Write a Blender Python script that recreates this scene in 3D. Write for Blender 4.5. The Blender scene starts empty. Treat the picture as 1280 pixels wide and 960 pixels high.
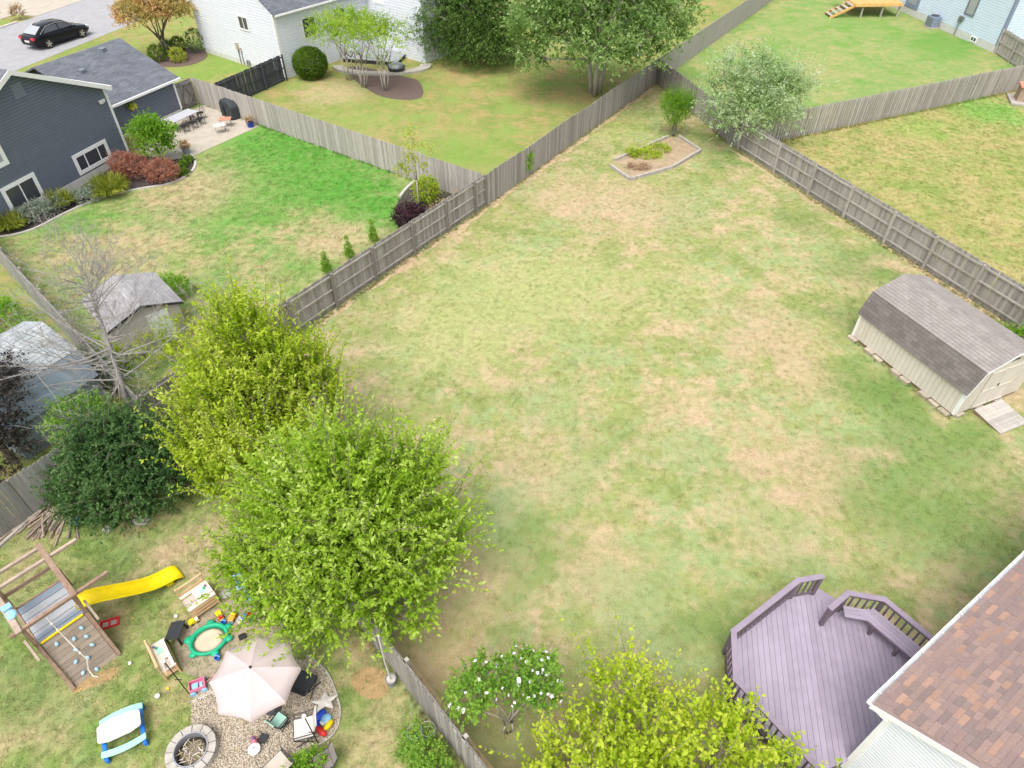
import bpy, math, random
import numpy as np
from mathutils import Vector, Matrix

random.seed(7)
R = math.radians
scene = bpy.context.scene
col = scene.collection

# ---------------------------------------------------------------- camera
cam_d = bpy.data.cameras.new('camera')
cam = bpy.data.objects.new('camera', cam_d)
col.objects.link(cam)
cam.location = (0, 0, 18.3)
cam.rotation_euler = (R(47.0), 0, 0)
cam_d.sensor_width = 36.0
cam_d.lens = 36.0 * 850.0 / 1280.0
cam_d.clip_start = 0.1
cam_d.clip_end = 2000
scene.camera = cam

# ---------------------------------------------------------------- world, sun, exposure
SUN_EL, SUN_AZ = R(64), R(200)          # bright overcast; what direction the light has comes from behind and left of the camera
world = bpy.data.worlds.new('World')
scene.world = world
world.use_nodes = True
wn = world.node_tree.nodes
wl = world.node_tree.links
wn.clear()
sky = wn.new('ShaderNodeTexSky')
sky.sky_type = 'NISHITA'
sky.sun_disc = False
sky.sun_elevation = SUN_EL
sky.sun_rotation = SUN_AZ
sky.dust_density = 4.0
sky.ozone_density = 1.0
hs = wn.new('ShaderNodeHueSaturation')
hs.inputs['Saturation'].default_value = 0.30
bg = wn.new('ShaderNodeBackground')
bg.inputs['Strength'].default_value = 0.15
wo = wn.new('ShaderNodeOutputWorld')
wl.new(sky.outputs[0], hs.inputs['Color'])
wl.new(hs.outputs[0], bg.inputs['Color'])
wl.new(bg.outputs[0], wo.inputs['Surface'])
sun_d = bpy.data.lights.new('sun', 'SUN')
sun_d.energy = 1.15
sun_d.angle = R(40)
sun_d.color = (1.0, 0.96, 0.90)
sun = bpy.data.objects.new('sun', sun_d)
col.objects.link(sun)
sun_dir = Vector((math.sin(SUN_AZ) * math.cos(SUN_EL), math.cos(SUN_AZ) * math.cos(SUN_EL), math.sin(SUN_EL)))
sun.rotation_euler = sun_dir.to_track_quat('Z', 'Y').to_euler()
sun.location = (0, 0, 60)
scene.view_settings.view_transform = 'Standard'
scene.view_settings.look = 'None'
scene.view_settings.gamma = 1.0
scene.view_settings.use_curve_mapping = False
scene.view_settings.exposure = 0.91

# ---------------------------------------------------------------- materials
M = {}


def _new(name):
    m = bpy.data.materials.new(name)
    m.use_nodes = True
    nt = m.node_tree
    for n in list(nt.nodes):
        nt.nodes.remove(n)
    out = nt.nodes.new('ShaderNodeOutputMaterial')
    b = nt.nodes.new('ShaderNodeBsdfPrincipled')
    nt.links.new(b.outputs[0], out.inputs['Surface'])
    M[name] = m
    return m, nt, b, out


def _noise(nt, vec, scale, detail=4, rough=0.6):
    n = nt.nodes.new('ShaderNodeTexNoise')
    n.inputs['Scale'].default_value = scale
    n.inputs['Detail'].default_value = detail
    n.inputs['Roughness'].default_value = rough
    if vec is not None:
        nt.links.new(vec, n.inputs['Vector'])
    return n.outputs['Fac']


def _ramp(nt, fac, stops):
    r = nt.nodes.new('ShaderNodeValToRGB')
    e = r.color_ramp.elements
    while len(e) < len(stops):
        e.new(0.5)
    for k, (p, c) in enumerate(stops):
        e[k].position = p
        e[k].color = (*c, 1) if len(c) == 3 else c
    nt.links.new(fac, r.inputs['Fac'])
    return r.outputs['Color']


def _math(nt, op, a, b):
    n = nt.nodes.new('ShaderNodeMath')
    n.operation = op
    for i, x in enumerate((a, b)):
        if isinstance(x, (int, float)):
            n.inputs[i].default_value = x
        else:
            nt.links.new(x, n.inputs[i])
    return n.outputs[0]


def _mix(nt, fac, a, b, mode='MIX'):
    n = nt.nodes.new('ShaderNodeMix')
    n.data_type = 'RGBA'
    n.blend_type = mode
    for s, x in (('Factor', fac), ('A', a), ('B', b)):
        sock = [i for i in n.inputs if i.name == s and (i.type == 'RGBA' if s != 'Factor' else i.type == 'VALUE')][0]
        if isinstance(x, (int, float)):
            sock.default_value = x
        elif isinstance(x, tuple):
            sock.default_value = (*x, 1)
        else:
            nt.links.new(x, sock)
    return [o for o in n.outputs if o.type == 'RGBA'][0]


def _coords(nt, stretch=(1, 1, 1), world_pos=False):
    if world_pos:
        v = nt.nodes.new('ShaderNodeNewGeometry').outputs['Position']
    else:
        v = nt.nodes.new('ShaderNodeTexCoord').outputs['Object']
    if stretch != (1, 1, 1):
        mp = nt.nodes.new('ShaderNodeMapping')
        mp.inputs['Scale'].default_value = stretch
        nt.links.new(v, mp.inputs['Vector'])
        v = mp.outputs[0]
    return v


def _bump(nt, b, h, strength, dist=0.02):
    n = nt.nodes.new('ShaderNodeBump')
    n.inputs['Strength'].default_value = strength
    n.inputs['Distance'].default_value = dist
    nt.links.new(h, n.inputs['Height'])
    nt.links.new(n.outputs[0], b.inputs['Normal'])


def mat(name, rgb, rough=0.7, var=0.18, scale=6.0, stretch=(1, 1, 1), objvar=0.0, bump=0.0, metal=0.0, dirt=None, spec=0.3, wpos=False):
    m, nt, b, out = _new(name)
    v = _coords(nt, stretch, wpos)
    f = _noise(nt, v, scale, 5, 0.65)
    lo = tuple(c * (1 - var * 1.6) for c in rgb)
    hi = tuple(min(1, c * (1 + var * 1.6)) for c in rgb)
    c = _ramp(nt, f, [(0.25, lo), (0.75, hi)])
    if dirt:
        f2 = _noise(nt, v, scale * 0.23, 5, 0.7)
        k = _ramp(nt, f2, [(0.50, (0, 0, 0)), (0.72, (1, 1, 1))])
        c = _mix(nt, _math(nt, 'MULTIPLY', k, 0.75), c, dirt)
    if objvar:
        oi = nt.nodes.new('ShaderNodeObjectInfo')
        k = _math(nt, 'ADD', _math(nt, 'MULTIPLY', oi.outputs['Random'], 2 * objvar), 1 - objvar)
        h = nt.nodes.new('ShaderNodeHueSaturation')
        nt.links.new(k, h.inputs['Value'])
        nt.links.new(c, h.inputs['Color'])
        c = h.outputs[0]
    nt.links.new(c, b.inputs['Base Color'])
    b.inputs['Roughness'].default_value = rough
    b.inputs['Metallic'].default_value = metal
    b.inputs['Specular IOR Level'].default_value = spec
    if bump:
        _bump(nt, b, f, bump)
    return m


def shingle_mat(name, c1, c2, tab=0.3, course=0.143, bump=0.5):
    m, nt, b, out = _new(name)
    v = _coords(nt)
    br = nt.nodes.new('ShaderNodeTexBrick')
    br.offset = 0.5
    br.inputs['Scale'].default_value = 1.0
    br.inputs['Brick Width'].default_value = tab
    br.inputs['Row Height'].default_value = course
    br.inputs['Mortar Size'].default_value = 0.004
    br.inputs['Color1'].default_value = (*c1, 1)
    br.inputs['Color2'].default_value = (*c2, 1)
    br.inputs['Mortar'].default_value = (*[x * 0.45 for x in c1], 1)
    nt.links.new(v, br.inputs['Vector'])
    f = _noise(nt, v, 1.1, 5, 0.7)
    k = _ramp(nt, f, [(0.25, (0.78, 0.78, 0.78)), (0.75, (1.18, 1.18, 1.18))])
    g = _noise(nt, v, 55, 3, 0.6)
    k2 = _ramp(nt, g, [(0.2, (0.8, 0.8, 0.8)), (0.8, (1.2, 1.2, 1.2))])
    c = _mix(nt, 1.0, _mix(nt, 1.0, br.outputs['Color'], k, 'MULTIPLY'), k2, 'MULTIPLY')
    nt.links.new(c, b.inputs['Base Color'])
    b.inputs['Roughness'].default_value = 0.9
    b.inputs['Specular IOR Level'].default_value = 0.2
    _bump(nt, b, g, bump, 0.01)
    return m


def lawn_mat(name, green, dead, blue, bias=0.5, seed=0.0, lush=None, lush_bias=0.62, spots=(), sharp=0.055):
    """grass whose patches of dead straw, green and blue-green clover follow layered noise over the ground;
    spots are grown-in places (x, y, radius, colour, strength) with ragged edges"""
    m, nt, b, out = _new(name)
    geo = nt.nodes.new('ShaderNodeNewGeometry').outputs['Position']
    mp = nt.nodes.new('ShaderNodeMapping')
    mp.inputs['Location'].default_value = (seed, seed * 1.7, 0)
    mp.inputs['Scale'].default_value = (1, 1, 0.15)
    nt.links.new(geo, mp.inputs['Vector'])
    v = mp.outputs[0]
    n1 = _noise(nt, v, 0.17, 5, 0.6)
    n2 = _noise(nt, v, 0.80, 6, 0.64)
    n5 = _noise(nt, v, 1.9, 6, 0.66)
    n6 = _noise(nt, v, 2.6, 5, 0.66)
    n3 = _noise(nt, v, 3.4, 5, 0.72)
    n4 = _noise(nt, v, 24.0, 4, 0.75)
    s = _math(nt, 'ADD', _math(nt, 'MULTIPLY', n1, 0.34), _math(nt, 'ADD', _math(nt, 'MULTIPLY', n2, 0.54), _math(nt, 'MULTIPLY', n3, 0.12)))
    k = _ramp(nt, s, [(bias - sharp, (0, 0, 0)), (bias, (0.40, 0.40, 0.40)), (bias + sharp * 1.2, (1, 1, 1))])
    c = _mix(nt, k, green, dead)
    c = _mix(nt, _math(nt, 'MULTIPLY', _ramp(nt, n5, [(0.53, (0, 0, 0)), (0.62, (1, 1, 1))]), 0.55), c, dead)
    c = _mix(nt, _math(nt, 'MULTIPLY', _ramp(nt, n6, [(0.54, (0, 0, 0)), (0.66, (1, 1, 1))]), 0.28), c, green)
    nb = _noise(nt, v, 1.5, 6, 0.68)
    nbb = _noise(nt, v, 0.26, 3, 0.5)
    kb = _ramp(nt, _math(nt, 'ADD', _math(nt, 'MULTIPLY', nb, 0.6), _math(nt, 'MULTIPLY', nbb, 0.4)), [(0.50, (0, 0, 0)), (0.58, (1, 1, 1))])
    c = _mix(nt, _math(nt, 'MULTIPLY', kb, 0.8), c, blue)
    if lush:
        nl = _noise(nt, v, 0.5, 6, 0.66)
        kl = _ramp(nt, nl, [(lush_bias - 0.07, (0, 0, 0)), (lush_bias + 0.05, (1, 1, 1))])
        c = _mix(nt, _math(nt, 'MULTIPLY', kl, 0.8), c, lush)
    if spots:
        wn_ = nt.nodes.new('ShaderNodeTexNoise')
        wn_.inputs['Scale'].default_value = 0.8
        wn_.inputs['Detail'].default_value = 5
        nt.links.new(v, wn_.inputs['Vector'])
        vm = nt.nodes.new('ShaderNodeVectorMath')
        vm.operation = 'MULTIPLY_ADD'
        vm.inputs[1].default_value = (4.5, 4.5, 0)
        vm.inputs[2].default_value = (-2.25, -2.25, 0)
        nt.links.new(wn_.outputs['Color'], vm.inputs[0])
        va = nt.nodes.new('ShaderNodeVectorMath')
        va.operation = 'ADD'
        nt.links.new(geo, va.inputs[0])
        nt.links.new(vm.outputs[0], va.inputs[1])
        for (x, y, r, colr, strg) in spots:
            ds_ = nt.nodes.new('ShaderNodeVectorMath')
            ds_.operation = 'DISTANCE'
            ds_.inputs[1].default_value = (x, y, 0)
            nt.links.new(va.outputs[0], ds_.inputs[0])
            mr = nt.nodes.new('ShaderNodeMapRange')
            mr.interpolation_type = 'SMOOTHSTEP'
            mr.inputs['From Min'].default_value = r * 0.25
            mr.inputs['From Max'].default_value = r * 1.25
            mr.inputs['To Min'].default_value = strg
            mr.inputs['To Max'].default_value = 0.0
            nt.links.new(ds_.outputs['Value'], mr.inputs['Value'])
            rag = _ramp(nt, n3, [(0.30, (0.35, 0.35, 0.35)), (0.60, (1, 1, 1))])
            c = _mix(nt, _math(nt, 'MULTIPLY', mr.outputs[0], rag), c, colr)
    kk = _ramp(nt, n3, [(0.28, (0.88, 0.89, 0.87)), (0.72, (1.12, 1.11, 1.13))])
    c = _mix(nt, 1.0, c, kk, 'MULTIPLY')
    k4 = _ramp(nt, n4, [(0.25, (0.78, 0.80, 0.75)), (0.75, (1.22, 1.20, 1.24))])
    c = _mix(nt, 1.0, c, k4, 'MULTIPLY')
    nt.links.new(c, b.inputs['Base Color'])
    b.inputs['Roughness'].default_value = 0.95
    b.inputs['Specular IOR Level'].default_value = 0.1
    _bump(nt, b, n4, 0.6, 0.03)
    return m


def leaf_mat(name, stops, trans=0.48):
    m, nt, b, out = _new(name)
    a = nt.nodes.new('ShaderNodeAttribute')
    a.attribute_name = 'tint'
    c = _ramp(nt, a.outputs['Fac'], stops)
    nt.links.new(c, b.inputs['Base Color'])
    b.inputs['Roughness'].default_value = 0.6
    b.inputs['Specular IOR Level'].default_value = 0.12
    tr = nt.nodes.new('ShaderNodeBsdfTranslucent')
    nt.links.new(c, tr.inputs['Color'])
    mx = nt.nodes.new('ShaderNodeMixShader')
    mx.inputs[0].default_value = trans
    nt.links.new(b.outputs[0], mx.inputs[1])
    nt.links.new(tr.outputs[0], mx.inputs[2])
    nt.links.new(mx.outputs[0], out.inputs['Surface'])
    return m


def glass_mat(name, rgb):
    m, nt, b, out = _new(name)
    b.inputs['Base Color'].default_value = (*rgb, 1)
    b.inputs['Roughness'].default_value = 0.04
    b.inputs['Specular IOR Level'].default_value = 0.8
    return m


# lawns
LUSH = (0.135, 0.220, 0.058)
STRAW = (0.445, 0.335, 0.215)
PALE = (0.350, 0.375, 0.155)
CLOVER = (0.250, 0.320, 0.140)
EARTH = (0.38, 0.285, 0.170)
MAIN_SPOTS = [
    (*(14.08, 19.72), 1.9, LUSH, 0.85), (*(14.97, 17.04), 2.0, LUSH, 0.85), (*(14.63, 18.72), 1.5, LUSH, 0.8), (*(12.34, 14.80), 2.6, LUSH, 0.75), (*(14.71, 13.46), 3.0, LUSH, 0.65), (*(16.92, 16.26), 1.6, LUSH, 0.8),
    (*(16.81, 27.84), 2.2, LUSH, 0.75), (*(15.33, 32.42), 1.8, LUSH, 0.65), (*(12.81, 39.12), 1.7, LUSH, 0.85), (*(9.96, 33.28), 2.0, CLOVER, 0.5), (*(14.75, 23.74), 1.4, LUSH, 0.55),
    (*(6.17, 34.17), 3.6, STRAW, 0.75), (*(2.69, 35.09), 3.0, STRAW, 0.5), (*(10.93, 22.63), 2.6, STRAW, 0.7), (*(11.51, 20.09), 1.8, STRAW, 0.6), (*(9.98, 15.15), 2.2, STRAW, 0.75), (*(12.76, 15.88), 1.1, STRAW, 0.7), (*(2.45, 11.37), 1.6, STRAW, 0.8), (*(0.41, 14.80), 1.6, STRAW, 0.7), (*(-0.97, 11.10), 1.5, STRAW, 0.6), (*(6.31, 17.86), 2.0, STRAW, 0.5),
    (*(-0.73, 25.54), 4.2, PALE, 0.8), (*(-2.71, 22.36), 3.0, PALE, 0.75), (*(2.98, 26.17), 4.0, PALE, 0.65), (*(7.81, 26.17), 3.0, PALE, 0.4),
    (*(-0.39, 13.46), 1.5, CLOVER, 0.8), (*(2.47, 14.80), 1.5, CLOVER, 0.6), (*(3.50, 10.05), 1.8, CLOVER, 0.75), (*(1.53, 18.50), 1.6, CLOVER, 0.5), (*(6.31, 16.26), 1.6, CLOVER, 0.6), (*(9.23, 11.94), 1.2, CLOVER, 0.6), (*(7.88, 13.46), 1.4, CLOVER, 0.5),
    (*(0.50, 11.94), 1.7, LUSH, 0.6), (*(0.00, 10.05), 1.4, LUSH, 0.5), (*(3.44, 16.26), 1.2, LUSH, 0.5), (*(5.67, 9.31), 1.4, LUSH, 0.7), (*(6.42, 45.12), 3.2, (0.30, 0.33, 0.10), 0.6),
    (*(-1.99, 8.61), 1.7, EARTH, 0.8), (*(-1.07, 7.74), 1.5, EARTH, 0.7), (*(0.00, 6.34), 2.2, (0.22, 0.215, 0.095), 0.8)]
lawn_mat('lawn_main', (0.272, 0.300, 0.106), (0.450, 0.350, 0.215), (0.272, 0.342, 0.150), bias=0.505, lush=(0.205, 0.258, 0.078), lush_bias=0.58, sharp=0.052, spots=MAIN_SPOTS)
lawn_mat('lawn_play', (0.215, 0.270, 0.080), (0.400, 0.325, 0.175), (0.210, 0.285, 0.105), bias=0.52, seed=31.0, lush=(0.150, 0.235, 0.055), lush_bias=0.58,
         spots=[(*(-10.08, 12.23), 1.8, STRAW, 0.7), (*(-12.38, 6.92), 1.6, STRAW, 0.5), (*(-3.62, 6.34), 1.4, STRAW, 0.6), (*(-12.11, 11.65), 1.6, LUSH, 0.6), (*(-12.91, 7.95), 1.4, LUSH, 0.7), (*(-11.59, 8.84), 1.0, STRAW, 0.5), (*(-15.07, 11.65), 1.4, EARTH, 0.5)])
VIVID = (0.062, 0.262, 0.024)
lawn_mat('lawn_green', (0.205, 0.285, 0.085), (0.375, 0.320, 0.165), (0.170, 0.285, 0.078), bias=0.500, seed=57.0,
         spots=[(*(-9.14, 36.04), 4.0, VIVID, 0.9), (*(-12.69, 39.66), 4.0, VIVID, 0.9), (*(-15.91, 42.57), 3.6, VIVID, 0.9), (*(-6.93, 33.28), 2.2, VIVID, 0.85), (*(-14.36, 35.09), 3.6, VIVID, 0.6), (*(-14.65, 31.60), 2.4, VIVID, 0.45), (*(-9.93, 28.19), 1.8, VIVID, 0.55), (*(-22.80, 32.01), 1.8, VIVID, 0.5), (*(-13.97, 26.82), 1.6, VIVID, 0.5),
                (*(-18.11, 35.56), 3.0, STRAW, 0.7), (*(-18.79, 30.40), 2.6, STRAW, 0.5), (*(-8.99, 30.40), 2.6, STRAW, 0.5), (*(-22.94, 28.90), 2.2, STRAW, 0.4)])
lawn_mat('lawn_tan', (0.205, 0.235, 0.066), (0.335, 0.262, 0.115), (0.160, 0.240, 0.055), bias=0.490, seed=83.0, lush=(0.215, 0.290, 0.075), lush_bias=0.56,
         spots=[(*(-2.49, 40.79), 4.0, (0.17, 0.285, 0.055), 0.75), (*(-10.82, 45.80), 4.0, (0.20, 0.28, 0.07), 0.5), (*(-23.91, 56.07), 4.0, (0.16, 0.285, 0.05), 0.8), (*(-12.87, 50.94), 3.0, STRAW, 0.7)])
lawn_mat('lawn_far', (0.205, 0.282, 0.088), (0.330, 0.300, 0.135), (0.170, 0.280, 0.078), bias=0.515, seed=111.0, lush=(0.130, 0.265, 0.050), lush_bias=0.58,
         spots=[(*(36.75, 62.04), 4.5, (0.105, 0.250, 0.042), 0.85), (*(32.13, 67.81), 4.0, (0.13, 0.27, 0.055), 0.7), (*(22.99, 55.16), 3.0, (0.33, 0.29, 0.14), 0.5)])
lawn_mat('lawn_yellow', (0.262, 0.285, 0.088), (0.375, 0.318, 0.140), (0.235, 0.285, 0.085), bias=0.490, seed=143.0, lush=(0.190, 0.260, 0.062), lush_bias=0.60,
         spots=[(*(33.17, 47.18), 3.2, (0.14, 0.33, 0.06), 0.85), (*(27.00, 44.47), 2.5, (0.20, 0.35, 0.07), 0.5)])
mat('strip', (0.47, 0.35, 0.22), 0.95, 0.2, 5, bump=0.4, wpos=True)
mat('soil', (0.36, 0.24, 0.115), 0.95, 0.18, 7, bump=0.5, wpos=True)
mat('mulch', (0.060, 0.048, 0.045), 0.95, 0.35, 14, bump=0.8, wpos=True)
mat('mulch_brown', (0.130, 0.092, 0.078), 0.95, 0.3, 10, bump=0.8, wpos=True)
mat('asphalt', (0.315, 0.31, 0.32), 0.9, 0.08, 1.2, wpos=True)
mat('concrete', (0.41, 0.365, 0.30), 0.9, 0.10, 1.6, wpos=True)
mat('kerb', (0.46, 0.43, 0.39), 0.9, 0.12, 4, wpos=True)
mat('gravel_base', (0.31, 0.26, 0.195), 0.95, 0.25, 18, bump=0.8, wpos=True)
mat('dirt', (0.36, 0.295, 0.215), 0.95, 0.18, 5, bump=0.5, wpos=True)
# timber
mat('fence_wood', (0.300, 0.278, 0.256), 0.9, 0.17, 3.0, (9, 9, 0.8), objvar=0.24, bump=0.3, wpos=True, dirt=(0.215, 0.198, 0.180))
mat('fence_pale', (0.390, 0.360, 0.325), 0.9, 0.15, 3.0, (9, 9, 0.8), objvar=0.18, bump=0.3, wpos=True, dirt=(0.31, 0.285, 0.26))
mat('fence_rail', (0.360, 0.332, 0.300), 0.9, 0.16, 3.0, (1, 1, 1), objvar=0.1, wpos=True)
mat('fence_post_dark', (0.195, 0.178, 0.160), 0.9, 0.16, 3.0, (9, 9, 0.8), objvar=0.1, wpos=True)
mat('fence_black', (0.062, 0.068, 0.078), 0.8, 0.2, 3.0, (9, 9, 0.8), objvar=0.25, wpos=True)
mat('fence_mossy', (0.275, 0.268, 0.250), 0.9, 0.18, 3.0, (9, 9, 0.8), objvar=0.22, wpos=True, dirt=(0.19, 0.185, 0.16))
mat('bed_soil', (0.34, 0.25, 0.165), 0.95, 0.2, 3.0, bump=0.4, wpos=True, dirt=(0.22, 0.27, 0.085))
mat('plank_grey', (0.40, 0.37, 0.335), 0.9, 0.16, 4.0, (1, 8, 1), objvar=0.16, bump=0.2)
mat('bed_timber', (0.38, 0.345, 0.31), 0.9, 0.16, 4.0, bump=0.2)
mat('play_wood', (0.27, 0.175, 0.125), 0.8, 0.22, 4.0, (2, 2, 2), objvar=0.12, dirt=(0.34, 0.27, 0.21))
mat('play_wood_pale', (0.36, 0.28, 0.22), 0.85, 0.18, 4.0, objvar=0.12)
mat('play_board', (0.29, 0.235, 0.185), 0.85, 0.16, 5.0, (0.6, 6, 6), objvar=0.16)
mat('roof_board', (0.36, 0.37, 0.39), 0.8, 0.10, 5.0, (0.6, 6, 6), objvar=0.10)
mat('roof_board_blue', (0.20, 0.235, 0.285), 0.8, 0.10, 5.0, (0.6, 6, 6), objvar=0.10)
mat('toy_wood', (0.62, 0.42, 0.24), 0.7, 0.10, 4.0, objvar=0.08)
mat('toy_white', (0.66, 0.58, 0.49), 0.7, 0.05, 4.0)
mat('deck_board', (0.325, 0.275, 0.345), 0.6, 0.09, 2.2, objvar=0.06, wpos=True, dirt=(0.365, 0.315, 0.385))
mat('deck_rail', (0.160, 0.120, 0.150), 0.6, 0.08, 3.0, objvar=0.04)
mat('deck_rail_top', (0.270, 0.220, 0.275), 0.6, 0.08, 3.0)
mat('new_wood', (0.62, 0.36, 0.13), 0.7, 0.15, 4.0, objvar=0.12)
mat('grey_deck', (0.30, 0.31, 0.34), 0.8, 0.1, 3.0, objvar=0.08)
mat('bark', (0.20, 0.165, 0.135), 0.95, 0.25, 8.0, (2, 2, 0.6), bump=0.6)
mat('bark_pale', (0.40, 0.365, 0.32), 0.95, 0.2, 8.0, bump=0.4)
mat('bark_dead', (0.300, 0.280, 0.260), 0.95, 0.22, 8.0, bump=0.4)
mat('log', (0.30, 0.235, 0.19), 0.95, 0.2, 5.0, objvar=0.28)
mat('stone', (0.400, 0.370, 0.330), 0.9, 0.14, 6.0, objvar=0.08, bump=0.3)
mat('rock', (0.38, 0.36, 0.33), 0.9, 0.2, 6.0, bump=0.5)
mat('block', (0.40, 0.345, 0.27), 0.9, 0.16, 5.0, objvar=0.14, bump=0.3)
mat('retaining', (0.36, 0.265, 0.205), 0.9, 0.16, 5.0, objvar=0.12, bump=0.3)
# buildings
mat('siding_slate', (0.135, 0.155, 0.195), 0.6, 0.05, 2.0)
mat('siding_white', (0.660, 0.685, 0.730), 0.55, 0.03, 2.0)
mat('siding_blue', (0.60, 0.69, 0.80), 0.55, 0.03, 2.0)
mat('siding_cream', (0.630, 0.575, 0.500), 0.75, 0.06, 3.0, (1, 1, 0.5), objvar=0.025, wpos=True, dirt=(0.53, 0.48, 0.40))
mat('siding_pink', (0.50, 0.45, 0.42), 0.75, 0.05, 3.0)
mat('barn_metal', (0.27, 0.335, 0.40), 0.6, 0.10, 1.5)
mat('trim_white', (0.80, 0.80, 0.79), 0.5, 0.03, 3.0)
mat('trim_grey', (0.17, 0.19, 0.23), 0.6, 0.05, 3.0)
mat('trim_bluegrey', (0.22, 0.26, 0.36), 0.6, 0.05, 3.0)
mat('foundation', (0.580, 0.570, 0.550), 0.9, 0.08, 3.0)
glass_mat('glass', (0.055, 0.06, 0.075))
glass_mat('glass_pale', (0.34, 0.36, 0.37))
shingle_mat('roof_slate', (0.120, 0.130, 0.152), (0.165, 0.176, 0.200), 0.45, 0.16)
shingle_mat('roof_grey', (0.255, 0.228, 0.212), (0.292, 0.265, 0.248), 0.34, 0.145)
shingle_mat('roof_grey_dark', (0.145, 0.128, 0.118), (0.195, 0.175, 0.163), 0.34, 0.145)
shingle_mat('roof_pale', (0.27, 0.26, 0.27), (0.34, 0.33, 0.33), 0.34, 0.15)
shingle_mat('roof_barn', (0.29, 0.32, 0.34), (0.45, 0.48, 0.49), 0.34, 0.17)
mat('shingle_a', (0.275, 0.196, 0.178), 0.95, 0.10, 30, objvar=0.08, bump=0.5)
mat('shingle_b', (0.305, 0.212, 0.184), 0.95, 0.10, 30, objvar=0.08, bump=0.5)
mat('shingle_c', (0.365, 0.232, 0.176), 0.95, 0.10, 30, objvar=0.12, bump=0.5)
mat('shingle_d', (0.245, 0.182, 0.168), 0.95, 0.10, 30, objvar=0.08, bump=0.5)
# paints and plastics
def plain(name, rgb, rough=0.5, metal=0.0):
    return mat(name, rgb, rough, 0.08, 4.0, metal=metal)
plain('black', (0.018, 0.018, 0.020), 0.5)
plain('black_fabric', (0.035, 0.037, 0.042), 0.85)
plain('cover_black', (0.040, 0.048, 0.054), 0.6)
plain('car_paint', (0.006, 0.007, 0.012), 0.12)
plain('tyre', (0.02, 0.02, 0.02), 0.85)
plain('alloy', (0.55, 0.52, 0.46), 0.35, 0.5)
plain('red_light', (0.55, 0.03, 0.05), 0.2)
plain('lamp_clear', (0.7, 0.72, 0.72), 0.15)
plain('yellow', (0.80, 0.60, 0.01), 0.35)
plain('green_plastic', (0.015, 0.36, 0.19), 0.4)
plain('sand', (0.56, 0.44, 0.33), 0.95)
plain('red', (0.65, 0.03, 0.03), 0.4)
plain('pink', (0.70, 0.20, 0.30), 0.5)
plain('orange', (0.75, 0.33, 0.03), 0.5)
plain('white', (0.78, 0.77, 0.75), 0.5)
plain('table_top', (0.58, 0.55, 0.52), 0.5)
plain('blue', (0.02, 0.17, 0.60), 0.4)
plain('bright_blue', (0.03, 0.09, 0.62), 0.45)
plain('sky_blue', (0.25, 0.50, 0.72), 0.5)
plain('hold_blue', (0.34, 0.52, 0.66), 0.5)
plain('mint', (0.33, 0.64, 0.52), 0.5)
plain('mint_fabric', (0.40, 0.66, 0.57), 0.8)
plain('rope', (0.66, 0.61, 0.54), 0.9)
plain('metal_grey', (0.25, 0.26, 0.27), 0.4, 0.6)
plain('metal_dark', (0.06, 0.06, 0.065), 0.5, 0.3)
plain('taupe', (0.47, 0.40, 0.345), 0.85)
plain('taupe_dark', (0.20, 0.175, 0.16), 0.85)
plain('pale_fabric', (0.57, 0.54, 0.51), 0.85)
def cloth(name, rgb, tr_=0.45):
    m = mat(name, rgb, 0.9, 0.05, 3.0)
    nt = m.node_tree
    b = [n for n in nt.nodes if n.type == 'BSDF_PRINCIPLED'][0]
    out = [n for n in nt.nodes if n.type == 'OUTPUT_MATERIAL'][0]
    tr = nt.nodes.new('ShaderNodeBsdfTranslucent')
    tr.inputs['Color'].default_value = (*rgb, 1)
    mx = nt.nodes.new('ShaderNodeMixShader')
    mx.inputs[0].default_value = tr_
    nt.links.new(b.outputs[0], mx.inputs[1])
    nt.links.new(tr.outputs[0], mx.inputs[2])
    nt.links.new(mx.outputs[0], out.inputs['Surface'])


cloth('canopy', (0.800, 0.680, 0.695))
cloth('canopy_shade_pink', (0.760, 0.640, 0.650))  # shade of the far right canopy panels painted as pinker cloth; tray squares reuse it
plain('cushion', (0.62, 0.58, 0.55), 0.85)
plain('blue_pot', (0.03, 0.05, 0.35), 0.3)
plain('grey_pot', (0.22, 0.24, 0.27), 0.6)
plain('terracotta', (0.48, 0.22, 0.14), 0.7)
plain('table_cloth', (0.40, 0.40, 0.43), 0.8)
plain('ash', (0.20, 0.165, 0.12), 0.95)
plain('straw', (0.45, 0.37, 0.22), 0.95)
plain('gutter_grey', (0.50, 0.51, 0.53), 0.6)
plain('steel', (0.34, 0.35, 0.38), 0.45, 0.5)
plain('petal', (0.80, 0.74, 0.80), 0.6)
plain('plum', (0.20, 0.10, 0.22), 0.6)
plain('skin', (0.62, 0.38, 0.32), 0.7)

# foliage
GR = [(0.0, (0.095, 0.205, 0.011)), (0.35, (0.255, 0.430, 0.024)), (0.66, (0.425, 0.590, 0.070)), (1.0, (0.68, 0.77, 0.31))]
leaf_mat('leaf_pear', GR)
leaf_mat('leaf_gold', [(0.0, (0.115, 0.210, 0.011)), (0.35, (0.320, 0.460, 0.026)), (0.66, (0.500, 0.610, 0.058)), (0.93, (0.67, 0.71, 0.20)), (1.0, (0.66, 0.46, 0.05))])
leaf_mat('leaf_lime', [(0.0, (0.140, 0.250, 0.010)), (0.38, (0.385, 0.530, 0.024)), (0.78, (0.630, 0.710, 0.085)), (1.0, (0.68, 0.52, 0.06))])
leaf_mat('leaf_dark', [(0.0, (0.036, 0.090, 0.030)), (0.55, (0.090, 0.185, 0.058)), (0.85, (0.200, 0.320, 0.110)), (1.0, (0.34, 0.47, 0.17))])
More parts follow.
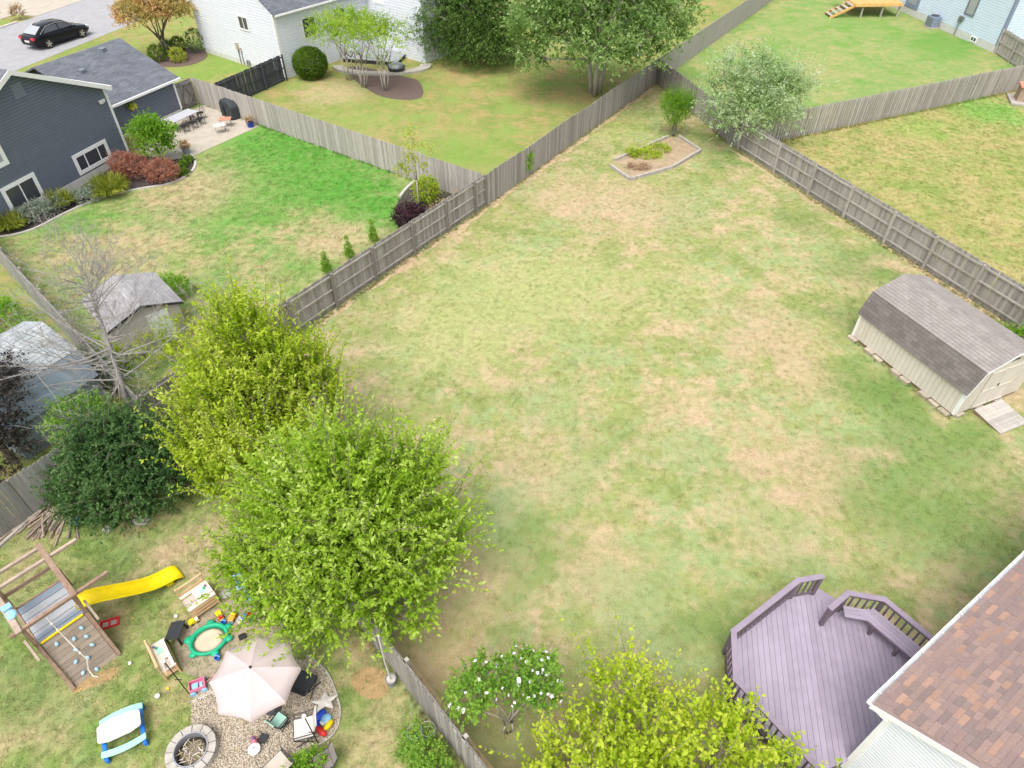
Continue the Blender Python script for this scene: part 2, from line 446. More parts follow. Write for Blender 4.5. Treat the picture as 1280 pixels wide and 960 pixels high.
leaf_mat('leaf_maple', [(0.0, (0.055, 0.105, 0.020)), (0.45, (0.200, 0.330, 0.078)), (0.8, (0.36, 0.50, 0.20)), (1.0, (0.60, 0.68, 0.48))])
leaf_mat('leaf_ever', [(0.0, (0.050, 0.105, 0.022)), (0.5, (0.125, 0.225, 0.048)), (0.85, (0.230, 0.345, 0.105)), (1.0, (0.46, 0.55, 0.36))])
leaf_mat('leaf_silver', [(0.0, (0.200, 0.320, 0.110)), (0.45, (0.380, 0.520, 0.220)), (0.72, (0.53, 0.64, 0.40)), (1.0, (0.72, 0.76, 0.66))])
leaf_mat('leaf_autumn', [(0.0, (0.350, 0.340, 0.085)), (0.45, (0.530, 0.440, 0.150)), (0.72, (0.66, 0.41, 0.21)), (1.0, (0.72, 0.30, 0.21))])
leaf_mat('leaf_red', [(0.0, (0.160, 0.060, 0.045)), (0.45, (0.400, 0.160, 0.120)), (0.75, (0.55, 0.28, 0.19)), (1.0, (0.38, 0.36, 0.12))])
leaf_mat('leaf_purple', [(0.0, (0.030, 0.014, 0.024)), (0.6, (0.085, 0.035, 0.055)), (1.0, (0.17, 0.09, 0.10))])
leaf_mat('leaf_bright', [(0.0, (0.090, 0.220, 0.015)), (0.5, (0.210, 0.420, 0.035)), (1.0, (0.38, 0.56, 0.08))])
leaf_mat('leaf_sage', [(0.0, (0.165, 0.215, 0.155)), (0.5, (0.310, 0.370, 0.290)), (1.0, (0.52, 0.56, 0.47))])
leaf_mat('leaf_grass', [(0.0, (0.230, 0.290, 0.030)), (0.5, (0.430, 0.500, 0.060)), (1.0, (0.62, 0.62, 0.17))])
leaf_mat('leaf_brown', [(0.0, (0.040, 0.036, 0.030)), (0.6, (0.095, 0.080, 0.070)), (1.0, (0.19, 0.16, 0.14))])
leaf_mat('leaf_rose', [(0.0, (0.110, 0.240, 0.026)), (0.5, (0.230, 0.420, 0.060)), (0.9, (0.380, 0.560, 0.100)), (1.0, (0.55, 0.58, 0.08))])
leaf_mat('leaf_box', [(0.0, (0.060, 0.130, 0.014)), (0.6, (0.130, 0.230, 0.026)), (1.0, (0.24, 0.33, 0.06))])
leaf_mat('leaf_dry', [(0.0, (0.30, 0.19, 0.12)), (0.5, (0.44, 0.29, 0.20)), (1.0, (0.40, 0.36, 0.16))], 0.1)

# ---------------------------------------------------------------- mesh helpers
WM = {}      # world matrix of every object made here


class MB:
    def __init__(self, mtx=None):
        self.v = []
        self.f = []
        self.m = mtx

    def add(self, vs, fs):
        o = len(self.v)
        if self.m is not None:
            vs = [tuple(self.m @ Vector(p)) for p in vs]
        self.v += [tuple(p) for p in vs]
        self.f += [tuple(i + o for i in q) for q in fs]
        return self

    def box(self, x0, x1, y0, y1, z0, z1):
        vs = [(x0, y0, z0), (x1, y0, z0), (x1, y1, z0), (x0, y1, z0), (x0, y0, z1), (x1, y0, z1), (x1, y1, z1), (x0, y1, z1)]
        return self.add(vs, [(3, 2, 1, 0), (4, 5, 6, 7), (0, 1, 5, 4), (1, 2, 6, 5), (2, 3, 7, 6), (3, 0, 4, 7)])

    def beam(self, p0, p1, w, h, up=(0, 0, 1)):
        a, b = Vector(p0), Vector(p1)
        d = (b - a).normalized()
        u = Vector(up)
        if abs(d.dot(u)) > 0.98:
            u = Vector((0, 1, 0))
        s = d.cross(u).normalized() * (w / 2)
        t = s.cross(d).normalized() * (h / 2)
        vs = []
        for q in (a, b):
            vs += [q - s - t, q + s - t, q + s + t, q - s + t]
        return self.add(vs, [(3, 2, 1, 0), (4, 5, 6, 7), (0, 1, 5, 4), (1, 2, 6, 5), (2, 3, 7, 6), (3, 0, 4, 7)])

    def tube(self, pts, r, n=8, cap=True):
        pts = [Vector(p) for p in pts]
        k = len(pts)
        rr = r if isinstance(r, (list, tuple)) else [r] * k
        rings = []
        ref = Vector((0.31, 0.17, 0.93))
        for i, p in enumerate(pts):
            d = (pts[min(i + 1, k - 1)] - pts[max(i - 1, 0)])
            d = d.normalized() if d.length > 1e-9 else Vector((0, 0, 1))
            s = d.cross(ref)
            if s.length < 0.05:
                s = d.cross(Vector((1, 0, 0)))
            s.normalize()
            t = d.cross(s)
            rings.append([p + (s * math.cos(2 * math.pi * j / n) + t * math.sin(2 * math.pi * j / n)) * rr[i] for j in range(n)])
        vs = [q for rg in rings for q in rg]
        fs = []
        for i in range(k - 1):
            for j in range(n):
                fs.append((i * n + j, i * n + (j + 1) % n, (i + 1) * n + (j + 1) % n, (i + 1) * n + j))
        if cap:
            fs.append(tuple(reversed(range(n))))
            fs.append(tuple(range((k - 1) * n, k * n)))
        return self.add(vs, fs)

    def lathe(self, prof, n=20, c=(0, 0, 0), sx=1, sy=1, cap=True):
        vs, fs = [], []
        for r, z in prof:
            for j in range(n):
                a = 2 * math.pi * j / n
                vs.append((c[0] + sx * r * math.cos(a), c[1] + sy * r * math.sin(a), c[2] + z))
        for i in range(len(prof) - 1):
            for j in range(n):
                fs.append((i * n + j, i * n + (j + 1) % n, (i + 1) * n + (j + 1) % n, (i + 1) * n + j))
        if cap:
            fs.append(tuple(reversed(range(n))))
            fs.append(tuple(range((len(prof) - 1) * n, len(prof) * n)))
        return self.add(vs, fs)

    def prism(self, poly, z0, z1):
        n = len(poly)
        vs = [(p[0], p[1], z0) for p in poly] + [(p[0], p[1], z1) for p in poly]
        fs = [tuple(reversed(range(n))), tuple(range(n, 2 * n))]
        fs += [(i, (i + 1) % n, n + (i + 1) % n, n + i) for i in range(n)]
        return self.add(vs, fs)

    def extr(self, poly, vec):
        n = len(poly)
        w = Vector(vec)
        vs = [Vector(p) for p in poly] + [Vector(p) + w for p in poly]
        fs = [tuple(reversed(range(n))), tuple(range(n, 2 * n))]
        fs += [(i, (i + 1) % n, n + (i + 1) % n, n + i) for i in range(n)]
        return self.add(vs, fs)

    def sheet(self, poly, z):
        n = len(poly)
        return self.add([(p[0], p[1], z) for p in poly], [tuple(range(n))])

    def ball(self, c, r, n=10, m=6, noise=0.0, rng=random):
        rx, ry, rz = r if isinstance(r, (tuple, list)) else (r, r, r)
        vs, fs = [], []
        for i in range(m + 1):
            th = math.pi * i / m
            for j in range(n):
                a = 2 * math.pi * j / n
                q = 1 + noise * (rng.random() - 0.5)
                vs.append((c[0] + rx * q * math.sin(th) * math.cos(a), c[1] + ry * q * math.sin(th) * math.sin(a), c[2] + rz * q * math.cos(th)))
        for i in range(m):
            for j in range(n):
                fs.append((i * n + j, (i + 1) * n + j, (i + 1) * n + (j + 1) % n, i * n + (j + 1) % n))
        return self.add(vs, fs)

    def mesh(self, name, smooth=False):
        me = bpy.data.meshes.new(name)
        me.from_pydata(self.v, [], self.f)
        if smooth:
            me.polygons.foreach_set('use_smooth', [True] * len(me.polygons))
        me.update()
        return me

    def build(self, name, m, parent=None, smooth=False, world=False, bevel=0.0, mtx=None):
        if world and parent is not None:
            inv = WM[parent.name].inverted()
            self.v = [tuple(inv @ Vector(p)) for p in self.v]
        o = bpy.data.objects.new(name, self.mesh(name, smooth))
        link(o, parent, mtx)
        o.data.materials.append(M[m])
        if bevel:
            bv = o.modifiers.new('edge', 'BEVEL')
            bv.width = bevel
            bv.segments = 2
            bv.limit_method = 'ANGLE'
        return o


def link(o, parent=None, local=None):
    col.objects.link(o)
    L = local if local is not None else Matrix.Identity(4)
    if parent is not None:
        o.parent = parent
        WM[o.name] = WM[parent.name] @ L
    else:
        WM[o.name] = L
    if local is not None:
        o.matrix_basis = L
    return o


def tag(o, label, cat, group=None):
    o['label'] = label
    o['category'] = cat
    if group:
        o['group'] = group
    return o


def struct(o, label=None):
    o['kind'] = 'structure'
    if label:
        o['label'] = label
    return o


def thing(name, label, cat, loc=(0, 0, 0), rz=0.0, group=None):
    o = bpy.data.objects.new(name, None)
    o.empty_display_size = 0.2
    L = Matrix.Translation(loc) @ Matrix.Rotation(rz, 4, 'Z')
    link(o, None, L)
    return tag(o, label, cat, group)


def inst(src, name, parent, local):
    """another object on the same mesh"""
    o = bpy.data.objects.new(name, src if isinstance(src, bpy.types.Mesh) else src.data)
    return link(o, parent, local)


def ang(p0, p1):
    return math.atan2(p1[1] - p0[1], p1[0] - p0[0])


def smooth_poly(pts, k=3, closed=True):
    """Chaikin corner cutting"""
    for _ in range(k):
        out = []
        n = len(pts)
        rng = range(n) if closed else range(n - 1)
        if not closed:
            out.append(pts[0])
        for i in rng:
            a, b = pts[i], pts[(i + 1) % n]
            out.append((a[0] * .75 + b[0] * .25, a[1] * .75 + b[1] * .25))
            out.append((a[0] * .25 + b[0] * .75, a[1] * .25 + b[1] * .75))
        if not closed:
            out.append(pts[-1])
        pts = out
    return pts


# ---------------------------------------------------------------- the ground
struct(MB().sheet([(-320, -200), (320, -200), (320, 480), (-320, 480)], 0.0).build('ground', 'lawn_tan'))
CORNER12 = (-1.41, 33.99)
CORNER = (10.82, 52.82)
F1_A = (-16.26, 12.47)
F4_A = (14.12, 41.14)
F4_E = (22.10, 23.07)
F4_X = (24.66, 16.26)
F6_E = (41.84, 53.41)
F11_A = (-3.20, 8.27)
F11_B = (-0.59, 5.27)


def line_hit(a, b, c, d):
    x1, y1, x2, y2 = *a, *b
    x3, y3, x4, y4 = *c, *d
    den = (x1 - x2) * (y3 - y4) - (y1 - y2) * (x3 - x4)
    t = ((x1 - x3) * (y3 - y4) - (y1 - y3) * (x3 - x4)) / den
    return (x1 + t * (x2 - x1), y1 + t * (y2 - y1))


F11_TOP = line_hit(F11_A, F11_B, F1_A, CORNER12)
F11_END = (F11_B[0] + (F11_B[0] - F11_A[0]) * 1.6, F11_B[1] + (F11_B[1] - F11_A[1]) * 1.6)
F1_Z = (F1_A[0] + (F1_A[0] - CORNER12[0]) * 0.22, F1_A[1] + (F1_A[1] - CORNER12[1]) * 0.22)
F7_END = (-22.15, 48.78)
F10_A = (-27.0, 30.3)
F10_B = (-13.21, 17.20)
F5_E = (25.64 + 9.0, 74.9 + 14.0)

lawn_main = struct(MB().sheet([F11_TOP, CORNER12, CORNER, F4_A, F4_E, F4_X, (40, -14), F11_END], 0.004).build('lawn', 'lawn_main'))
lawn_play = struct(MB().sheet([F1_Z, F11_TOP, F11_END, (8, -14), (-30, -14)], 0.004).build('lawn', 'lawn_play'))
lawn_green = struct(MB().sheet([F10_A, F10_B, CORNER12, F7_END, (-26, 48), (-33, 38)], 0.004).build('lawn', 'lawn_green'))
lawn_far = struct(MB().sheet([CORNER, F4_A, F6_E, (60, 60), (60, 95), F5_E], 0.004).build('lawn', 'lawn_far'))
lawn_yellow = struct(MB().sheet([F4_A, F4_X, (75, 5), (60, 58), F6_E], 0.004).build('lawn', 'lawn_yellow'))

# bare strip of straw along the fences
def strip(a, b, w, off, mat_name='strip', z=0.008, n=60, seed=1, lo=0.1):
    """an uneven band of bare ground; off shifts it to the right of a -> b"""
    rng = random.Random(seed)
    d = Vector((b[0] - a[0], b[1] - a[1]))
    L = d.length
    d.normalize()
    nr = Vector((d.y, -d.x))
    ph = [rng.uniform(0, 6.28) for _ in range(4)]
    out = []
    for i in range(n + 1):
        t = i / n * L
        k = w * (0.62 + 0.22 * math.sin(t * 1.3 + ph[0]) + 0.16 * math.sin(t * 3.1 + ph[1]) + rng.uniform(-lo, lo))
        p = Vector(a) + d * t + nr * (off + max(k, 0.03))
        out.append((p.x, p.y))
    inn = [tuple(Vector(a) + d * (i / n * L) + nr * off) for i in range(n + 1)]
    vs = [(p[0], p[1], z) for p in inn] + [(p[0], p[1], z) for p in out]
    fs = [(i, n + 1 + i, n + 2 + i, i + 1) for i in range(n)]
    return struct(MB().add(vs, fs).build('bare_strip', mat_name))


strip((-8.60, 23.74), CORNER12, 0.55, 0.10, seed=3)
strip(CORNER12, CORNER, 0.50, 0.10, seed=4)
strip(F4_E, F4_A, 0.30, -0.45, seed=5)
strip(F11_A, (-0.2, 4.8), 0.35, -0.45, seed=6)


def patch(name, poly, m, z=0.010, k=3, label=None):
    return struct(MB().sheet(smooth_poly(poly, k), z).build(name, m), label)


patch('bare_soil', [(-4.26, 8.21), (-3.72, 8.34), (-3.29, 8.06), (-3.26, 7.57), (-3.58, 7.40), (-4.06, 7.53), (-4.34, 7.88)], 'soil')
patch('bare_soil', [(-9.62, 9.31), (-9.03, 9.85), (-8.07, 10.51), (-6.98, 10.43), (-6.30, 9.07), (-7.38, 8.16), (-8.48, 7.95), (-9.11, 8.28)], 'dirt')
patch('bare_soil', [(-10.73, 8.39), (-10.67, 8.04), (-11.12, 7.78), (-11.61, 7.57), (-11.80, 7.69), (-11.27, 8.12)], 'soil')
GRAVEL = smooth_poly([(-8.48, 7.57), (-8.13, 7.95), (-6.74, 8.21), (-5.66, 8.61), (-5.05, 8.25), (-4.65, 7.61), (-4.42, 7.08), (-4.47, 6.57), (-4.90, 6.26), (-5.52, 6.00), (-5.62, 5.09), (-7.91, 5.09), (-8.15, 6.15), (-8.22, 6.82)], 2)
struct(MB().sheet(GRAVEL, 0.014).build('gravel_patch', 'gravel_base'))
patch('mulch_bed', [(-27.55, 30.72), (-25.99, 30.87), (-24.91, 31.60), (-24.35, 33.02), (-23.11, 35.09), (-21.29, 36.13), (-19.63, 36.63), (-19.00, 38.16), (-19.25, 39.44), (-20.03, 40.56), (-21.66, 40.79), (-23.57, 40.00), (-25.08, 34.99), (-26.49, 31.03)], 'mulch', 0.010, 1)
patch('mulch_bed', [(-6.36, 33.54), (-6.27, 34.99), (-5.55, 36.73), (-4.37, 36.33), (-2.46, 34.99), (-1.58, 34.08), (-3.33, 31.35), (-4.81, 29.49), (-5.72, 30.40)], 'mulch', 0.010, 1)
patch('mulch_bed', [(-12.93, 55.16), (-11.18, 52.07), (-9.17, 49.54), (-6.16, 49.23), (-6.91, 53.41), (-8.27, 54.10), (-12.75, 57.00)], 'mulch_brown', 0.010, 2)
patch('mulch_bed', [(-28.26, 56.26), (-25.55, 56.26), (-24.59, 58.54), (-25.65, 60.56), (-28.02, 61.40), (-29.27, 58.54)], 'mulch_brown', 0.010, 2)
# patio of the slate house
struct(MB().prism([(-24.48, 42.21), (-22.68, 46.90), (-21.48, 48.63), (-16.80, 44.73), (-19.68, 40.11), (-20.79, 39.66), (-22.33, 40.11)], -0.05, 0.03).build('patio', 'concrete'))
# street, verge and pavement
ST_D = Vector((0.31, 0.951))
ST_N = Vector((-0.951, 0.31))
ST_O = Vector((-37.6, 58.9))


def st(t, n):
    p = ST_O + ST_D * t + ST_N * n
    return (p.x, p.y)


struct(MB().prism([st(-60, 0), st(70, 0), st(70, 10.2), st(-60, 10.2)], -0.2, 0.012).build('road', 'asphalt'))
struct(MB().prism([st(-60, 10.2), st(6.5, 10.2), st(6.5, 10.5), st(-60, 10.5)], -0.2, 0.10).build('kerb', 'kerb'))
struct(MB().prism([st(-60, 12.6), st(70, 12.6), st(70, 14.2), st(-60, 14.2)], -0.2, 0.03).build('pavement', 'concrete'))
struct(MB().prism([st(8.5, 10.2), st(16, 10.2), st(16, 40), st(8.5, 40)], -0.2, 0.034).build('driveway', 'concrete'))
struct(MB().prism([(-34.6, 70.5), (-30.9, 75), (-20, 84), (-24, 92), st(24, 0), st(11, 0)], -0.2, 0.02).build('driveway', 'concrete'))

# ---------------------------------------------------------------- fences
PICKETS = {}


def picket_mesh(w, h, t=0.018):
    key = (round(w, 3), round(h, 2), t)
    if key not in PICKETS:
        e = 0.03
        poly = [(-w / 2, 0, 0), (w / 2, 0, 0), (w / 2, 0, h - e), (w / 2 - e, 0, h), (-w / 2 + e, 0, h), (-w / 2, 0, h - e)]
        me = MB().extr(poly, (0, t, 0)).mesh('picket')
        PICKETS[key] = me
    return PICKETS[key]


def fence(label, a, b, h=1.8, side=1, wood='fence_wood', post='fence_rail', rail='fence_rail', bay=2.43, posts=None, joined=False, style='plain', group=None, pw=0.142, pitch=0.152, post_over=0.04, seed=0, rails=(0.25, 0.95, 1.6), wave=0.0, rail_w=0.085):
    """a -> b ; pickets stand on the left of the line when side = 1, posts and rails on the other side"""
    rng = random.Random(seed)
    L = math.dist(a, b)
    t = thing('wood_fence', label, 'fence', (a[0], a[1], 0), ang(a, b), group)
    pm = picket_mesh(pw, h)
    if not pm.materials:
        pm.materials.append(M[wood])
    elif pm.materials[0] is not M[wood]:
        pm = pm.copy()
        pm.materials[0] = M[wood]
    n = int(L / pitch)
    jb = MB()
    for i in range(n):
        x = pitch * (i + 0.5)
        y = side * 0.045
        if style == 'shadowbox':
            y = (0.05 if i % 2 else -0.06)
        elif side < 0:
            y -= 0.018
        sz = 1 + rng.uniform(-0.014, 0.014) + wave * math.sin(x * 0.9 + seed) * 0.02
        lean = rng.gauss(0, 0.006)
        Lm = Matrix.Translation((x + rng.uniform(-.006, .006), y + rng.uniform(-.004, .004), 0.02)) @ Matrix.Rotation(lean, 4, 'Y') @ Matrix.Rotation(rng.gauss(0, 0.02), 4, 'Z') @ Matrix.Diagonal((1, 1, sz, 1))
        if joined or i >= 298:
            jb.m = Lm
            jb.add([tuple(v.co) for v in pm.vertices], [tuple(p.vertices) for p in pm.polygons])
        else:
            inst(pm, 'picket', t, Lm)
    if jb.v:
        o = jb.build('picket_run', wood, t)
        o['kind'] = 'stuff'
    if posts is None:
        k = max(1, round(L / bay))
        posts = [L * i / k for i in range(k + 1)]
    y0 = 0.0 if style == 'shadowbox' else -side * 0.052
    for i, x in enumerate(posts):
        MB().box(-0.05, 0.05, -0.05, 0.05, 0, h + post_over).build('post', post, t, mtx=Matrix.Translation((x, y0 - side * 0.02, 0)))
    yr = -side * 0.0 if style == 'shadowbox' else 0.0
    for i in range(len(posts) - 1):
        for z in rails:
            zz = z * h / 1.8
            MB().box(posts[i] + 0.051, posts[i + 1] - 0.051, yr - 0.019, yr + 0.019, zz, zz + rail_w).build('rail', rail, t)
    return t


def on(a, b, t):
    return (a[0] + (b[0] - a[0]) * t, a[1] + (b[1] - a[1]) * t)


# the long side fence of the main lawn, framing towards the lawn
f1m = line_hit(F10_A, F10_B, F1_A, CORNER12)
fence('weathered grey fence whose plain picket face backs the log pile and play yard', F1_Z, f1m, side=-1, wood='fence_mossy', seed=11, post_over=-0.1)
_L = math.dist(f1m, CORNER12)
_posts = [_L - math.dist(CORNER12, q) for q in ((-7.91, 24.71), (-6.41, 26.76), (-4.93, 29.09), (-3.40, 31.19), (-2.12, 33.24))]
_first = []
_x = _posts[0] - 2.45
while _x > 0.4:
    _first.insert(0, _x)
    _x -= 2.45
fence('grey fence with dark posts and rails facing the big lawn, three small evergreens behind it', f1m, CORNER12, side=1, post='fence_post_dark', posts=[0.06] + _first + _posts + [_L - 0.06], seed=12, post_over=0.03)
fence('grey picket fence between the tall maple lawn and the raised bed', CORNER12, CORNER, side=-1, wood='fence_wood', seed=13, wave=1.0, post_over=-0.1)
fence('short grey fence behind the silver leaved tree and raised bed', CORNER, F4_A, side=1 * -1, wood='fence_wood', seed=14, post_over=-0.1)
_L = math.dist(F4_A, F4_X)
_ps = [math.dist(F4_A, q) for q in ((15.25, 37.80), (16.11, 34.99), (17.15, 32.42), (18.02, 29.72), (19.06, 27.43), (20.59, 25.29))]
while _ps[-1] + 2.6 < _L:
    _ps.append(_ps[-1] + 2.6)
fence('grey fence with posts and rails showing, running behind the cream barn shed', F4_A, F4_X, side=1, wood='fence_wood', posts=[0.06] + _ps, seed=15, post_over=0.0)
fence('distant grey fence running up from the back corner past the maple', CORNER, F5_E, side=-1, joined=True, seed=16, post_over=-0.1)
fence('grey shadowbox fence dividing the far green lawn from the yellow lawn', on(F4_A, F6_E, 0.004), F6_E, style='shadowbox', wood='fence_pale', seed=17, post_over=-0.1, pw=0.13, pitch=0.10)
fence('pale grey fence between the slate house garden and the white house', F7_END, on(F7_END, CORNER12, 0.995), side=-1, wood='fence_pale', seed=18, post_over=-0.1)
F9_A, F9_B = (-20.13, 47.40), (-17.08, 53.33)
fence('black stained fence beside the white house', on(F9_A, F9_B, 0.01), F9_B, side=1, wood='fence_black', post='fence_black', rail='fence_black', seed=19, post_over=0.06, rails=(0.15, 0.85, 1.62))
fence('weathered fence between the small pale shed and the barn under the bare tree', F10_A, F10_B, h=1.7, side=-1, wood='fence_mossy', seed=20, post_over=-0.1)
fence('narrow grey fence running down beside the wire plant cages', F11_TOP, F11_END, side=-1, wood='fence_wood', seed=21, post_over=-0.1)
fence('brown fence panel with wide rails beside the pale blue house', (39.80, 59.64), (39.64, 52.73), side=1, wood='fence_pale', seed=22, rails=(0.1, 0.85, 1.6), rail_w=0.12)

# gate by the garage
ga, gb = (-22.75, 47.26), (-22.11, 48.49)
gt = thing('garden_gate', 'weathered wooden gate with crossed braces beside the slate garage', 'gate', (ga[0], ga[1], 0), ang(ga, gb))
gL = math.dist(ga, gb)
pm = picket_mesh(0.142, 1.8)
for i in range(int(gL / 0.152)):
    inst(pm, 'picket', gt, Matrix.Translation((0.152 * (i + 0.5), 0.04, 0.03)))
for z in (0.2, 1.55):
    MB().box(0.03, gL - 0.03, -0.045, 0.035, z, z + 0.1).build('rail', 'fence_post_dark', gt)
for p, q in (((0.1, -0.03, 0.3), (gL * .5, -0.03, 1.5)), ((gL * .5, -0.03, 1.5), (gL - .1, -0.03, 0.3)), ((gL * .5, -0.05, 0.3), (gL - 0.1, -0.05, 1.0)), ((0.06, -0.02, 0.3), (0.06, -0.02, 1.55)), ((gL - 0.06, -0.02, 0.3), (gL - 0.06, -0.02, 1.55))):
    MB().beam(p, q, 0.08, 0.05, (0, 1, 0)).build('brace', 'fence_post_dark', gt)


# ---------------------------------------------------------------- buildings
def lap_siding(w, h, course=0.15, x0=0.0, top=None, out=0.05):
    """lapped boards on the plane y = 0, facing -y; top(x) trims the courses under a gable"""
    mb = MB()
    z = 0.0
    while z < h - 1e-6:
        z1 = min(z + course, h)
        if top is None:
            xa, xb, xc, xd = x0, x0 + w, x0 + w, x0
        else:
            xa, xb = top(z)
            xd, xc = top(z1)
            if xb - xa < 0.05:
                break
        f = 0.70
        xm, xn = xa + (xd - xa) * f, xb + (xc - xb) * f
        zm = z + (z1 - z) * f
        vs = [(xa, -out, z), (xb, -out, z), (xn, -out, zm), (xm, -out, zm), (xc, -0.004, z1), (xd, -0.004, z1), (xa, 0, z), (xb, 0, z)]
        mb.add(vs, [(0, 1, 2, 3), (3, 2, 4, 5), (0, 6, 7, 1)])
        z = z1
    return mb


def rect_window(parent, x, z, w, h, frame=0.14, mull=(), fm='trim_white', gm='glass', y=-0.0, name='window'):
    """window on a wall plane facing -y, in the parent's frame"""
    mb = MB()
    mb.box(x, x + w, y - 0.06, y, z, z + frame).box(x, x + w, y - 0.06, y, z + h - frame, z + h)
    mb.box(x, x + frame, y - 0.058, y, z + frame, z + h - frame).box(x + w - frame, x + w, y - 0.058, y, z + frame, z + h - frame)
    o = mb.build(name, fm, parent)
    for f in mull:
        xm = x + frame + (w - 2 * frame) * f
        MB().box(xm - 0.03, xm + 0.03, y - 0.05, y, z + frame, z + h - frame).build('mullion', fm, o)
    xs = [0.0] + list(mull) + [1.0]
    for a, b in zip(xs[:-1], xs[1:]):
        MB().box(x + frame + (w - 2 * frame) * a + 0.02, x + frame + (w - 2 * frame) * b - 0.02, y - 0.028, y - 0.004, z + frame, z + h - frame).build('pane', gm, o)
    return o


def slope(parent, name, origin, u, up, w, l, m, course=0.16, step=0.012, thick=0.09, trim=None):
    """stepped shingle courses on a roof plane; origin is the eave corner, u along the eave, up towards the ridge (parent frame)"""
    u = Vector(u).normalized()
    up = Vector(up).normalized()
    nrm = u.cross(up).normalized()
    origin = Vector(origin)
    if nrm.z < 0:
        origin = origin + u * w
        u = -u
        nrm = -nrm
    X = Matrix((u, up, nrm)).transposed().to_4x4()
    X.translation = Vector(origin)
    mb = MB()
    k = max(1, int(round(l / course)))
    c = l / k
    for i in range(k):
        y0, y1 = i * c, (i + 1) * c + (0.02 if i < k - 1 else 0)
        vs = [(0, y0, 0), (w, y0, 0), (w, y0, step), (0, y0, step), (w, y1, 0.002), (0, y1, 0.002)]
        mb.add(vs, [(0, 1, 2, 3), (3, 2, 4, 5), (1, 4, 2), (0, 3, 5)])
    mb.box(0, w, 0, l, -thick, -0.002)
    return mb.build(name, m, parent, mtx=X)


def v3(p, z=None):
    return Vector((p[0], p[1], p[2] if z is None else z))


# --- slate grey house (gable end towards the garden)
HA, HB = (-23.49 - 0.3326 * 10.36, 40.11 - 0.9431 * 10.36), (-23.49, 40.11)      # left and right ends of the gable wall at the ground
W = math.dist(HA, HB)
hs_ = thing('slate_house', 'slate grey sided house with white trimmed gable and windows', 'house', (HA[0], HA[1], 0), ang(HA, HB))
EZ, RZ = 4.2, 6.65                     # eave and ridge
D = 9.0
def gab(z):
    if z <= EZ:
        return (0.0, W)
    k = (z - EZ) / (RZ - EZ) * W / 2
    return (k, W - k)
wall = MB()
wall.extr([(0, 0.02, 0), (W, 0.02, 0), (W, 0.02, EZ), (W / 2, 0.02, RZ), (0, 0.02, EZ)], (0, D, 0))
wall.build('wall', 'siding_slate', hs_)
sd = lap_siding(W, RZ, 0.155, top=gab)
sd.v = [(x, y, z) for x, y, z in sd.v]
o = sd.build('siding', 'siding_slate', hs_)
o['kind'] = 'stuff'
MB().box(-0.02, W + 0.02, -0.075, 0.018, 0.0, 0.40).build('foundation', 'foundation', hs_)
MB().box(W - 0.09, W + 0.06, -0.08, 0.07, 0.40, EZ).build('corner_board', 'trim_white', hs_)
pit = (RZ - EZ) / (W / 2)
ov, fo = 0.22, 0.38
for sgn in (0, 1):
    if sgn:
        og, uu, upv = (W + ov, D + 0.3, EZ - ov * pit + 0.10), (0, -1, 0), (-1, 0, pit)
    else:
        og, uu, upv = (-ov, -fo, EZ - ov * pit + 0.10), (0, 1, 0), (1, 0, pit)
    slope(hs_, 'roof', og, uu, upv, D + 0.3 + fo, (W / 2 + ov) * math.hypot(1, pit), 'roof_slate')
for sgn in (1, -1):
    e = (W / 2 + sgn * (W / 2 + ov), EZ - ov * pit)
    MB().extr([(e[0], -fo - 0.04, e[1] + 0.11), (W / 2, -fo - 0.04, RZ + 0.11), (W / 2, -fo - 0.04, RZ - 0.14), (e[0], -fo - 0.04, e[1] - 0.14)], (0, 0.035, 0)).build('rake_board', 'trim_white', hs_)
    MB().extr([(e[0], -fo, e[1] - 0.02), (W / 2, -fo, RZ - 0.02), (W / 2, -fo, RZ - 0.05), (e[0], -fo, e[1] - 0.05)], (0, fo - 0.03, 0)).build('soffit', 'trim_white', hs_)
MB().box(W + ov - 0.01, W + ov + 0.10, -fo, D, EZ - ov * pit - 0.02, EZ - ov * pit + 0.10).build('gutter', 'trim_white', hs_)
rect_window(hs_, W - 3.75, 0.50, 2.5, 1.15, 0.20, (0.28, 0.74), y=-0.03)
rect_window(hs_, W - 8.35, 0.36, 2.1, 1.5, 0.20, (0.5,), y=-0.03)
rect_window(hs_, W - 9.3, 2.75, 2.1, 1.6, 0.22, (), gm='glass_pale', y=-0.03)
MB().box(W / 2 - 0.1, W / 2 + 0.55, -0.06, -0.02, RZ - 1.35, RZ - 0.65).build('gable_vent', 'trim_grey', hs_)
fl = MB().box(W - 0.62, W - 0.42, -0.14, -0.02, EZ - 0.78, EZ - 0.60)
fl.lathe([(0.05, 0), (0.09, 0.16)], 10, (W - 0.66, -0.18, EZ - 0.72)).lathe([(0.05, 0), (0.09, 0.16)], 10, (W - 0.40, -0.18, EZ - 0.72))
fl.build('floodlight', 'trim_white', hs_)

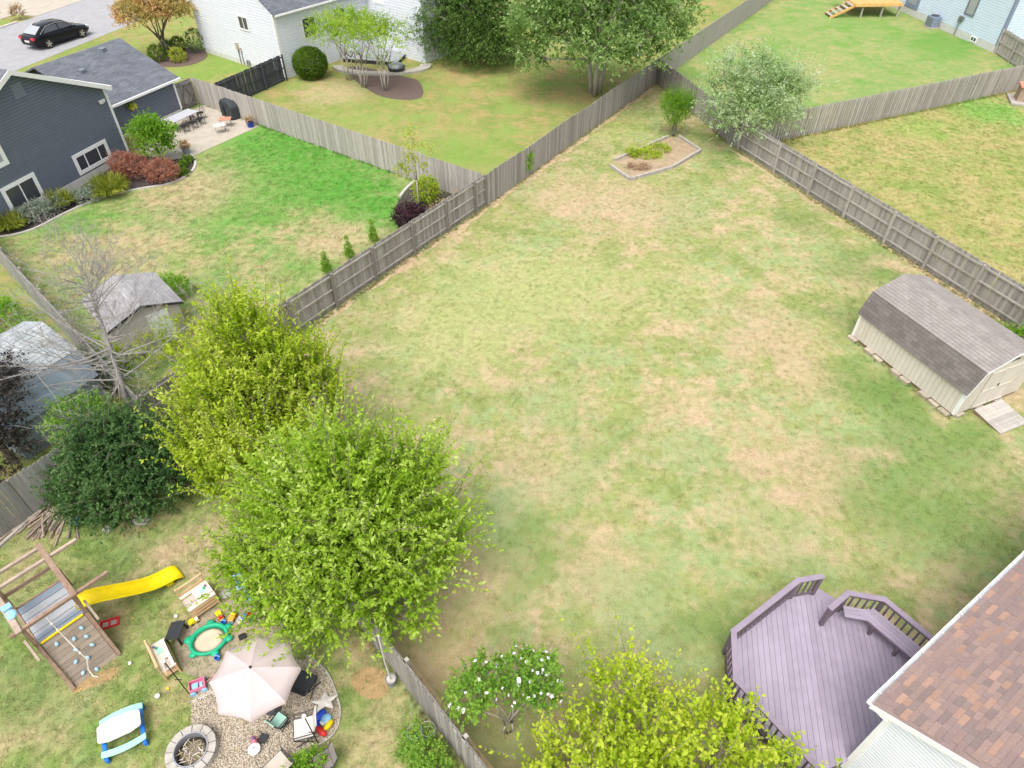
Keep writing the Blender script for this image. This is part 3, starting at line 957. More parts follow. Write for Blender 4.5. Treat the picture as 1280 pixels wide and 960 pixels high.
# --- its garage wing
GA, GB = (-25.19, 42.21), (-22.78, 47.18)
Wg = math.dist(GA, GB)
gr = thing('garage_wing', 'low slate grey garage wing with dark shingle roof by the patio', 'garage', (GA[0], GA[1], 0), ang(GA, GB))
ge, gp, gd = 2.3, 0.42, 4.2
rg = ge + gp * gd
MB().extr([(0, 0.02, 0), (0, gd, 0), (0, 2 * gd, 0), (0, 2 * gd, ge), (0, gd, rg), (0, 0.02, ge)], (Wg, 0, 0)).build('wall', 'siding_slate', gr)
o = lap_siding(Wg, ge, 0.155).build('siding', 'siding_slate', gr)
o['kind'] = 'stuff'
MB().box(0, Wg + 0.01, -0.07, 0.018, 0, 0.25).build('foundation', 'foundation', gr)
MB().box(Wg - 0.08, Wg + 0.06, -0.08, 0.08, 0.25, ge).build('corner_board', 'trim_white', gr)
slope(gr, 'roof', (-0.6, -0.35, ge - 0.35 * gp + 0.08), (1, 0, 0), (0, 1, gp), Wg + 0.95, (gd + 0.35) * math.hypot(1, gp), 'roof_slate')
slope(gr, 'roof', (Wg + 0.35, 2 * gd + 0.35, ge - 0.35 * gp + 0.08), (-1, 0, 0), (0, -1, gp), Wg + 0.95, (gd + 0.35) * math.hypot(1, gp), 'roof_slate')
MB().box(-0.6, Wg + 0.36, -0.45, -0.34, ge - 0.35 * gp - 0.04, ge - 0.35 * gp + 0.09).build('gutter', 'trim_white', gr)
for ry in (1.9, 2.9):
    MB().box(Wg * (0.25 if ry < 2 else 0.72) - 0.17, Wg * (0.25 if ry < 2 else 0.72) + 0.17, ry + 0.6, ry + 0.95, ge + gp * (ry + 0.6), ge + gp * (ry + 0.8) + 0.22).build('roof_vent', 'trim_grey', gr)
hb = thing('hanging_basket', 'small hanging basket of yellow flowers on the slate garage wall', 'basket', (0, 0, 0))
hb_c = WM[gr.name] @ Vector((1.75, -0.28, 1.62))
hb.location = hb_c
WM[hb.name] = Matrix.Translation(hb_c)
MB().lathe([(0.07, -0.16), (0.15, -0.06), (0.18, 0.02)], 12).build('basket', 'terracotta', hb)
MB().beam((0, 0, 0.05), (0, 0, 0.5), 0.015, 0.015).beam((0, 0, 0.5), (-0.25, 0.13, 0.5), 0.015, 0.015).build('bracket', 'black', hb)

# --- white house beyond the black fence
WA, WB = (-25.51, 60.15), (-17.18, 53.76)
Ww = math.dist(WA, WB)
wh = thing('white_house', 'two storey white sided house with dark shingle roof behind the round bush', 'house', (WA[0], WA[1], 0), ang(WA, WB))
we, wp = 4.55, 0.62
wr = we + wp * Ww / 2
Dw = 9.0
MB().extr([(0, 0.02, 0), (Ww, 0.02, 0), (Ww, 0.02, we), (Ww / 2, 0.02, wr), (0, 0.02, we)], (0, Dw, 0)).build('wall', 'siding_white', wh)
def gab2(z):
    if z <= we:
        return (0.0, Ww)
    k = (z - we) / (wr - we) * Ww / 2
    return (k, Ww - k)
o = lap_siding(Ww, wr, 0.2, top=gab2).build('siding', 'siding_white', wh)
o['kind'] = 'stuff'
MB().box(-0.01, Ww + 0.075, -0.07, 0.019, 0, 0.35).build('foundation', 'foundation', wh)
# right hand wall, its own lapped siding turned to face the garden
X = Matrix.Translation((Ww, 0.0, 0)) @ Matrix.Rotation(R(90), 4, 'Z')
o = lap_siding(Dw, we, 0.2).build('siding', 'siding_white', wh, mtx=X)
o['kind'] = 'stuff'
MB().box(Ww - 0.05, Ww + 0.085, -0.085, 0.08, 0.351, we).build('corner_board', 'trim_white', wh)
MB().tube([(Ww + 0.10, -0.14, 0.1), (Ww + 0.10, -0.14, we - 0.1)], 0.045, 8).build('downpipe', 'trim_white', wh)
for sgn in (0, 1):
    l = (Ww / 2 + 0.35) * math.hypot(1, wp)
    if sgn:
        slope(wh, 'roof', (Ww + 0.35, Dw + 0.2, we - 0.35 * wp + 0.1), (0, -1, 0), (-1, 0, wp), Dw + 0.35, l, 'roof_slate')
    else:
        slope(wh, 'roof', (-0.35, -0.15, we - 0.35 * wp + 0.1), (0, 1, 0), (1, 0, wp), Dw + 0.35, l, 'roof_slate')
MB().box(Ww + 0.33, Ww + 0.44, -0.1, Dw, we - 0.35 * wp - 0.03, we - 0.35 * wp + 0.09).build('gutter', 'trim_white', wh)
rect_window(wh, 6.1, 2.75, 1.2, 1.0, 0.09, (0.5,), gm='glass', y=-0.055)
rect_window(wh, 8.35, 0.30, 0.85, 0.6, 0.07, (0.5,), gm='glass', y=-0.055)
for (y0, z0, w_, h_) in ((2.3, 2.2, 1.3, 1.5), (5.4, 2.2, 1.2, 1.5)):
    o = MB(X).box(y0, y0 + w_, -0.07, 0.0, z0, z0 + h_).build('window', 'trim_white', wh)
    MB(X).box(y0 + 0.1, y0 + w_ / 2 - 0.02, -0.08, -0.05, z0 + 0.1, z0 + h_ - 0.1).build('pane', 'glass', o)
    MB(X).box(y0 + w_ / 2 + 0.02, y0 + w_ - 0.1, -0.08, -0.05, z0 + 0.1, z0 + h_ - 0.1).build('pane', 'glass', o)
MB().box(5.0, 5.25, -0.2, -0.02, 1.1, 1.6).box(5.4, 5.55, -0.16, -0.02, 1.0, 1.3).build('meter_box', 'taupe', wh)
MB().tube([(5.1, -0.1, 1.1), (5.1, -0.1, 0.05)], 0.035, 6).tube([(5.48, -0.1, 1.0), (5.5, -0.12, 0.05)], 0.03, 6).build('meter_pipe', 'metal_grey', wh)
MB().tube([(6.0, -0.15, 0.05), (6.05, -0.15, 0.5), (6.3, -0.15, 0.5), (6.3, -0.15, 0.1)], 0.05, 6).build('gas_pipe', 'metal_grey', wh)
# back wing
XB = Matrix.Translation((Ww - 0.4, Dw, 0))
MB(XB).box(-6, 6.5, 0.0, 8, 0, 5.6).build('rear_wing', 'siding_white', wh)
o = lap_siding(6.9, 5.6, 0.2, x0=-0.4).build('siding', 'siding_white', wh, mtx=XB)
o['kind'] = 'stuff'
MB(XB).box(1.3, 2.5, -0.09, -0.02, 3.6, 5.0).build('window', 'trim_white', wh)
slope(wh, 'roof', (Ww - 6.6, Dw - 0.35, 5.5), (1, 0, 0), (0, 1, 0.4), 13.2, 5, 'roof_slate')

# grey timber deck and round stone patio behind the white house
gd_ = thing('grey_deck', 'low grey board deck behind the white house', 'deck', (*(-11.58, 58.54), 0), R(-12))
for i in range(26):
    MB().box(-1.7, 2.9, -1.5 + i * 0.15, -1.5 + i * 0.15 + 0.143, 0.28, 0.32).build('board', 'grey_deck', gd_)
MB().box(-1.65, 2.85, -1.45, 2.3, 0.0, 0.27).build('frame', 'metal_dark', gd_)
arc = [(math.cos(R(a)), math.sin(R(a))) for a in range(180, 375, 12)]
cx, cy, _ = (-10.22, 56.26, 0.00)
op = [(cx + 3.9 * a, cy + 2.0 * b) for a, b in arc]
ip = [(cx + 3.0 * a, cy + 1.35 * b) for a, b in arc]
rg_ = thing('stone_edging', 'curved pale stone edging round the grey deck patio', 'edging', (cx, cy, 0))
for i in range(len(arc) - 1):
    q = [op[i], op[i + 1], ip[i + 1], ip[i]]
    q = [(x * .98 + .02 * sum(p[0] for p in q) / 4 - cx, y * .98 + .02 * sum(p[1] for p in q) / 4 - cy) for x, y in q]
    MB().prism(q, 0, 0.16).build('stone', 'stone', rg_)
fp = thing('fire_bowl', 'dark round fire bowl on the pale stone edging', 'fire bowl', (-8.95, 55.16, 0.00), 0)
MB().lathe([(0.35, 0.05), (0.62, 0.2), (0.72, 0.42), (0.66, 0.42), (0.55, 0.22), (0.05, 0.14)], 18).build('bowl', 'metal_dark', fp)
MB().ball((0, 0, 0.42), (0.62, 0.62, 0.28), 16, 8).build('mesh_lid', 'metal_grey', fp)

# --- pale blue house, far right
BA, BB = (36.3, 76.8), (39.78, 59.74)
Wb = math.dist(BA, BB)
bh = thing('blue_house', 'pale blue sided house with grey corner trim behind the far lawn', 'house', (BA[0], BA[1], 0), ang(BA, BB))
MB().box(0, Wb, 0.02, 14, 0, 5.6).build('wall', 'siding_blue', bh)
o = lap_siding(Wb, 5.6, 0.19).build('siding', 'siding_blue', bh)
o['kind'] = 'stuff'
MB().box(-0.02, Wb + 0.07, -0.07, 0.018, 0, 0.55).build('foundation', 'foundation', bh)
MB().box(Wb - 0.12, Wb + 0.085, -0.09, 0.16, 0.551, 5.6).build('corner_board', 'trim_bluegrey', bh)
X = Matrix.Translation((Wb, 0.0, 0)) @ Matrix.Rotation(R(90), 4, 'Z')
o = lap_siding(14, 5.6, 0.19).build('siding', 'siding_blue', bh, mtx=X)
o['kind'] = 'stuff'
rect_window(bh, Wb - 4.7, 1.75, 1.15, 1.5, 0.13, (), fm='trim_grey', gm='glass_pale', y=-0.055)
rect_window(bh, Wb - 2.9, 0.12, 0.75, 0.42, 0.08, (0.5,), y=-0.072)
rect_window(bh, Wb - 8.3, 0.12, 0.75, 0.42, 0.08, (0.5,), y=-0.072)
dr = MB().box(Wb - 12.2, Wb - 10.4, -0.12, -0.02, 0.6, 2.7).build('patio_door', 'trim_bluegrey', bh)
MB().box(Wb - 11.8, Wb - 10.8, -0.14, -0.11, 0.9, 2.5).build('pane', 'glass_pale', dr)
slope(bh, 'roof', (-0.3, -0.4, 5.55), (1, 0, 0), (0, 1, 0.4), Wb + 0.6, 8, 'roof_slate')
ac = thing('air_conditioner', 'grey air conditioner unit on a stand beside the pale blue house', 'air conditioner', (0, 0, 0))
acw = WM[bh.name] @ Vector((Wb - 7.3, -0.55, 0))
ac.location = acw
ac.rotation_euler[2] = ang(BA, BB)
WM[ac.name] = Matrix.Translation(acw) @ Matrix.Rotation(ang(BA, BB), 4, 'Z')
MB().box(-0.55, 0.55, -0.5, 0.42, 0.0, 0.1).build('slab', 'concrete', ac)
MB().box(-0.45, 0.45, -0.42, 0.36, 0.1, 0.95).build('case', 'trim_bluegrey', ac, bevel=0.03)
for k in range(7):
    MB().box(-0.43, 0.43, -0.435, -0.42, 0.18 + k * 0.1, 0.22 + k * 0.1).build('louvre', 'metal_grey', ac)
MB().lathe([(0.34, 0.95), (0.36, 0.99), (0.06, 0.99)], 16).build('fan_grille', 'metal_dark', ac)
pw_ = WM[bh.name] @ Vector((Wb - 4.75, -0.18, 0))
mt = thing('meter_post', 'slim meter post with box against the pale blue house', 'meter', tuple(pw_), ang(BA, BB))
MB().tube([(0, 0, 0), (0, 0, 1.5)], 0.04, 8).build('conduit', 'metal_grey', mt)
MB().box(-0.14, 0.14, -0.1, 0.1, 1.1, 1.55).box(0.2, 0.34, -0.06, 0.1, 1.25, 1.5).build('box', 'metal_grey', mt)

# orange timber deck and stairs of the blue house
dkx, dky, _ = (33.95, 69.74, 1.10)
td = thing('timber_deck', 'new orange timber deck with open stairs at the pale blue house', 'deck', (dkx, dky + 0.76, 0), R(3))
for i in range(30):
    MB().box(-2.3 + i * 0.15, -2.3 + i * 0.15 + 0.142, -0.7, 3.4, 1.16, 1.2).build('board', 'new_wood', td)
MB().box(-2.3, 2.2, -0.76, -0.72, 0.95, 1.19).box(-2.36, -2.31, -0.72, 3.4, 0.95, 1.19).build('rim_board', 'new_wood', td)
for x in (-1.5, 0.4, 2.0):
    MB().box(x, x + 0.14, -0.6, -0.46, 0, 1.15).build('post', 'bed_timber', td)
for k in range(5):
    MB().box(-2.65 - k * 0.42, -2.33 - k * 0.42, -0.6, 0.7, 1.0 - k * 0.21, 1.04 - k * 0.21).build('tread', 'bed_timber', td)
for y in (-0.64, 0.72):
    MB().extr([(-2.36, y, 1.1), (-2.36, y, 0.85), (-4.15, y, 0.0), (-4.4, y, 0.0), (-4.4, y, 0.12)], (0, 0.04, 0)).build('stringer', 'new_wood', td)

# brown block planter at the right edge
rb = thing('block_pillar', 'brown stone block pillar on a pale slab by the shadowbox fence', 'pillar', (36.23, 48.93, 0.00), R(-20))
MB().box(-0.9, 1.4, -0.9, 1.1, 0, 0.18).build('slab', 'stone', rb, bevel=0.03)
for k in range(5):
    for j in range(3):
        MB().box(-0.55 + j * 0.38, -0.55 + j * 0.38 + 0.37, -0.5, 0.5, 0.18 + k * 0.18, 0.18 + k * 0.18 + 0.172).build('block', 'retaining', rb)
MB().box(-0.66, 0.70, -0.6, 0.6, 1.08, 1.2).build('cap', 'terracotta', rb, bevel=0.02)

# --- cream gambrel shed on the lawn
SB, SA = (16.46, 17.78), (14.44, 22.52)
ls = math.dist(SA, SB)
sw = 3.4
sh = thing('barn_shed', 'cream gambrel shed with grey shingle roof and plank ramp on the lawn', 'shed', (SB[0], SB[1], 0), ang(SB, SA))
# frame: x along the long side (front end at 0), the body lies on -y ... keep y positive away from the lawn
s_w = -1
zb, ze, zk, zr = 0.16, 1.36, 2.20, 2.64
ins = 0.30
prof = [(0, zb), (0, ze), (ins, zk), (sw / 2, zr), (sw - ins, zk), (sw, ze), (sw, zb)]
MB().extr([(0.02, s_w * (y + (0.02 if y < 1 else -0.02)), z) for y, z in prof], (ls - 0.04, 0, 0)).build('wall', 'siding_cream', sh)
n = 26
for i in range(n):
    MB().box(i * ls / n + 0.006, (i + 1) * ls / n - 0.006, -0.02, 0.012, zb, ze - 0.02).build('siding_board', 'siding_cream', sh)
nf = 15
for i in range(nf):
    y0, y1 = sw * i / nf + 0.006, sw * (i + 1) / nf - 0.006
    def zt(y):
        y = min(y, sw - y)
        return (ze + (zk - ze) * y / ins) if y < ins else zk + (zr - zk) * (y - ins) / (sw / 2 - ins)
    zz = [zt(y0), zt(y1)]
    MB().extr([(-0.012, -y0, zb), (-0.012, -y1, zb), (-0.012, -y1, zz[1] - 0.02), (-0.012, -y0, zz[0] - 0.02)], (0.03, 0, 0)).build('siding_board', 'siding_cream', sh)
MB().box(-0.035, 0.07, -0.09, 0.03, zb, ze - 0.01).build('corner_board', 'trim_white', sh)
MB().box(ls - 0.07, ls + 0.03, -0.03, 0.03, zb, ze - 0.01).build('corner_board', 'trim_white', sh)
ro = 0.10
xo = 0.12
def gslope(name, ya, za, yb, zb_):
    """roof facet between profile points"""
    up = Vector((0, -(yb - ya), zb_ - za))
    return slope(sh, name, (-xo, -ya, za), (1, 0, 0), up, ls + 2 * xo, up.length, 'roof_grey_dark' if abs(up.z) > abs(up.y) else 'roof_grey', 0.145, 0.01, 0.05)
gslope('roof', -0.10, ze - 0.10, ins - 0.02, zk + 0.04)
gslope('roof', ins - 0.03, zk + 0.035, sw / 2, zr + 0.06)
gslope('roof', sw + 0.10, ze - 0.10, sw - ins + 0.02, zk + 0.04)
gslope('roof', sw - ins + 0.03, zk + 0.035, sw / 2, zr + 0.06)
for (y0, z0), (y1, z1) in (((-0.1, ze - 0.1), (ins, zk + 0.03)), ((ins, zk + 0.03), (sw / 2, zr + 0.05)), ((sw / 2, zr + 0.05), (sw - ins, zk + 0.03)), ((sw - ins, zk + 0.03), (sw + 0.1, ze - 0.1))):
    MB().extr([(-xo - 0.01, -y0, z0), (-xo - 0.01, -y1, z1), (-xo - 0.01, -y1, z1 - 0.11), (-xo - 0.01, -y0, z0 - 0.11)], (0.03, 0, 0)).build('rake_board', 'trim_white', sh)
door = MB().box(-0.045, -0.02, -2.45, -0.82, zb + 0.03, 1.98).build('door', 'siding_cream', sh)
for yy in (-2.45, -1.67, -1.59, -0.88):
    MB().box(-0.062, -0.046, yy, yy + 0.07, zb + 0.05, 1.95).build('door_trim', 'siding_cream', door)
for zz in (zb + 0.05, 1.0, 1.88):
    MB().box(-0.064, -0.047, -2.38, -0.89, zz, zz + 0.07).build('door_trim', 'siding_cream', door)
MB().box(-0.085, -0.062, -1.60, -1.56, 1.12, 1.24).build('handle', 'black', door)
MB().extr([(-0.03, -1.35, 2.26), (-0.03, -2.05, 2.26), (-0.03, -1.7, 2.50)], (0.02, 0, 0)).build('gable_vent', 'metal_dark', sh)
for i in range(11):
    x = 0.1 + i * 0.47
    if i in (3, 6, 9):
        continue
    MB().box(x, x + 0.42, 0.02 if i % 2 else -0.06, 0.2, 0, 0.1 + 0.03 * (i % 3)).build('foundation_block', 'block', sh)
for i in range(3):
    MB().box(-0.12, 0.12, -0.5 - i * 1.0, -0.1 - i * 1.0, 0, 0.13).build('foundation_block', 'block', sh)
MB().box(0.1, ls - 0.1, -0.12, -0.03, 0.03, zb).box(0.02, 0.1, -sw + 0.1, -0.1, 0.03, zb).build('skid_beam', 'play_wood', sh)
ramp = thing('plank_ramp', 'weathered plank ramp in front of the cream shed doors', 'ramp', (0, 0, 0))
rc = WM[sh.name] @ Vector((-0.14, -0.92, 0))
ramp.location = rc
ramp.rotation_euler[2] = ang(SB, SA)
WM[ramp.name] = Matrix.Translation(rc) @ Matrix.Rotation(ang(SB, SA), 4, 'Z')
for i in range(8):
    x0, x1 = -0.15 * i - 0.145, -0.15 * i
    z0, z1 = 0.19 - 0.14 * (i + 1) / 8, 0.19 - 0.14 * i / 8
    MB().extr([(x0, 0.0, z0), (x1, 0.0, z1), (x1, 0.0, z1 - 0.03), (x0, 0.0, z0 - 0.03)], (0, -1.45, 0)).build('plank', 'plank_grey', ramp)
MB().extr([(-1.2, -0.02, 0.0), (0, -0.02, 0.0), (0, -0.02, 0.15), (-1.2, -0.02, 0.02)], (0, -0.05, 0)).extr([(-1.2, -1.38, 0.0), (0, -1.38, 0.0), (0, -1.38, 0.15), (-1.2, -1.38, 0.02)], (0, -0.05, 0)).build('bearer', 'play_wood', ramp)

# --- small pale shed in the slate house garden
e1a, e1b = (-15.25, 22.3), (-14.05, 23.75)
p1_ = thing('garden_shed', 'small pale garden shed with grey roof beside a lime shrub', 'shed', (-13.75, 22.75, 0), R(133))
sw1, sd1, h1, r1 = 2.7, 2.7, 1.72, 2.20      # x: depth, y: width to the left
MB().extr([(0, 0, 0), (0, sw1, 0), (0, sw1, h1), (0, sw1 / 2, r1), (0, 0, h1)], (sd1, 0, 0)).build('wall', 'siding_pink', p1_)
pr = (r1 - h1) / (sw1 / 2)
slope(p1_, 'roof', (-0.12, -0.18, h1 - 0.18 * pr + 0.04), (1, 0, 0), (0, 1, pr), sd1 + 0.24, (sw1 / 2 + 0.18) * math.hypot(1, pr), 'roof_pale')
slope(p1_, 'roof', (sd1 + 0.12, sw1 + 0.18, h1 - 0.18 * pr + 0.04), (-1, 0, 0), (0, -1, pr), sd1 + 0.24, (sw1 / 2 + 0.18) * math.hypot(1, pr), 'roof_pale')
MB().box(-0.02, 0.0, 0.5, 1.35, 0.05, 1.65).build('door', 'trim_white', p1_)
for ys in (-0.18, sw1 + 0.18):
    MB().extr([(-0.13, ys, h1 - 0.18 * pr + 0.05), (-0.13, sw1 / 2, r1 + 0.05), (-0.13, sw1 / 2, r1 - 0.06), (-0.13, ys, h1 - 0.18 * pr - 0.06)], (0.02, 0, 0)).build('rake_board', 'metal_dark', p1_)

# --- blue grey barn at the left edge
bx = thing('gambrel_barn', 'small barn with pale shingle top and blue grey lower roof under the bare tree', 'shed', (-15.75, 18.75, 0), R(240))
# x runs along the ridge away to the lower left, y towards the camera side is +y
lb = 3.3
MB().extr([(0, -3.6, 0), (0, 0.42, 0), (0, 0.42, 1.6), (0, 0, 2.45), (0, -1.6, 3.05), (0, -3.2, 2.45), (0, -3.6, 1.6)], (lb, 0, 0)).build('wall', 'barn_metal', bx)
slope(bx, 'roof', (lb + 0.1, 0.02, 2.47), (-1, 0, 0), (0, -1.6, 0.61), lb + 0.2, 1.73, 'roof_barn', 0.17)
slope(bx, 'roof', (-0.1, -3.22, 2.47), (1, 0, 0), (0, 1.6, 0.61), lb + 0.2, 1.73, 'roof_barn', 0.17)
MB().extr([(-0.1, 0.03, 2.46), (-0.1, 0.50, 1.42), (-0.1, 0.46, 1.40), (-0.1, -0.01, 2.42)], (lb + 0.2, 0, 0)).build('lower_roof', 'barn_metal', bx)
MB().extr([(-0.1, -3.23, 2.46), (-0.1, -3.68, 1.42), (-0.1, -3.64, 1.40), (-0.1, -3.19, 2.42)], (lb + 0.2, 0, 0)).build('lower_roof', 'barn_metal', bx)

# --- the near house: brown shingle roof and white gable wall at the bottom right
EC = Vector((7.636, 5.919, 3.5))
eu = Vector((0.8236, 0.5672, 0))
ev = Vector((0.5672, -0.8236, 0))
nh_a = math.atan2(eu.y, eu.x)
nh = thing('brown_roof_house', 'house with brown mottled shingle roof and white gable siding beside the purple deck', 'house', (EC.x, EC.y, 0), nh_a)
# frame: x along the eave, y = -(towards the ridge)
ps = 0.513
hw = 4.6                                   # half span
LH = 12.0
wx, wy = 0.32, 0.38                        # overhangs
wz = 3.5 + wy * ps - 0.12
rz_ = 3.5 + hw * ps
MB().extr([(wx + 0.02, -wy - 0.02, 0), (wx + 0.02, -wy - 0.02, wz - 0.05), (wx + 0.02, -hw, rz_ - 0.15), (wx + 0.02, -2 * hw + wy, wz - 0.05), (wx + 0.02, -2 * hw + wy, 0)], (LH, 0, 0)).build('wall', 'siding_white', nh)
X = Matrix.Translation((wx, -wy, 0)) @ Matrix.Rotation(R(-90), 4, 'Z')
span = 2 * (hw - wy)
def gab3(z):
    if z <= wz:
        return (0.0, span)
    k = (z - wz) / ps
    return (k, span - k)
o = lap_siding(span, rz_ - 0.1, 0.115, top=gab3, out=0.036).build('siding', 'siding_white', nh, mtx=X)
o['kind'] = 'stuff'
X2 = Matrix.Translation((wx + LH, -wy, 0)) @ Matrix.Rotation(R(180), 4, 'Z')
o = lap_siding(LH, wz - 0.05, 0.115, out=0.036).build('siding', 'siding_white', nh, mtx=X2)
o['kind'] = 'stuff'
MB().box(wx - 0.06, wx + 0.08, -wy - 0.08, -wy + 0.06, 0.1, wz - 0.08).build('corner_board', 'trim_white', nh)
# roof deck
sl = hw * math.hypot(1, ps)
upv = Vector((0, -1, ps)).normalized()
nrm = Vector((0, ps, 1)).normalized()
RX = Matrix((Vector((1, 0, 0)), upv, Vector((1, 0, 0)).cross(upv))).transposed().to_4x4()
flip = RX.to_3x3().col[2].z < 0
RXM = Matrix((Vector((-1, 0, 0)), upv, Vector((-1, 0, 0)).cross(upv))).transposed().to_4x4()
RXM.translation = Vector((0, 0, 3.5))
roof = MB().box(-LH - 0.6, 0, 0, sl, -0.03, -0.004).build('roof', 'shingle_a', nh, mtx=RXM)
slope(nh, 'roof', (-0.0, -2 * hw, 3.5), (1, 0, 0), (0, 1, ps), LH + 0.6, sl, 'shingle_a', 0.143)
# individual shingle tabs: x = -(distance along the eave), y up the slope
rng = random.Random(5)
mats4 = ['shingle_a'] * 6 + ['shingle_b'] * 4 + ['shingle_d'] * 3 + ['shingle_c'] * 2
TAB = {}
def tab_mesh(w, mname):
    key = (w, mname)
    if key not in TAB:
        cc = 0.135
        vs = [(0, 0, 0), (w, 0, 0), (w, 0, 0.011), (0, 0, 0.011), (w, cc + 0.03, 0), (0, cc + 0.03, 0), (w, cc + 0.03, 0.001), (0, cc + 0.03, 0.001)]
        me = MB().add(vs, [(0, 1, 2, 3), (3, 2, 6, 7), (0, 3, 7, 5), (1, 4, 6, 2)]).mesh('shingle')
        me.materials.append(M[mname])
        TAB[key] = me
    return TAB[key]
tabs = []
yy = 0.0
row = 0
while yy < sl - 0.05:
    xx = -0.02 - rng.uniform(0, 0.2)
    while xx > -LH - 0.5:
        w = rng.choice((0.16, 0.22, 0.30, 0.30, 0.38))
        tabs.append((xx - w, yy, w, rng.choice(mats4), rng.random()))
        xx -= w + 0.004
    yy += 0.135
    row += 1
# the ones that show largest (nearest the corner) are single objects, the rest one mesh per colour
def near_key(t):
    return -(t[0]) * 0.9 + t[1] * 1.0
tabs.sort(key=near_key)
rest = {}
for i, (x, y, w, mn, r) in enumerate(tabs):
    lift = Matrix.Translation((x, y, 0.001 + 0.004 * r))
    if i < 296:
        inst(tab_mesh(w, mn), 'shingle', roof, lift)
    else:
        q = rest.setdefault(mn, MB())
        q.m = lift
        me = tab_mesh(w, mn)
        q.add([tuple(v.co) for v in me.vertices], [tuple(p.vertices) for p in me.polygons])
for mn, q in rest.items():
    o = q.build('shingle_field', mn, roof)
    o['kind'] = 'stuff'
MB().box(0.0, LH + 0.6, 0.006, 0.086, 3.40, 3.42).box(0.0, LH + 0.6, -0.005, 0.005, 3.40, 3.49).build('gutter_channel', 'gutter_grey', nh)
MB().box(0.0, LH + 0.6, 0.087, 0.102, 3.40, 3.51).box(-0.006, 0.0, -0.005, 0.102, 3.40, 3.505).build('gutter', 'trim_white', nh)
for k in range(14):
    MB().box(0.35 + k * 0.8, 0.362 + k * 0.8, 0.0, 0.086, 3.485, 3.494).build('gutter_bracket', 'trim_white', nh)
for s_ in (0, 1):
    yA, yB = (0.0, -hw) if s_ == 0 else (-2 * hw, -hw)
    MB().extr([(-0.02, yA, 3.49), (-0.02, yB, rz_ - 0.01), (-0.02, yB, rz_ - 0.17), (-0.02, yA, 3.33)], (0.025, 0, 0)).build('rake_board', 'trim_white', nh)
    MB().extr([(0.006, yA, 3.40), (0.006, yB, rz_ - 0.08), (0.006, yB, rz_ - 0.11), (0.006, yA, 3.37)], (wx - 0.01, 0, 0)).build('soffit', 'trim_white', nh)
MB().box(0.0, LH, -wy - 0.02, -0.006, 3.36, 3.395).build('soffit', 'trim_white', nh)

# --- purple deck
ZF, RH = 0.6, 0.92
dk_pts = [(8.60, 10.16), (7.92, 10.04), (5.77, 8.55), (5.53, 7.30), (6.87, 5.35)]
hw0 = WM[nh.name] @ Vector((wx - 0.02, -wy + 0.02, 0))
hw1 = WM[nh.name] @ Vector((4.1, -wy + 0.02, 0))
dk_r = [(9.15, 9.65), (10.07, 9.46), (10.89, 8.31)]
dk = thing('purple_deck', 'purple painted timber deck with slatted railings and corner bench by the brown roof', 'deck', (8.0, 7.8, 0))
edge_end = (7.45, 4.55)
poly = [dk_pts[0], dk_pts[1], dk_pts[2], dk_pts[3], dk_pts[4], (hw0.x + 0.02, hw0.y + 0.0), (hw1.x, hw1.y), (11.15, 8.05), dk_r[2], dk_r[1], dk_r[0]]
bd = Vector((7.895 - 8.444, 6.039 - 9.05)).normalized()          # board direction
bn = Vector((-bd.y, bd.x))


def clip_strip(poly, n, lo, hi):
    def cut(pg, s, lim):
        out = []
        for i in range(len(pg)):
            a, b = Vector(pg[i]), Vector(pg[(i + 1) % len(pg)])
            da, db = s * (a.dot(n) - lim), s * (b.dot(n) - lim)
            if da >= 0:
                out.append(tuple(a))
            if (da >= 0) != (db >= 0):
                k = da / (da - db)
                out.append(tuple(a + (b - a) * k))
        return out
    pg = cut(poly, 1, lo)
    return cut(pg, -1, hi) if len(pg) > 2 else []


ds = [Vector(p).dot(bn) for p in poly]
k = min(ds)
while k < max(ds):
    pg = clip_strip(poly, bn, k + 0.0038, k + 0.1402)
    if len(pg) > 2:
        o = MB().prism([(p[0] - 8.0, p[1] - 7.8) for p in pg], ZF - 0.035, ZF)
        # orientation-safe: faces are closed prisms
        o.build('board', 'deck_board', dk)
    k += 0.144
MB().prism([((p[0] - 8.3) * 0.97 + 0.3, (p[1] - 7.4) * 0.97 - 0.4) for p in poly], 0.0, ZF - 0.06).build('skirt', 'deck_rail', dk)


def railing(pts, inward=1):
    pts = [(p[0] - 8.0, p[1] - 7.8) for p in pts]
    for i, p in enumerate(pts):
        MB().box(p[0] - 0.05, p[0] + 0.05, p[1] - 0.05, p[1] + 0.05, ZF - 0.3, ZF + RH - 0.035).build('rail_post', 'deck_rail', dk)
    for ci, (a, b) in enumerate(zip(pts[:-1], pts[1:])):
        d = (Vector(b) - Vector(a)).normalized()
        L = math.dist(a, b)
        zc = ZF + RH + 0.005 * (ci % 2)
        for z in (ZF + 0.10, ZF + RH - 0.10):
            MB().beam((*a, z + 0.004 * (ci % 2)), (*b, z + 0.004 * (ci % 2)), 0.04, 0.09).build('rail', 'deck_rail', dk)
        aa, bb = Vector(a) - d * 0.07, Vector(b) + d * 0.07
        MB().beam((aa.x, aa.y, zc), (bb.x, bb.y, zc), 0.15, 0.038).build('cap_rail', 'deck_rail_top', dk)
        n = max(1, int(L / 0.165))
        for i in range(1, n):
            q = Vector(a) + d * (L * i / n)
            MB().box(q.x - 0.019, q.x + 0.019, q.y - 0.019, q.y + 0.019, ZF + 0.05, ZF + RH - 0.05).build('baluster', 'deck_rail', dk)


railing(dk_pts + [edge_end])
railing([(8.54, 9.22), (9.15, 9.65), (10.07, 9.46), (10.89, 8.31), (11.2, 7.9)])
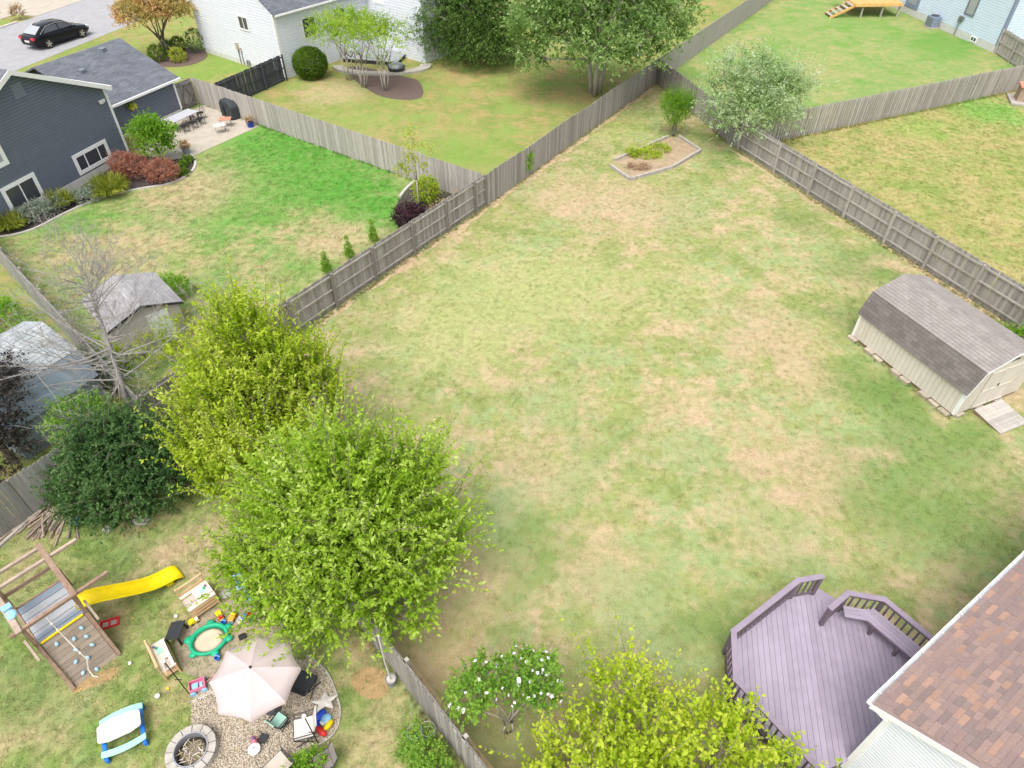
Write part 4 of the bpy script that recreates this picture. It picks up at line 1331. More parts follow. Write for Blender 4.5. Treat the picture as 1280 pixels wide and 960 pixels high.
# bench along the right railing
def inset(a, b, d):
    v = (Vector(b) - Vector(a)).normalized()
    n = Vector((v.y, -v.x))
    return (Vector(a) + n * d, Vector(b) + n * d)
for j in range(4):
    a, b = inset((10.07 - 8, 9.46 - 7.8), (11.2 - 8, 7.9 - 7.8), 0.16 + j * 0.115)
    d = (b - a).normalized()
    a = a - d * (0.10 + 0.06 * j)
    MB().beam((a.x, a.y, ZF + 0.44), (b.x, b.y, ZF + 0.44), 0.108, 0.035).build('bench_slat', 'deck_board', dk)
for j in range(3):
    a, b = inset((9.15 - 8, 9.65 - 7.8), (10.07 - 8, 9.46 - 7.8), 0.16 + j * 0.115)
    d = (b - a).normalized()
    b = b - d * (0.22 + 0.05 * j)
    MB().beam((a.x, a.y, ZF + 0.438), (b.x, b.y, ZF + 0.438), 0.108, 0.035).build('bench_slat', 'deck_board', dk)
a, b = inset((10.07 - 8, 9.46 - 7.8), (11.2 - 8, 7.9 - 7.8), 0.55)
MB().beam((a.x, a.y, ZF + 0.39), (b.x, b.y, ZF + 0.39), 0.035, 0.07).build('bench_front', 'deck_rail', dk)
for t_ in (0.12, 0.5, 0.9):
    q = a + (b - a) * t_
    MB().box(q.x - 0.04, q.x + 0.04, q.y - 0.04, q.y + 0.04, ZF, ZF + 0.36).build('bench_leg', 'deck_rail', dk)
# two steps down to the lawn at the gap
sA, sB = Vector((8.66 - 8, 10.12 - 7.8)), Vector((9.10 - 8, 9.72 - 7.8))
sd_ = (sB - sA).normalized()
sn = Vector((-sd_.y, sd_.x)) * (1 if Vector((-sd_.y, sd_.x)).y > 0 else -1)
for k, zz in ((0, ZF - 0.2), (1, ZF - 0.4)):
    c = (sA + sB) / 2 + sn * (0.16 + 0.28 * k)
    a, b = c - sd_ * 0.35, c + sd_ * 0.35
    MB().beam((a.x, a.y, zz), (b.x, b.y, zz), 0.27, 0.04).build('step', 'deck_board', dk)


# ---------------------------------------------------------------- vegetation
def leaf_object(name, m, parent, P, Dr, size, width, tint, up_bias=0.9, rng=None, fold=0.12):
    """one mesh of many small folded leaves; P, Dr are (n,3) in the parent's frame"""
    n = len(P)
    Dr = Dr / (np.linalg.norm(Dr, axis=1, keepdims=True) + 1e-9)
    nr = rng.normal(0, 0.55, (n, 3))
    nr[:, 2] += up_bias
    side = np.cross(Dr, nr)
    side /= (np.linalg.norm(side, axis=1, keepdims=True) + 1e-9)
    nn = np.cross(side, Dr)
    l = (size * rng.uniform(0.55, 1.45, n))[:, None]
    w = l * width * 0.5
    mid = P + Dr * l * 0.45
    V = np.empty((n, 4, 3))
    V[:, 0] = P
    V[:, 1] = mid + side * w + nn * l * fold
    V[:, 2] = P + Dr * l - nn * l * 0.10
    V[:, 3] = mid - side * w + nn * l * fold
    me = bpy.data.meshes.new(name)
    me.vertices.add(n * 4)
    me.vertices.foreach_set('co', V.reshape(-1).astype(np.float32))
    idx = np.arange(n)[:, None] * 4
    tri = np.concatenate([idx + np.array([0, 1, 2]), idx + np.array([0, 2, 3])], axis=1).reshape(-1)
    me.loops.add(n * 6)
    me.loops.foreach_set('vertex_index', tri.astype(np.int32))
    me.polygons.add(n * 2)
    me.polygons.foreach_set('loop_start', (np.arange(n * 2) * 3).astype(np.int32))
    me.update(calc_edges=True)
    at = me.attributes.new('tint', 'FLOAT', 'POINT')
    at.data.foreach_set('value', np.repeat(np.clip(tint, 0, 1), 4).astype(np.float32))
    me.materials.append(M[m])
    o = bpy.data.objects.new(name, me)
    return link(o, parent)


def crown(rng, lobes, n, L, per, out=1.0, up=0.6, jit=0.45, inner=0.45, droop=0.15, low=-0.55, along=(0.75, 0.55), tipw=0.18):
    """shoots with leaves along them, spread through the lobes; returns leaf base, direction, tint"""
    lobes = np.array(lobes, float)
    wt = (lobes[:, 3] * lobes[:, 4] + lobes[:, 3] * lobes[:, 5])
    li = rng.choice(len(lobes), n, p=wt / wt.sum())
    d = rng.normal(0, 1, (n * 3, 3))
    d /= np.linalg.norm(d, axis=1, keepdims=True)
    d = d[d[:, 2] > low][:n]
    while len(d) < n:
        d = np.concatenate([d, d])[:n]
    rr = inner + (1 - inner) * np.sqrt(rng.random(n))
    c = lobes[li, :3]
    rad = lobes[li, 3:6]
    base = c + d * rad * rr[:, None]
    D = d * out + np.array([0, 0, up]) + rng.normal(0, jit, (n, 3))
    D /= np.linalg.norm(D, axis=1, keepdims=True)
    ln = L * (0.35 + 1.05 * rng.random(n) ** 1.3)
    t = (np.arange(per) + rng.random((n, per))) / per
    P = base[:, None, :] + D[:, None, :] * (ln[:, None] * t)[..., None]
    P[..., 2] -= droop * ln[:, None] * t ** 2
    ld = rng.normal(0, 1, (n, per, 3)) * along[0] + D[:, None, :] * along[1]
    ld[..., 2] -= 0.12
    clump = 0.5 * rng.random(n)[:, None] + 0.5 * (0.5 + 0.5 * np.sin(base[:, :1] * 1.7 + base[:, 1:2] * 1.3 + base[:, 2:3] * 2.1))
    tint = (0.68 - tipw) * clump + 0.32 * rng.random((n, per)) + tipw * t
    P = P.reshape(-1, 3)
    keep = P[:, 2] > 0.03
    return P[keep], ld.reshape(-1, 3)[keep], tint.reshape(-1)[keep], base, D, ln


def limbs(rng, lobes, trunk_h, r0, n_sub=40, stems=1, base_spread=0.0, tips=None, wob=0.12):
    """tapered trunk, limbs to the lobes and smaller branches into them"""
    mb = MB()
    lobes = [tuple(l) for l in lobes]
    top = Vector((0, 0, trunk_h))
    feet = []
    for s in range(stems):
        a = 2 * math.pi * s / stems + 0.4
        f = Vector((base_spread * math.cos(a), base_spread * math.sin(a), 0))
        tp = Vector((f.x * 2.2, f.y * 2.2, trunk_h)) if stems > 1 else top
        mid = (f + tp) / 2 + Vector((rng.uniform(-wob, wob), rng.uniform(-wob, wob), 0))
        rs = r0 if stems == 1 else r0 * 0.7
        mb.tube([f, mid, tp], [rs * 1.25, rs, rs * 0.85], 8)
        feet.append(tp)
    ends = []
    for i, l in enumerate(lobes):
        st_ = feet[i % len(feet)]
        c = Vector(l[:3])
        m_ = st_.lerp(c, 0.5) + Vector((rng.uniform(-wob, wob), rng.uniform(-wob, wob), rng.uniform(0, 2 * wob)))
        mb.tube([st_, m_, c], [r0 * 0.7, r0 * 0.45, r0 * 0.25], 6)
        ends.append((m_, c, l))
    for k in range(n_sub):
        m_, c, l = ends[k % len(ends)]
        d = Vector(rng.normal(0, 1, 3))
        d.z = abs(d.z) * 0.8 + 0.1
        d.normalize()
        s0 = m_.lerp(c, rng.uniform(0.2, 1.0))
        e = c + Vector((d.x * l[3], d.y * l[4], d.z * l[5])) * rng.uniform(0.7, 1.0)
        mm = s0.lerp(e, 0.5) + Vector(rng.normal(0, wob * 0.6, 3))
        mb.tube([s0, mm, e], [r0 * 0.22, r0 * 0.14, r0 * 0.05], 5)
    return mb


def tree(name, label, cat, base, lobes, leafm, n, L, per, leaf, width, bark='bark', trunk_h=1.2, r0=0.12, seed=1, stems=1, base_spread=0.0, n_sub=40, group=None, up_bias=0.9, branch_name='trunk', crown_name='crown', **kw):
    rng = np.random.default_rng(seed)
    t = thing(name, label, cat, (base[0], base[1], 0), 0, group)
    limbs(rng, lobes, trunk_h, r0, n_sub, stems, base_spread).build(branch_name, bark, t, smooth=True)
    P, D, T, b, dd, ln = crown(rng, lobes, n, L, per, **kw)
    leaf_object(crown_name, leafm, t, P, D, leaf, width, T, up_bias, rng)
    return t


def ring_lobes(rng, r, z, k, lr, jitter=0.2, top=None, zr=None):
    out = []
    for i in range(k):
        a = 2 * math.pi * (i + rng.uniform(-.3, .3)) / k
        q = r * rng.uniform(1 - jitter, 1 + jitter)
        s = lr * rng.uniform(0.8, 1.2)
        out.append((q * math.cos(a), q * math.sin(a), z + rng.uniform(-.3, .3) * lr, s, s, (zr or lr) * rng.uniform(.85, 1.15)))
    if top:
        out.append(top)
    return out


rg = np.random.default_rng(3)
# the two big bright trees in the middle, standing either side of the narrow fence
def add_shoots(t, leafm, lobes, n, L, per, leaf, width, seed, **kw):
    rng = np.random.default_rng(seed)
    P, D, T, b, dd, ln = crown(rng, lobes, n, L, per, **kw)
    mb = MB()
    for k in range(n):
        p0, p1 = Vector(b[k]), Vector(b[k] + dd[k] * ln[k])
        if p1.z > 0.3:
            mb.tube([p0, p0.lerp(p1, 0.5), p1 - Vector((0, 0, 0.1 * ln[k]))], [0.014, 0.010, 0.004], 4)
    mb.build('shoots', 'bark', t)
    leaf_object('shoot_leaves', leafm, t, P, D, leaf, width, T, 0.9, rng)


T1 = (-4.72, 10.85, 3.20)
lb = [(-1.6, 0.3, 2.4, .95, .9, .8), (-1.2, -1.3, 1.9, .9, .9, .75), (-0.2, -1.7, 1.9, .9, .9, .8), (0.9, -1.4, 2.0, .95, .9, .8), (1.9, -0.6, 2.1, .9, .9, .8), (1.9, 0.6, 2.6, .9, .9, .9), (0.9, 1.4, 3.0, .95, .95, .9), (-0.5, 1.4, 3.1, .9, .9, .9),
      (-0.8, 0.2, 3.6, 1.0, 1.0, .9), (0.5, -0.4, 3.7, 1.05, 1.0, .9), (0.3, 0.6, 4.4, .9, .9, .9), (1.3, 0.2, 3.5, .8, .8, .8), (0.1, -0.2, 2.8, 1.2, 1.2, 1.1), (2.7, -0.1, 2.4, .55, .55, .5), (-2.4, -0.6, 1.9, .55, .55, .5), (-1.9, 1.3, 3.3, .5, .5, .6), (2.2, 1.5, 3.4, .5, .5, .6), (1.9, -1.8, 1.6, .55, .55, .45)]
kw = dict(out=0.7, up=1.0, jit=0.28, low=-0.7, along=(0.6, 0.7), tipw=0.34)
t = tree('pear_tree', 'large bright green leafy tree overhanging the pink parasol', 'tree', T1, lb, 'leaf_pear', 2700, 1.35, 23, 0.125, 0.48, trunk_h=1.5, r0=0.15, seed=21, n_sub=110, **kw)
add_shoots(t, 'leaf_pear', lb, 300, 2.1, 30, 0.115, 0.46, 121, **{**kw, 'inner': 0.8, 'jit': 0.22})
T2 = (-8.33, 15.82, 3.20)
lb = [(-1.7, 0.2, 2.4, .9, .9, .8), (-1.3, -1.2, 2.0, .9, .9, .75), (0.0, -1.6, 2.0, .9, .9, .8), (1.2, -1.1, 2.2, .95, .9, .8), (1.8, 0.2, 2.6, .9, .9, .8), (1.2, 1.2, 2.9, .9, .9, .9), (-0.2, 1.6, 3.1, .95, .95, .9), (-1.2, 1.2, 3.0, .9, .9, .9),
      (-0.7, 0.0, 3.7, .95, .95, .9), (0.6, 0.2, 3.8, .95, .95, .9), (0.0, 0.7, 5.0, .75, .75, .9), (0.9, -1.9, 1.9, .9, .9, .8), (-0.4, -2.3, 1.6, .8, .8, .7), (0, 0, 2.8, 1.4, 1.4, 1.2)]
kw = dict(out=0.45, up=1.3, jit=0.26, low=-0.7, along=(0.6, 0.7), tipw=0.34)
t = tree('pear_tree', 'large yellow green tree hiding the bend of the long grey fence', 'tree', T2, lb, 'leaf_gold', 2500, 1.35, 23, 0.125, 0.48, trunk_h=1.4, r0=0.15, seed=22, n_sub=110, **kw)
add_shoots(t, 'leaf_gold', lb, 300, 2.1, 30, 0.115, 0.46, 122, **{**kw, 'inner': 0.8, 'jit': 0.22})
# tree at the foot of the purple deck
T3 = (3.38, 3.90, 1.60)
lb = ring_lobes(rg, 2.6, 1.4, 13, 0.7, 0.25) + ring_lobes(rg, 1.5, 1.8, 7, 0.75, 0.3) + [(0, 0, 2.1, 0.8, 0.8, 0.5), (0, 0, 1.5, 1.3, 1.3, 0.8), (3.0, 0.5, 1.5, 0.5, 0.5, 0.4), (-2.9, 0.9, 1.3, 0.5, 0.5, 0.4)]
kw = dict(out=0.75, up=0.95, jit=0.35, low=-0.5, along=(0.8, 0.55), tipw=0.30)
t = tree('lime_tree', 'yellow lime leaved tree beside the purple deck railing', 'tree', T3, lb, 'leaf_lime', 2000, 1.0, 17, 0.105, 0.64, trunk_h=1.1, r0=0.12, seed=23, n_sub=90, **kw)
add_shoots(t, 'leaf_lime', lb, 220, 1.6, 20, 0.10, 0.62, 123, **{**kw, 'inner': 0.8})
# dark shrub with creeper left of them
T4 = (-12.89, 14.33, 1.40)
lb = [(-1.3, 0.2, 1.0, .8, .8, .8), (-0.7, -0.9, 0.8, .8, .7, .7), (0.4, -1.1, 0.7, .8, .6, .65), (1.3, -0.4, 0.9, .8, .8, .8), (1.4, 0.6, 1.5, .7, .7, .9), (0.3, 0.8, 1.9, .9, .9, .9), (-0.6, 0.4, 1.8, .8, .8, .8), (0, 0, 1.1, 1.2, 1.1, .9), (-1.7, -0.5, 0.6, .5, .5, .5)]
t = tree('dark_shrub', 'dense dark green shrub beside the log pile', 'shrub', T4, lb, 'leaf_dark', 2500, 0.65, 14, 0.105, 0.50, trunk_h=0.6, r0=0.10, seed=24, out=0.8, up=0.4, jit=0.6, low=-0.8, tipw=0.3)
add_shoots(t, 'leaf_dark', lb, 120, 1.2, 16, 0.10, 0.5, 124, out=0.9, up=0.5, jit=0.5, inner=0.8, tipw=0.4)
tree('leafy_vine', 'light green leafy creeper topping the dark shrub', 'shrub', (-14.86, 16.21, 1.50), [(0, 0, 1.5, 0.9, 0.9, 0.8), (0.9, -0.2, 1.4, 0.7, 0.7, 0.6)], 'leaf_rose', 420, 0.5, 12, 0.09, 0.5, trunk_h=0.5, r0=0.05, seed=25, up=0.5)
# brown leaved tree at the left edge
tree('copper_tree', 'dusky brown leaved tree beside the blue grey barn', 'tree', (-17.51, 15.64, 2.20), [(0, 0, 2.4, 1.3, 1.4, 1.7), (0.5, -0.9, 1.4, 1.0, 1.0, 1.1), (0.2, 0.8, 3.2, 0.9, 0.9, 0.9)], 'leaf_brown', 1500, 0.55, 12, 0.085, 0.55, seed=26, trunk_h=1.0)

# rose of sharon on the main lawn
T5 = (-0.08, 6.61)
def rel(p, z, r, b=T5):
    return (p[0] - b[0], p[1] - b[1], z, *r)
lb = [rel((-0.96, 6.96, 1.75), 1.75, (.50, .50, .42)), rel((-0.64, 7.18, 1.95), 1.95, (.42, .42, .40)), rel((-1.06, 6.70, 1.55), 1.55, (.40, .40, .32)),
      rel((0.16, 7.36, 1.90), 1.9, (.45, .45, .42)), rel((0.62, 7.30, 1.85), 1.85, (.48, .48, .42)), rel((0.78, 7.02, 1.60), 1.6, (.40, .40, .38)), rel((0.29, 6.99, 1.50), 1.5, (.35, .35, .35))]
ros = tree('rose_of_sharon', 'low spreading shrub with white flowers on bare forked stems', 'shrub', T5, lb, 'leaf_rose', 560, 0.30, 12, 0.085, 0.65, bark='bark_pale', trunk_h=0.55, r0=0.035, seed=27, stems=2, base_spread=0.04, n_sub=16, out=0.9, up=0.5)
rr = np.random.default_rng(99)
fl = MB()
for k in range(95):
    l = lb[rr.integers(len(lb))]
    d = rr.normal(0, 1, 3)
    d /= np.linalg.norm(d)
    d[2] = abs(d[2]) * 0.8 + (0.1 if k % 3 else -0.2)
    p = np.array(l[:3]) + d * np.array(l[3:6]) * 1.35
    u = Vector(d).orthogonal().normalized()
    w_ = Vector(d).cross(u).normalized()
    s_ = 0.045 + 0.02 * rr.random()
    pts = []
    for j in range(10):
        q = s_ * (1.0 if j % 2 == 0 else 0.55)
        pts.append(Vector(p) + (u * math.cos(j * math.pi / 5) + w_ * math.sin(j * math.pi / 5)) * q + Vector(d).normalized() * 0.015 * (j % 2 == 0))
    c_ = Vector(p) - Vector(d).normalized() * 0.012
    fl.add([c_] + pts, [(0, j + 1, (j + 1) % 10 + 1) for j in range(10)])
fl.build('flowers', 'petal', ros)

# silver leaved tree at the far fence corner
T6 = (14.36, 41.49)
lb = [(0.0, -0.2, 2.2, 1.6, 1.5, 1.2), (1.4, 0.3, 3.2, 1.4, 1.4, 1.1), (-1.3, 0.2, 3.0, 1.2, 1.2, 1.0), (0.3, 0.5, 4.2, 1.3, 1.2, 0.9), (2.6, 0.8, 3.6, 0.9, 0.9, 0.6), (-1.9, 0.6, 4.4, 0.5, 0.5, 0.8), (-1.8, -0.5, 1.9, 0.8, 0.8, 0.5), (2.1, -0.3, 2.2, 0.8, 0.8, 0.5)]
tree('silver_tree', 'silvery leaved tree leaning over the junction of the back fences', 'tree', T6, lb, 'leaf_silver', 1300, 1.35, 15, 0.15, 0.46, bark='bark_pale', trunk_h=1.0, r0=0.10, seed=28, stems=2, base_spread=0.1, out=0.7, up=0.5, jit=0.5)
# tall maple behind the side fence
T7 = (6.04, 50.47)
lb = ring_lobes(rg, 3.6, 4.6, 8, 2.0, zr=1.5) + ring_lobes(rg, 2.6, 6.6, 6, 2.0, zr=1.5) + [(0, 0, 8.2, 2.4, 2.4, 1.5), (5.2, 1.5, 5.0, 1.7, 1.7, 1.3), (-4.6, 0.8, 4.2, 1.6, 1.6, 1.2), (-4.8, -1.6, 2.9, 1.0, 1.0, 0.7), (2.6, -1.8, 3.2, 1.2, 1.2, 0.7), (1.0, -1.5, 4.0, 1.2, 1.2, 0.8)]
tree('maple_tree', 'tall pale backed maple with several trunks behind the side fence', 'tree', T7, lb, 'leaf_maple', 4300, 1.0, 13, 0.16, 0.75, bark='bark_pale', trunk_h=2.6, r0=0.20, seed=29, stems=3, base_spread=0.35, out=0.7, up=0.35, jit=0.6, n_sub=60)
T8 = (-3.11, 58.15)
lb = ring_lobes(rg, 2.6, 1.8, 9, 1.5, zr=1.2) + ring_lobes(rg, 2.3, 3.8, 7, 1.6, zr=1.4) + ring_lobes(rg, 1.2, 6.0, 5, 1.5, zr=1.4) + [(0, 0, 7.6, 1.4, 1.4, 1.4), (-4.0, 0.8, 2.0, 1.2, 1.2, 1.0)]
tree('evergreen_tree', 'dense dark green tree with branches sweeping to the lawn', 'tree', T8, lb, 'leaf_ever', 5000, 0.9, 13, 0.15, 0.5, trunk_h=1.6, r0=0.22, seed=30, out=0.9, up=0.1, jit=0.5, droop=0.4, low=-0.8)
# autumn tree by the street
T9 = (-28.25, 58.94)
lb = ring_lobes(rg, 1.5, 3.4, 6, 1.1, zr=0.8) + [(0, 0, 4.4, 1.3, 1.3, 0.8), (1.9, 0.4, 3.6, 0.9, 0.9, 0.7)]
tree('autumn_tree', 'small tree turning orange and gold by the street', 'tree', T9, lb, 'leaf_autumn', 1500, 0.7, 12, 0.13, 0.7, trunk_h=1.2, r0=0.10, seed=31, stems=3, base_spread=0.08, out=0.8, up=0.2)
for i, (px, py, r, lab, lm) in enumerate(((199.5, 70, .62, 'round green bush under the orange tree, biggest of the cluster', 'leaf_box'), (212, 66, .50, 'small dark round bush under the orange tree, nearest the trunk', 'leaf_dark'), (224.5, 64.5, .55, 'round bush under the orange tree, nearest the white house', 'leaf_box'), (224, 73, .52, 'yellowish round bush in front of its green neighbour by the driveway', 'leaf_grass'), (247, 58, .75, 'dark upright bush against the corner of the white house', 'leaf_dark'))):
    b_ = {0: (-28.36, 57.76), 1: (-28.21, 59.54), 2: (-27.60, 60.15), 3: (-26.71, 57.57), 4: (-25.98, 60.15)}[i]
    tree('round_bush', lab, 'bush', b_, [(0, 0, r * 0.95, r, r, r * (1.3 if i == 4 else 0.9))], lm, 260, 0.22, 10, 0.08, 0.6, trunk_h=0.2, r0=0.04, seed=40 + i, inner=0.8, n_sub=6, low=-0.9, group='round bushes by the orange tree')
# clipped ball by the white house
tree('clipped_bush', 'big clipped green ball bush against the white house', 'bush', (-15.21, 53.93), [(0, 0, 1.05, 1.22, 1.15, 1.05)], 'leaf_box', 2600, 0.12, 9, 0.085, 0.7, trunk_h=0.3, r0=0.06, seed=46, inner=0.9, n_sub=0, low=-0.95, jit=0.2, along=(1.0, 0.1))
# three loose multi stemmed shrubs in front of the grey deck
for i, (px, py, h, k, lab) in enumerate(((437, 100, 4.3, 1.3, 'thin multi stemmed small tree nearest the clipped ball bush'), (455, 109, 4.6, 1.15, 'thin multi stemmed small tree between its two neighbours by the grey deck'), (482, 113, 4.4, 1.2, 'thin multi stemmed small tree beside the dark fire bowl'))):
    b_ = {0: (-12.31, 53.41), 1: (-10.98, 51.91), 2: (-9.29, 51.26)}[i]
    lb = ring_lobes(rg, k * 1.35, h * 0.85, 6, 0.85, zr=0.55) + [(0, 0, h, 0.9, 0.9, 0.5), (0.3, -0.5, h * 0.5, 0.4, 0.4, 0.3)]
    tree('crepe_myrtle', lab, 'tree', b_, lb, 'leaf_bright' if i == 9 else 'leaf_pear', 520, 0.7, 11, 0.11, 0.5, bark='bark_pale', trunk_h=1.6, r0=0.06, seed=50 + i, stems=4, base_spread=0.16, n_sub=24, group='multi stemmed trees by the grey deck')

# shrub in the raised bed, upright switchy growth
tree('switch_shrub', 'upright feathery bright green shrub in the raised bed', 'shrub', (10.42, 43.19), [(0, 0, 1.3, 0.8, 0.8, 0.7), (0.3, 0, 1.9, 0.7, 0.7, 0.6), (-0.4, 0.1, 1.8, 0.7, 0.7, 0.6), (0, 0, 0.8, 0.4, 0.4, 0.4)], 'leaf_bright', 620, 0.9, 14, 0.11, 0.22, trunk_h=0.4, r0=0.04, seed=56, out=0.35, up=1.3, jit=0.25, stems=3, base_spread=0.06)
tree('fence_shrub', 'small light green shrub against the picket fence', 'shrub', (0.71, 37.64), [(0, 0, 0.5, 0.35, 0.3, 0.4), (0.05, 0, 1.0, 0.35, 0.3, 0.35)], 'leaf_bright', 170, 0.35, 10, 0.09, 0.6, trunk_h=0.3, r0=0.02, seed=57, n_sub=6)
tree('young_tree', 'thin young tree with sparse yellow leaves in the corner bed', 'tree', (-4.97, 33.19), [(-0.2, 0, 2.6, 0.7, 0.7, 0.5), (0.2, 0.1, 3.3, 0.6, 0.6, 0.5), (-0.1, 0, 4.0, 0.4, 0.4, 0.5), (-0.7, 0, 2.2, 0.3, 0.3, 0.3)], 'leaf_grass', 90, 0.5, 8, 0.12, 0.6, bark='bark_pale', trunk_h=1.9, r0=0.035, seed=58, n_sub=18)
tree('golden_bush', 'golden green bush in the corner bed behind the fence', 'bush', (-4.69, 34.35), [(0, 0, 0.75, 0.62, 0.6, 0.65)], 'leaf_gold', 420, 0.3, 10, 0.08, 0.6, seed=59, trunk_h=0.2, r0=0.03, n_sub=8, low=-0.8)
tree('burgundy_bush', 'dark burgundy bush in the corner bed behind the fence', 'bush', (-5.57, 32.01), [(0, 0, 0.55, 0.65, 0.6, 0.5), (0.55, 0.2, 0.5, 0.45, 0.45, 0.4)], 'leaf_purple', 420, 0.3, 10, 0.08, 0.55, seed=60, trunk_h=0.2, r0=0.03, n_sub=8, low=-0.8)
tree('pink_perennial', 'low pinkish dry perennial along the corner bed fence', 'plant', (-3.48, 33.54), [(0, 0, 0.3, 0.35, 0.3, 0.25), (-0.6, -0.7, 0.3, 0.3, 0.3, 0.25), (0.5, 0.5, 0.35, 0.3, 0.3, 0.3)], 'leaf_dry', 130, 0.3, 9, 0.09, 0.5, seed=61, trunk_h=0.1, r0=0.015, n_sub=6)
# three little arborvitae
for i, (b_, lab) in enumerate((((-8.78, 27.29), 'small conical evergreen behind the fence, farthest from the burgundy bush'), ((-7.94, 28.61), 'small conical evergreen behind the fence, middle of three'), ((-6.98, 30.10), 'small conical evergreen behind the fence, closest to the burgundy bush'))):
    lb = [(0, 0, 0.25, 0.22, 0.22, 0.25), (0, 0, 0.6, 0.17, 0.17, 0.3), (0, 0, 1.0 + 0.05 * i, 0.09, 0.09, 0.22)]
    tree('arborvitae', lab, 'shrub', b_, lb, 'leaf_bright', 330, 0.16, 9, 0.05, 0.4, seed=62 + i, trunk_h=0.15, r0=0.025, n_sub=4, up=1.0, out=0.4, group='little evergreens behind the fence')

# beds of the slate house
tree('lime_maple', 'fresh lime green small tree at the corner of the slate house', 'shrub', (-21.25, 39.44), [(0, 0, 1.1, 0.9, 0.9, 0.8), (-0.5, 0.1, 1.9, 0.7, 0.7, 0.5), (0.5, 0.2, 1.7, 0.7, 0.7, 0.5), (0, 0, 2.2, 0.6, 0.6, 0.4)], 'leaf_bright', 800, 0.5, 11, 0.11, 0.6, seed=66, trunk_h=0.4, r0=0.05)
tree('barberry', 'reddish barberry bush against the slate house wall', 'bush', (-22.00, 37.33), [(0, 0, 0.7, 0.85, 0.8, 0.65), (-0.7, 0.3, 0.7, 0.6, 0.6, 0.6)], 'leaf_red', 800, 0.35, 10, 0.075, 0.5, seed=67, trunk_h=0.2, r0=0.03, n_sub=10, low=-0.8)
tree('barberry', 'reddish barberry bush at the curve of the bed, below the lime tree', 'bush', (-20.16, 36.93), [(0, 0, 0.6, 0.85, 0.75, 0.55)], 'leaf_red', 560, 0.35, 10, 0.075, 0.5, seed=68, trunk_h=0.2, r0=0.03, n_sub=10, low=-0.8)


def grass_clump(name, label, base, r, h, leafm, seed, n=420, w=0.03, group=None, cat='grass'):
    rng = np.random.default_rng(seed)
    t = thing(name, label, cat, (base[0], base[1], 0), 0, group)
    a = rng.uniform(0, 6.283, n)
    q = np.sqrt(rng.random(n)) * r * 0.35
    P = np.stack([q * np.cos(a), q * np.sin(a), np.full(n, 0.0)], 1)
    sp = rng.uniform(0.1, 1.0, n)
    D = np.stack([np.cos(a) * sp * r / h * 1.2, np.sin(a) * sp * r / h * 1.2, np.ones(n)], 1)
    T = rng.random(n)
    leaf_object('blades', leafm, t, P, D, h, w, T, 0.2, rng, 0.02)
    P2 = P + D / np.linalg.norm(D, axis=1, keepdims=True) * h * 0.7
    D2 = D * np.array([2.2, 2.2, -0.2])
    leaf_object('blade_tips', leafm, t, P2, D2, h * 0.5, w * 1.3, T, 0.9, rng, 0.02)
    return t


grass_clump('fountain_grass', 'yellow green fountain grass beside the reddish barberry', (-22.56, 35.27), 0.85, 0.95, 'leaf_grass', 71, 700)
grass_clump('fountain_grass', 'small yellow green grass clump under the slate house windows, between silver shrubs', (-24.60, 33.90), 0.55, 0.8, 'leaf_grass', 72, 450)
grass_clump('fountain_grass', 'yellow green grass clump at the end of the bed below the square window', (-26.08, 31.60), 0.7, 0.75, 'leaf_grass', 73, 550)
for i, (b_, lab) in enumerate((((-23.58, 34.44), 'silvery sage plant between the two grass clumps nearest the barberry'), ((-25.12, 33.02), 'silvery sage plant below the square window of the slate house'), ((-25.59, 32.26), 'silvery sage plant beside the grass clump at the end of the bed'))):
    tree('sage_plant', lab, 'plant', b_, [(0, 0, 0.35, 0.6, 0.5, 0.32), (0.4, 0.5, 0.35, 0.45, 0.4, 0.3)], 'leaf_sage', 260, 0.35, 9, 0.10, 0.4, seed=75 + i, trunk_h=0.1, r0=0.02, n_sub=5, group='silver plants under the slate house')
for i, (b_, lab) in enumerate((((-19.71, 38.69), 'small light green hosta in the mulch nearest the lime tree'), ((-19.30, 37.64), 'small light green hosta at the edge of the curved bed'), ((-19.64, 39.44), 'small light green hosta beside the flower pot'))):
    tree('hosta', lab, 'plant', b_, [(0, 0, 0.12, 0.26, 0.26, 0.12)], 'leaf_box', 40, 0.2, 6, 0.14, 0.6, seed=80 + i, trunk_h=0.05, r0=0.01, n_sub=2, group='hostas in the curved bed')
tree('low_groundcover', 'low green and rusty plants between garage wall and lime tree', 'plant', (-23.98, 41.61), [(0, 0, 0.25, 0.9, 0.5, 0.25), (1.0, 1.2, 0.3, 0.6, 0.5, 0.3)], 'leaf_grass', 200, 0.3, 8, 0.10, 0.5, seed=84, trunk_h=0.05, r0=0.01, n_sub=3)
tree('lime_shrub', 'bright yellow lime shrub behind the small pale shed', 'shrub', (-15.46, 25.41), [(0, 0, 0.6, 0.6, 0.55, 0.55), (0.4, 0.2, 0.5, 0.4, 0.4, 0.4)], 'leaf_bright', 420, 0.3, 9, 0.07, 0.45, seed=85, trunk_h=0.2, r0=0.03, n_sub=6, low=-0.8)
tree('bright_hedge', 'bright green hedge plants between the barn and the weathered fence', 'shrub', (-21.60, 22.90), [(0, 0, 0.7, 1.0, 0.8, 0.7), (-1.2, 0.6, 0.8, 0.9, 0.8, 0.7), (1.2, -0.4, 0.4, 0.7, 0.5, 0.4)], 'leaf_bright', 700, 0.4, 9, 0.09, 0.5, seed=86, trunk_h=0.2, r0=0.03, n_sub=8)
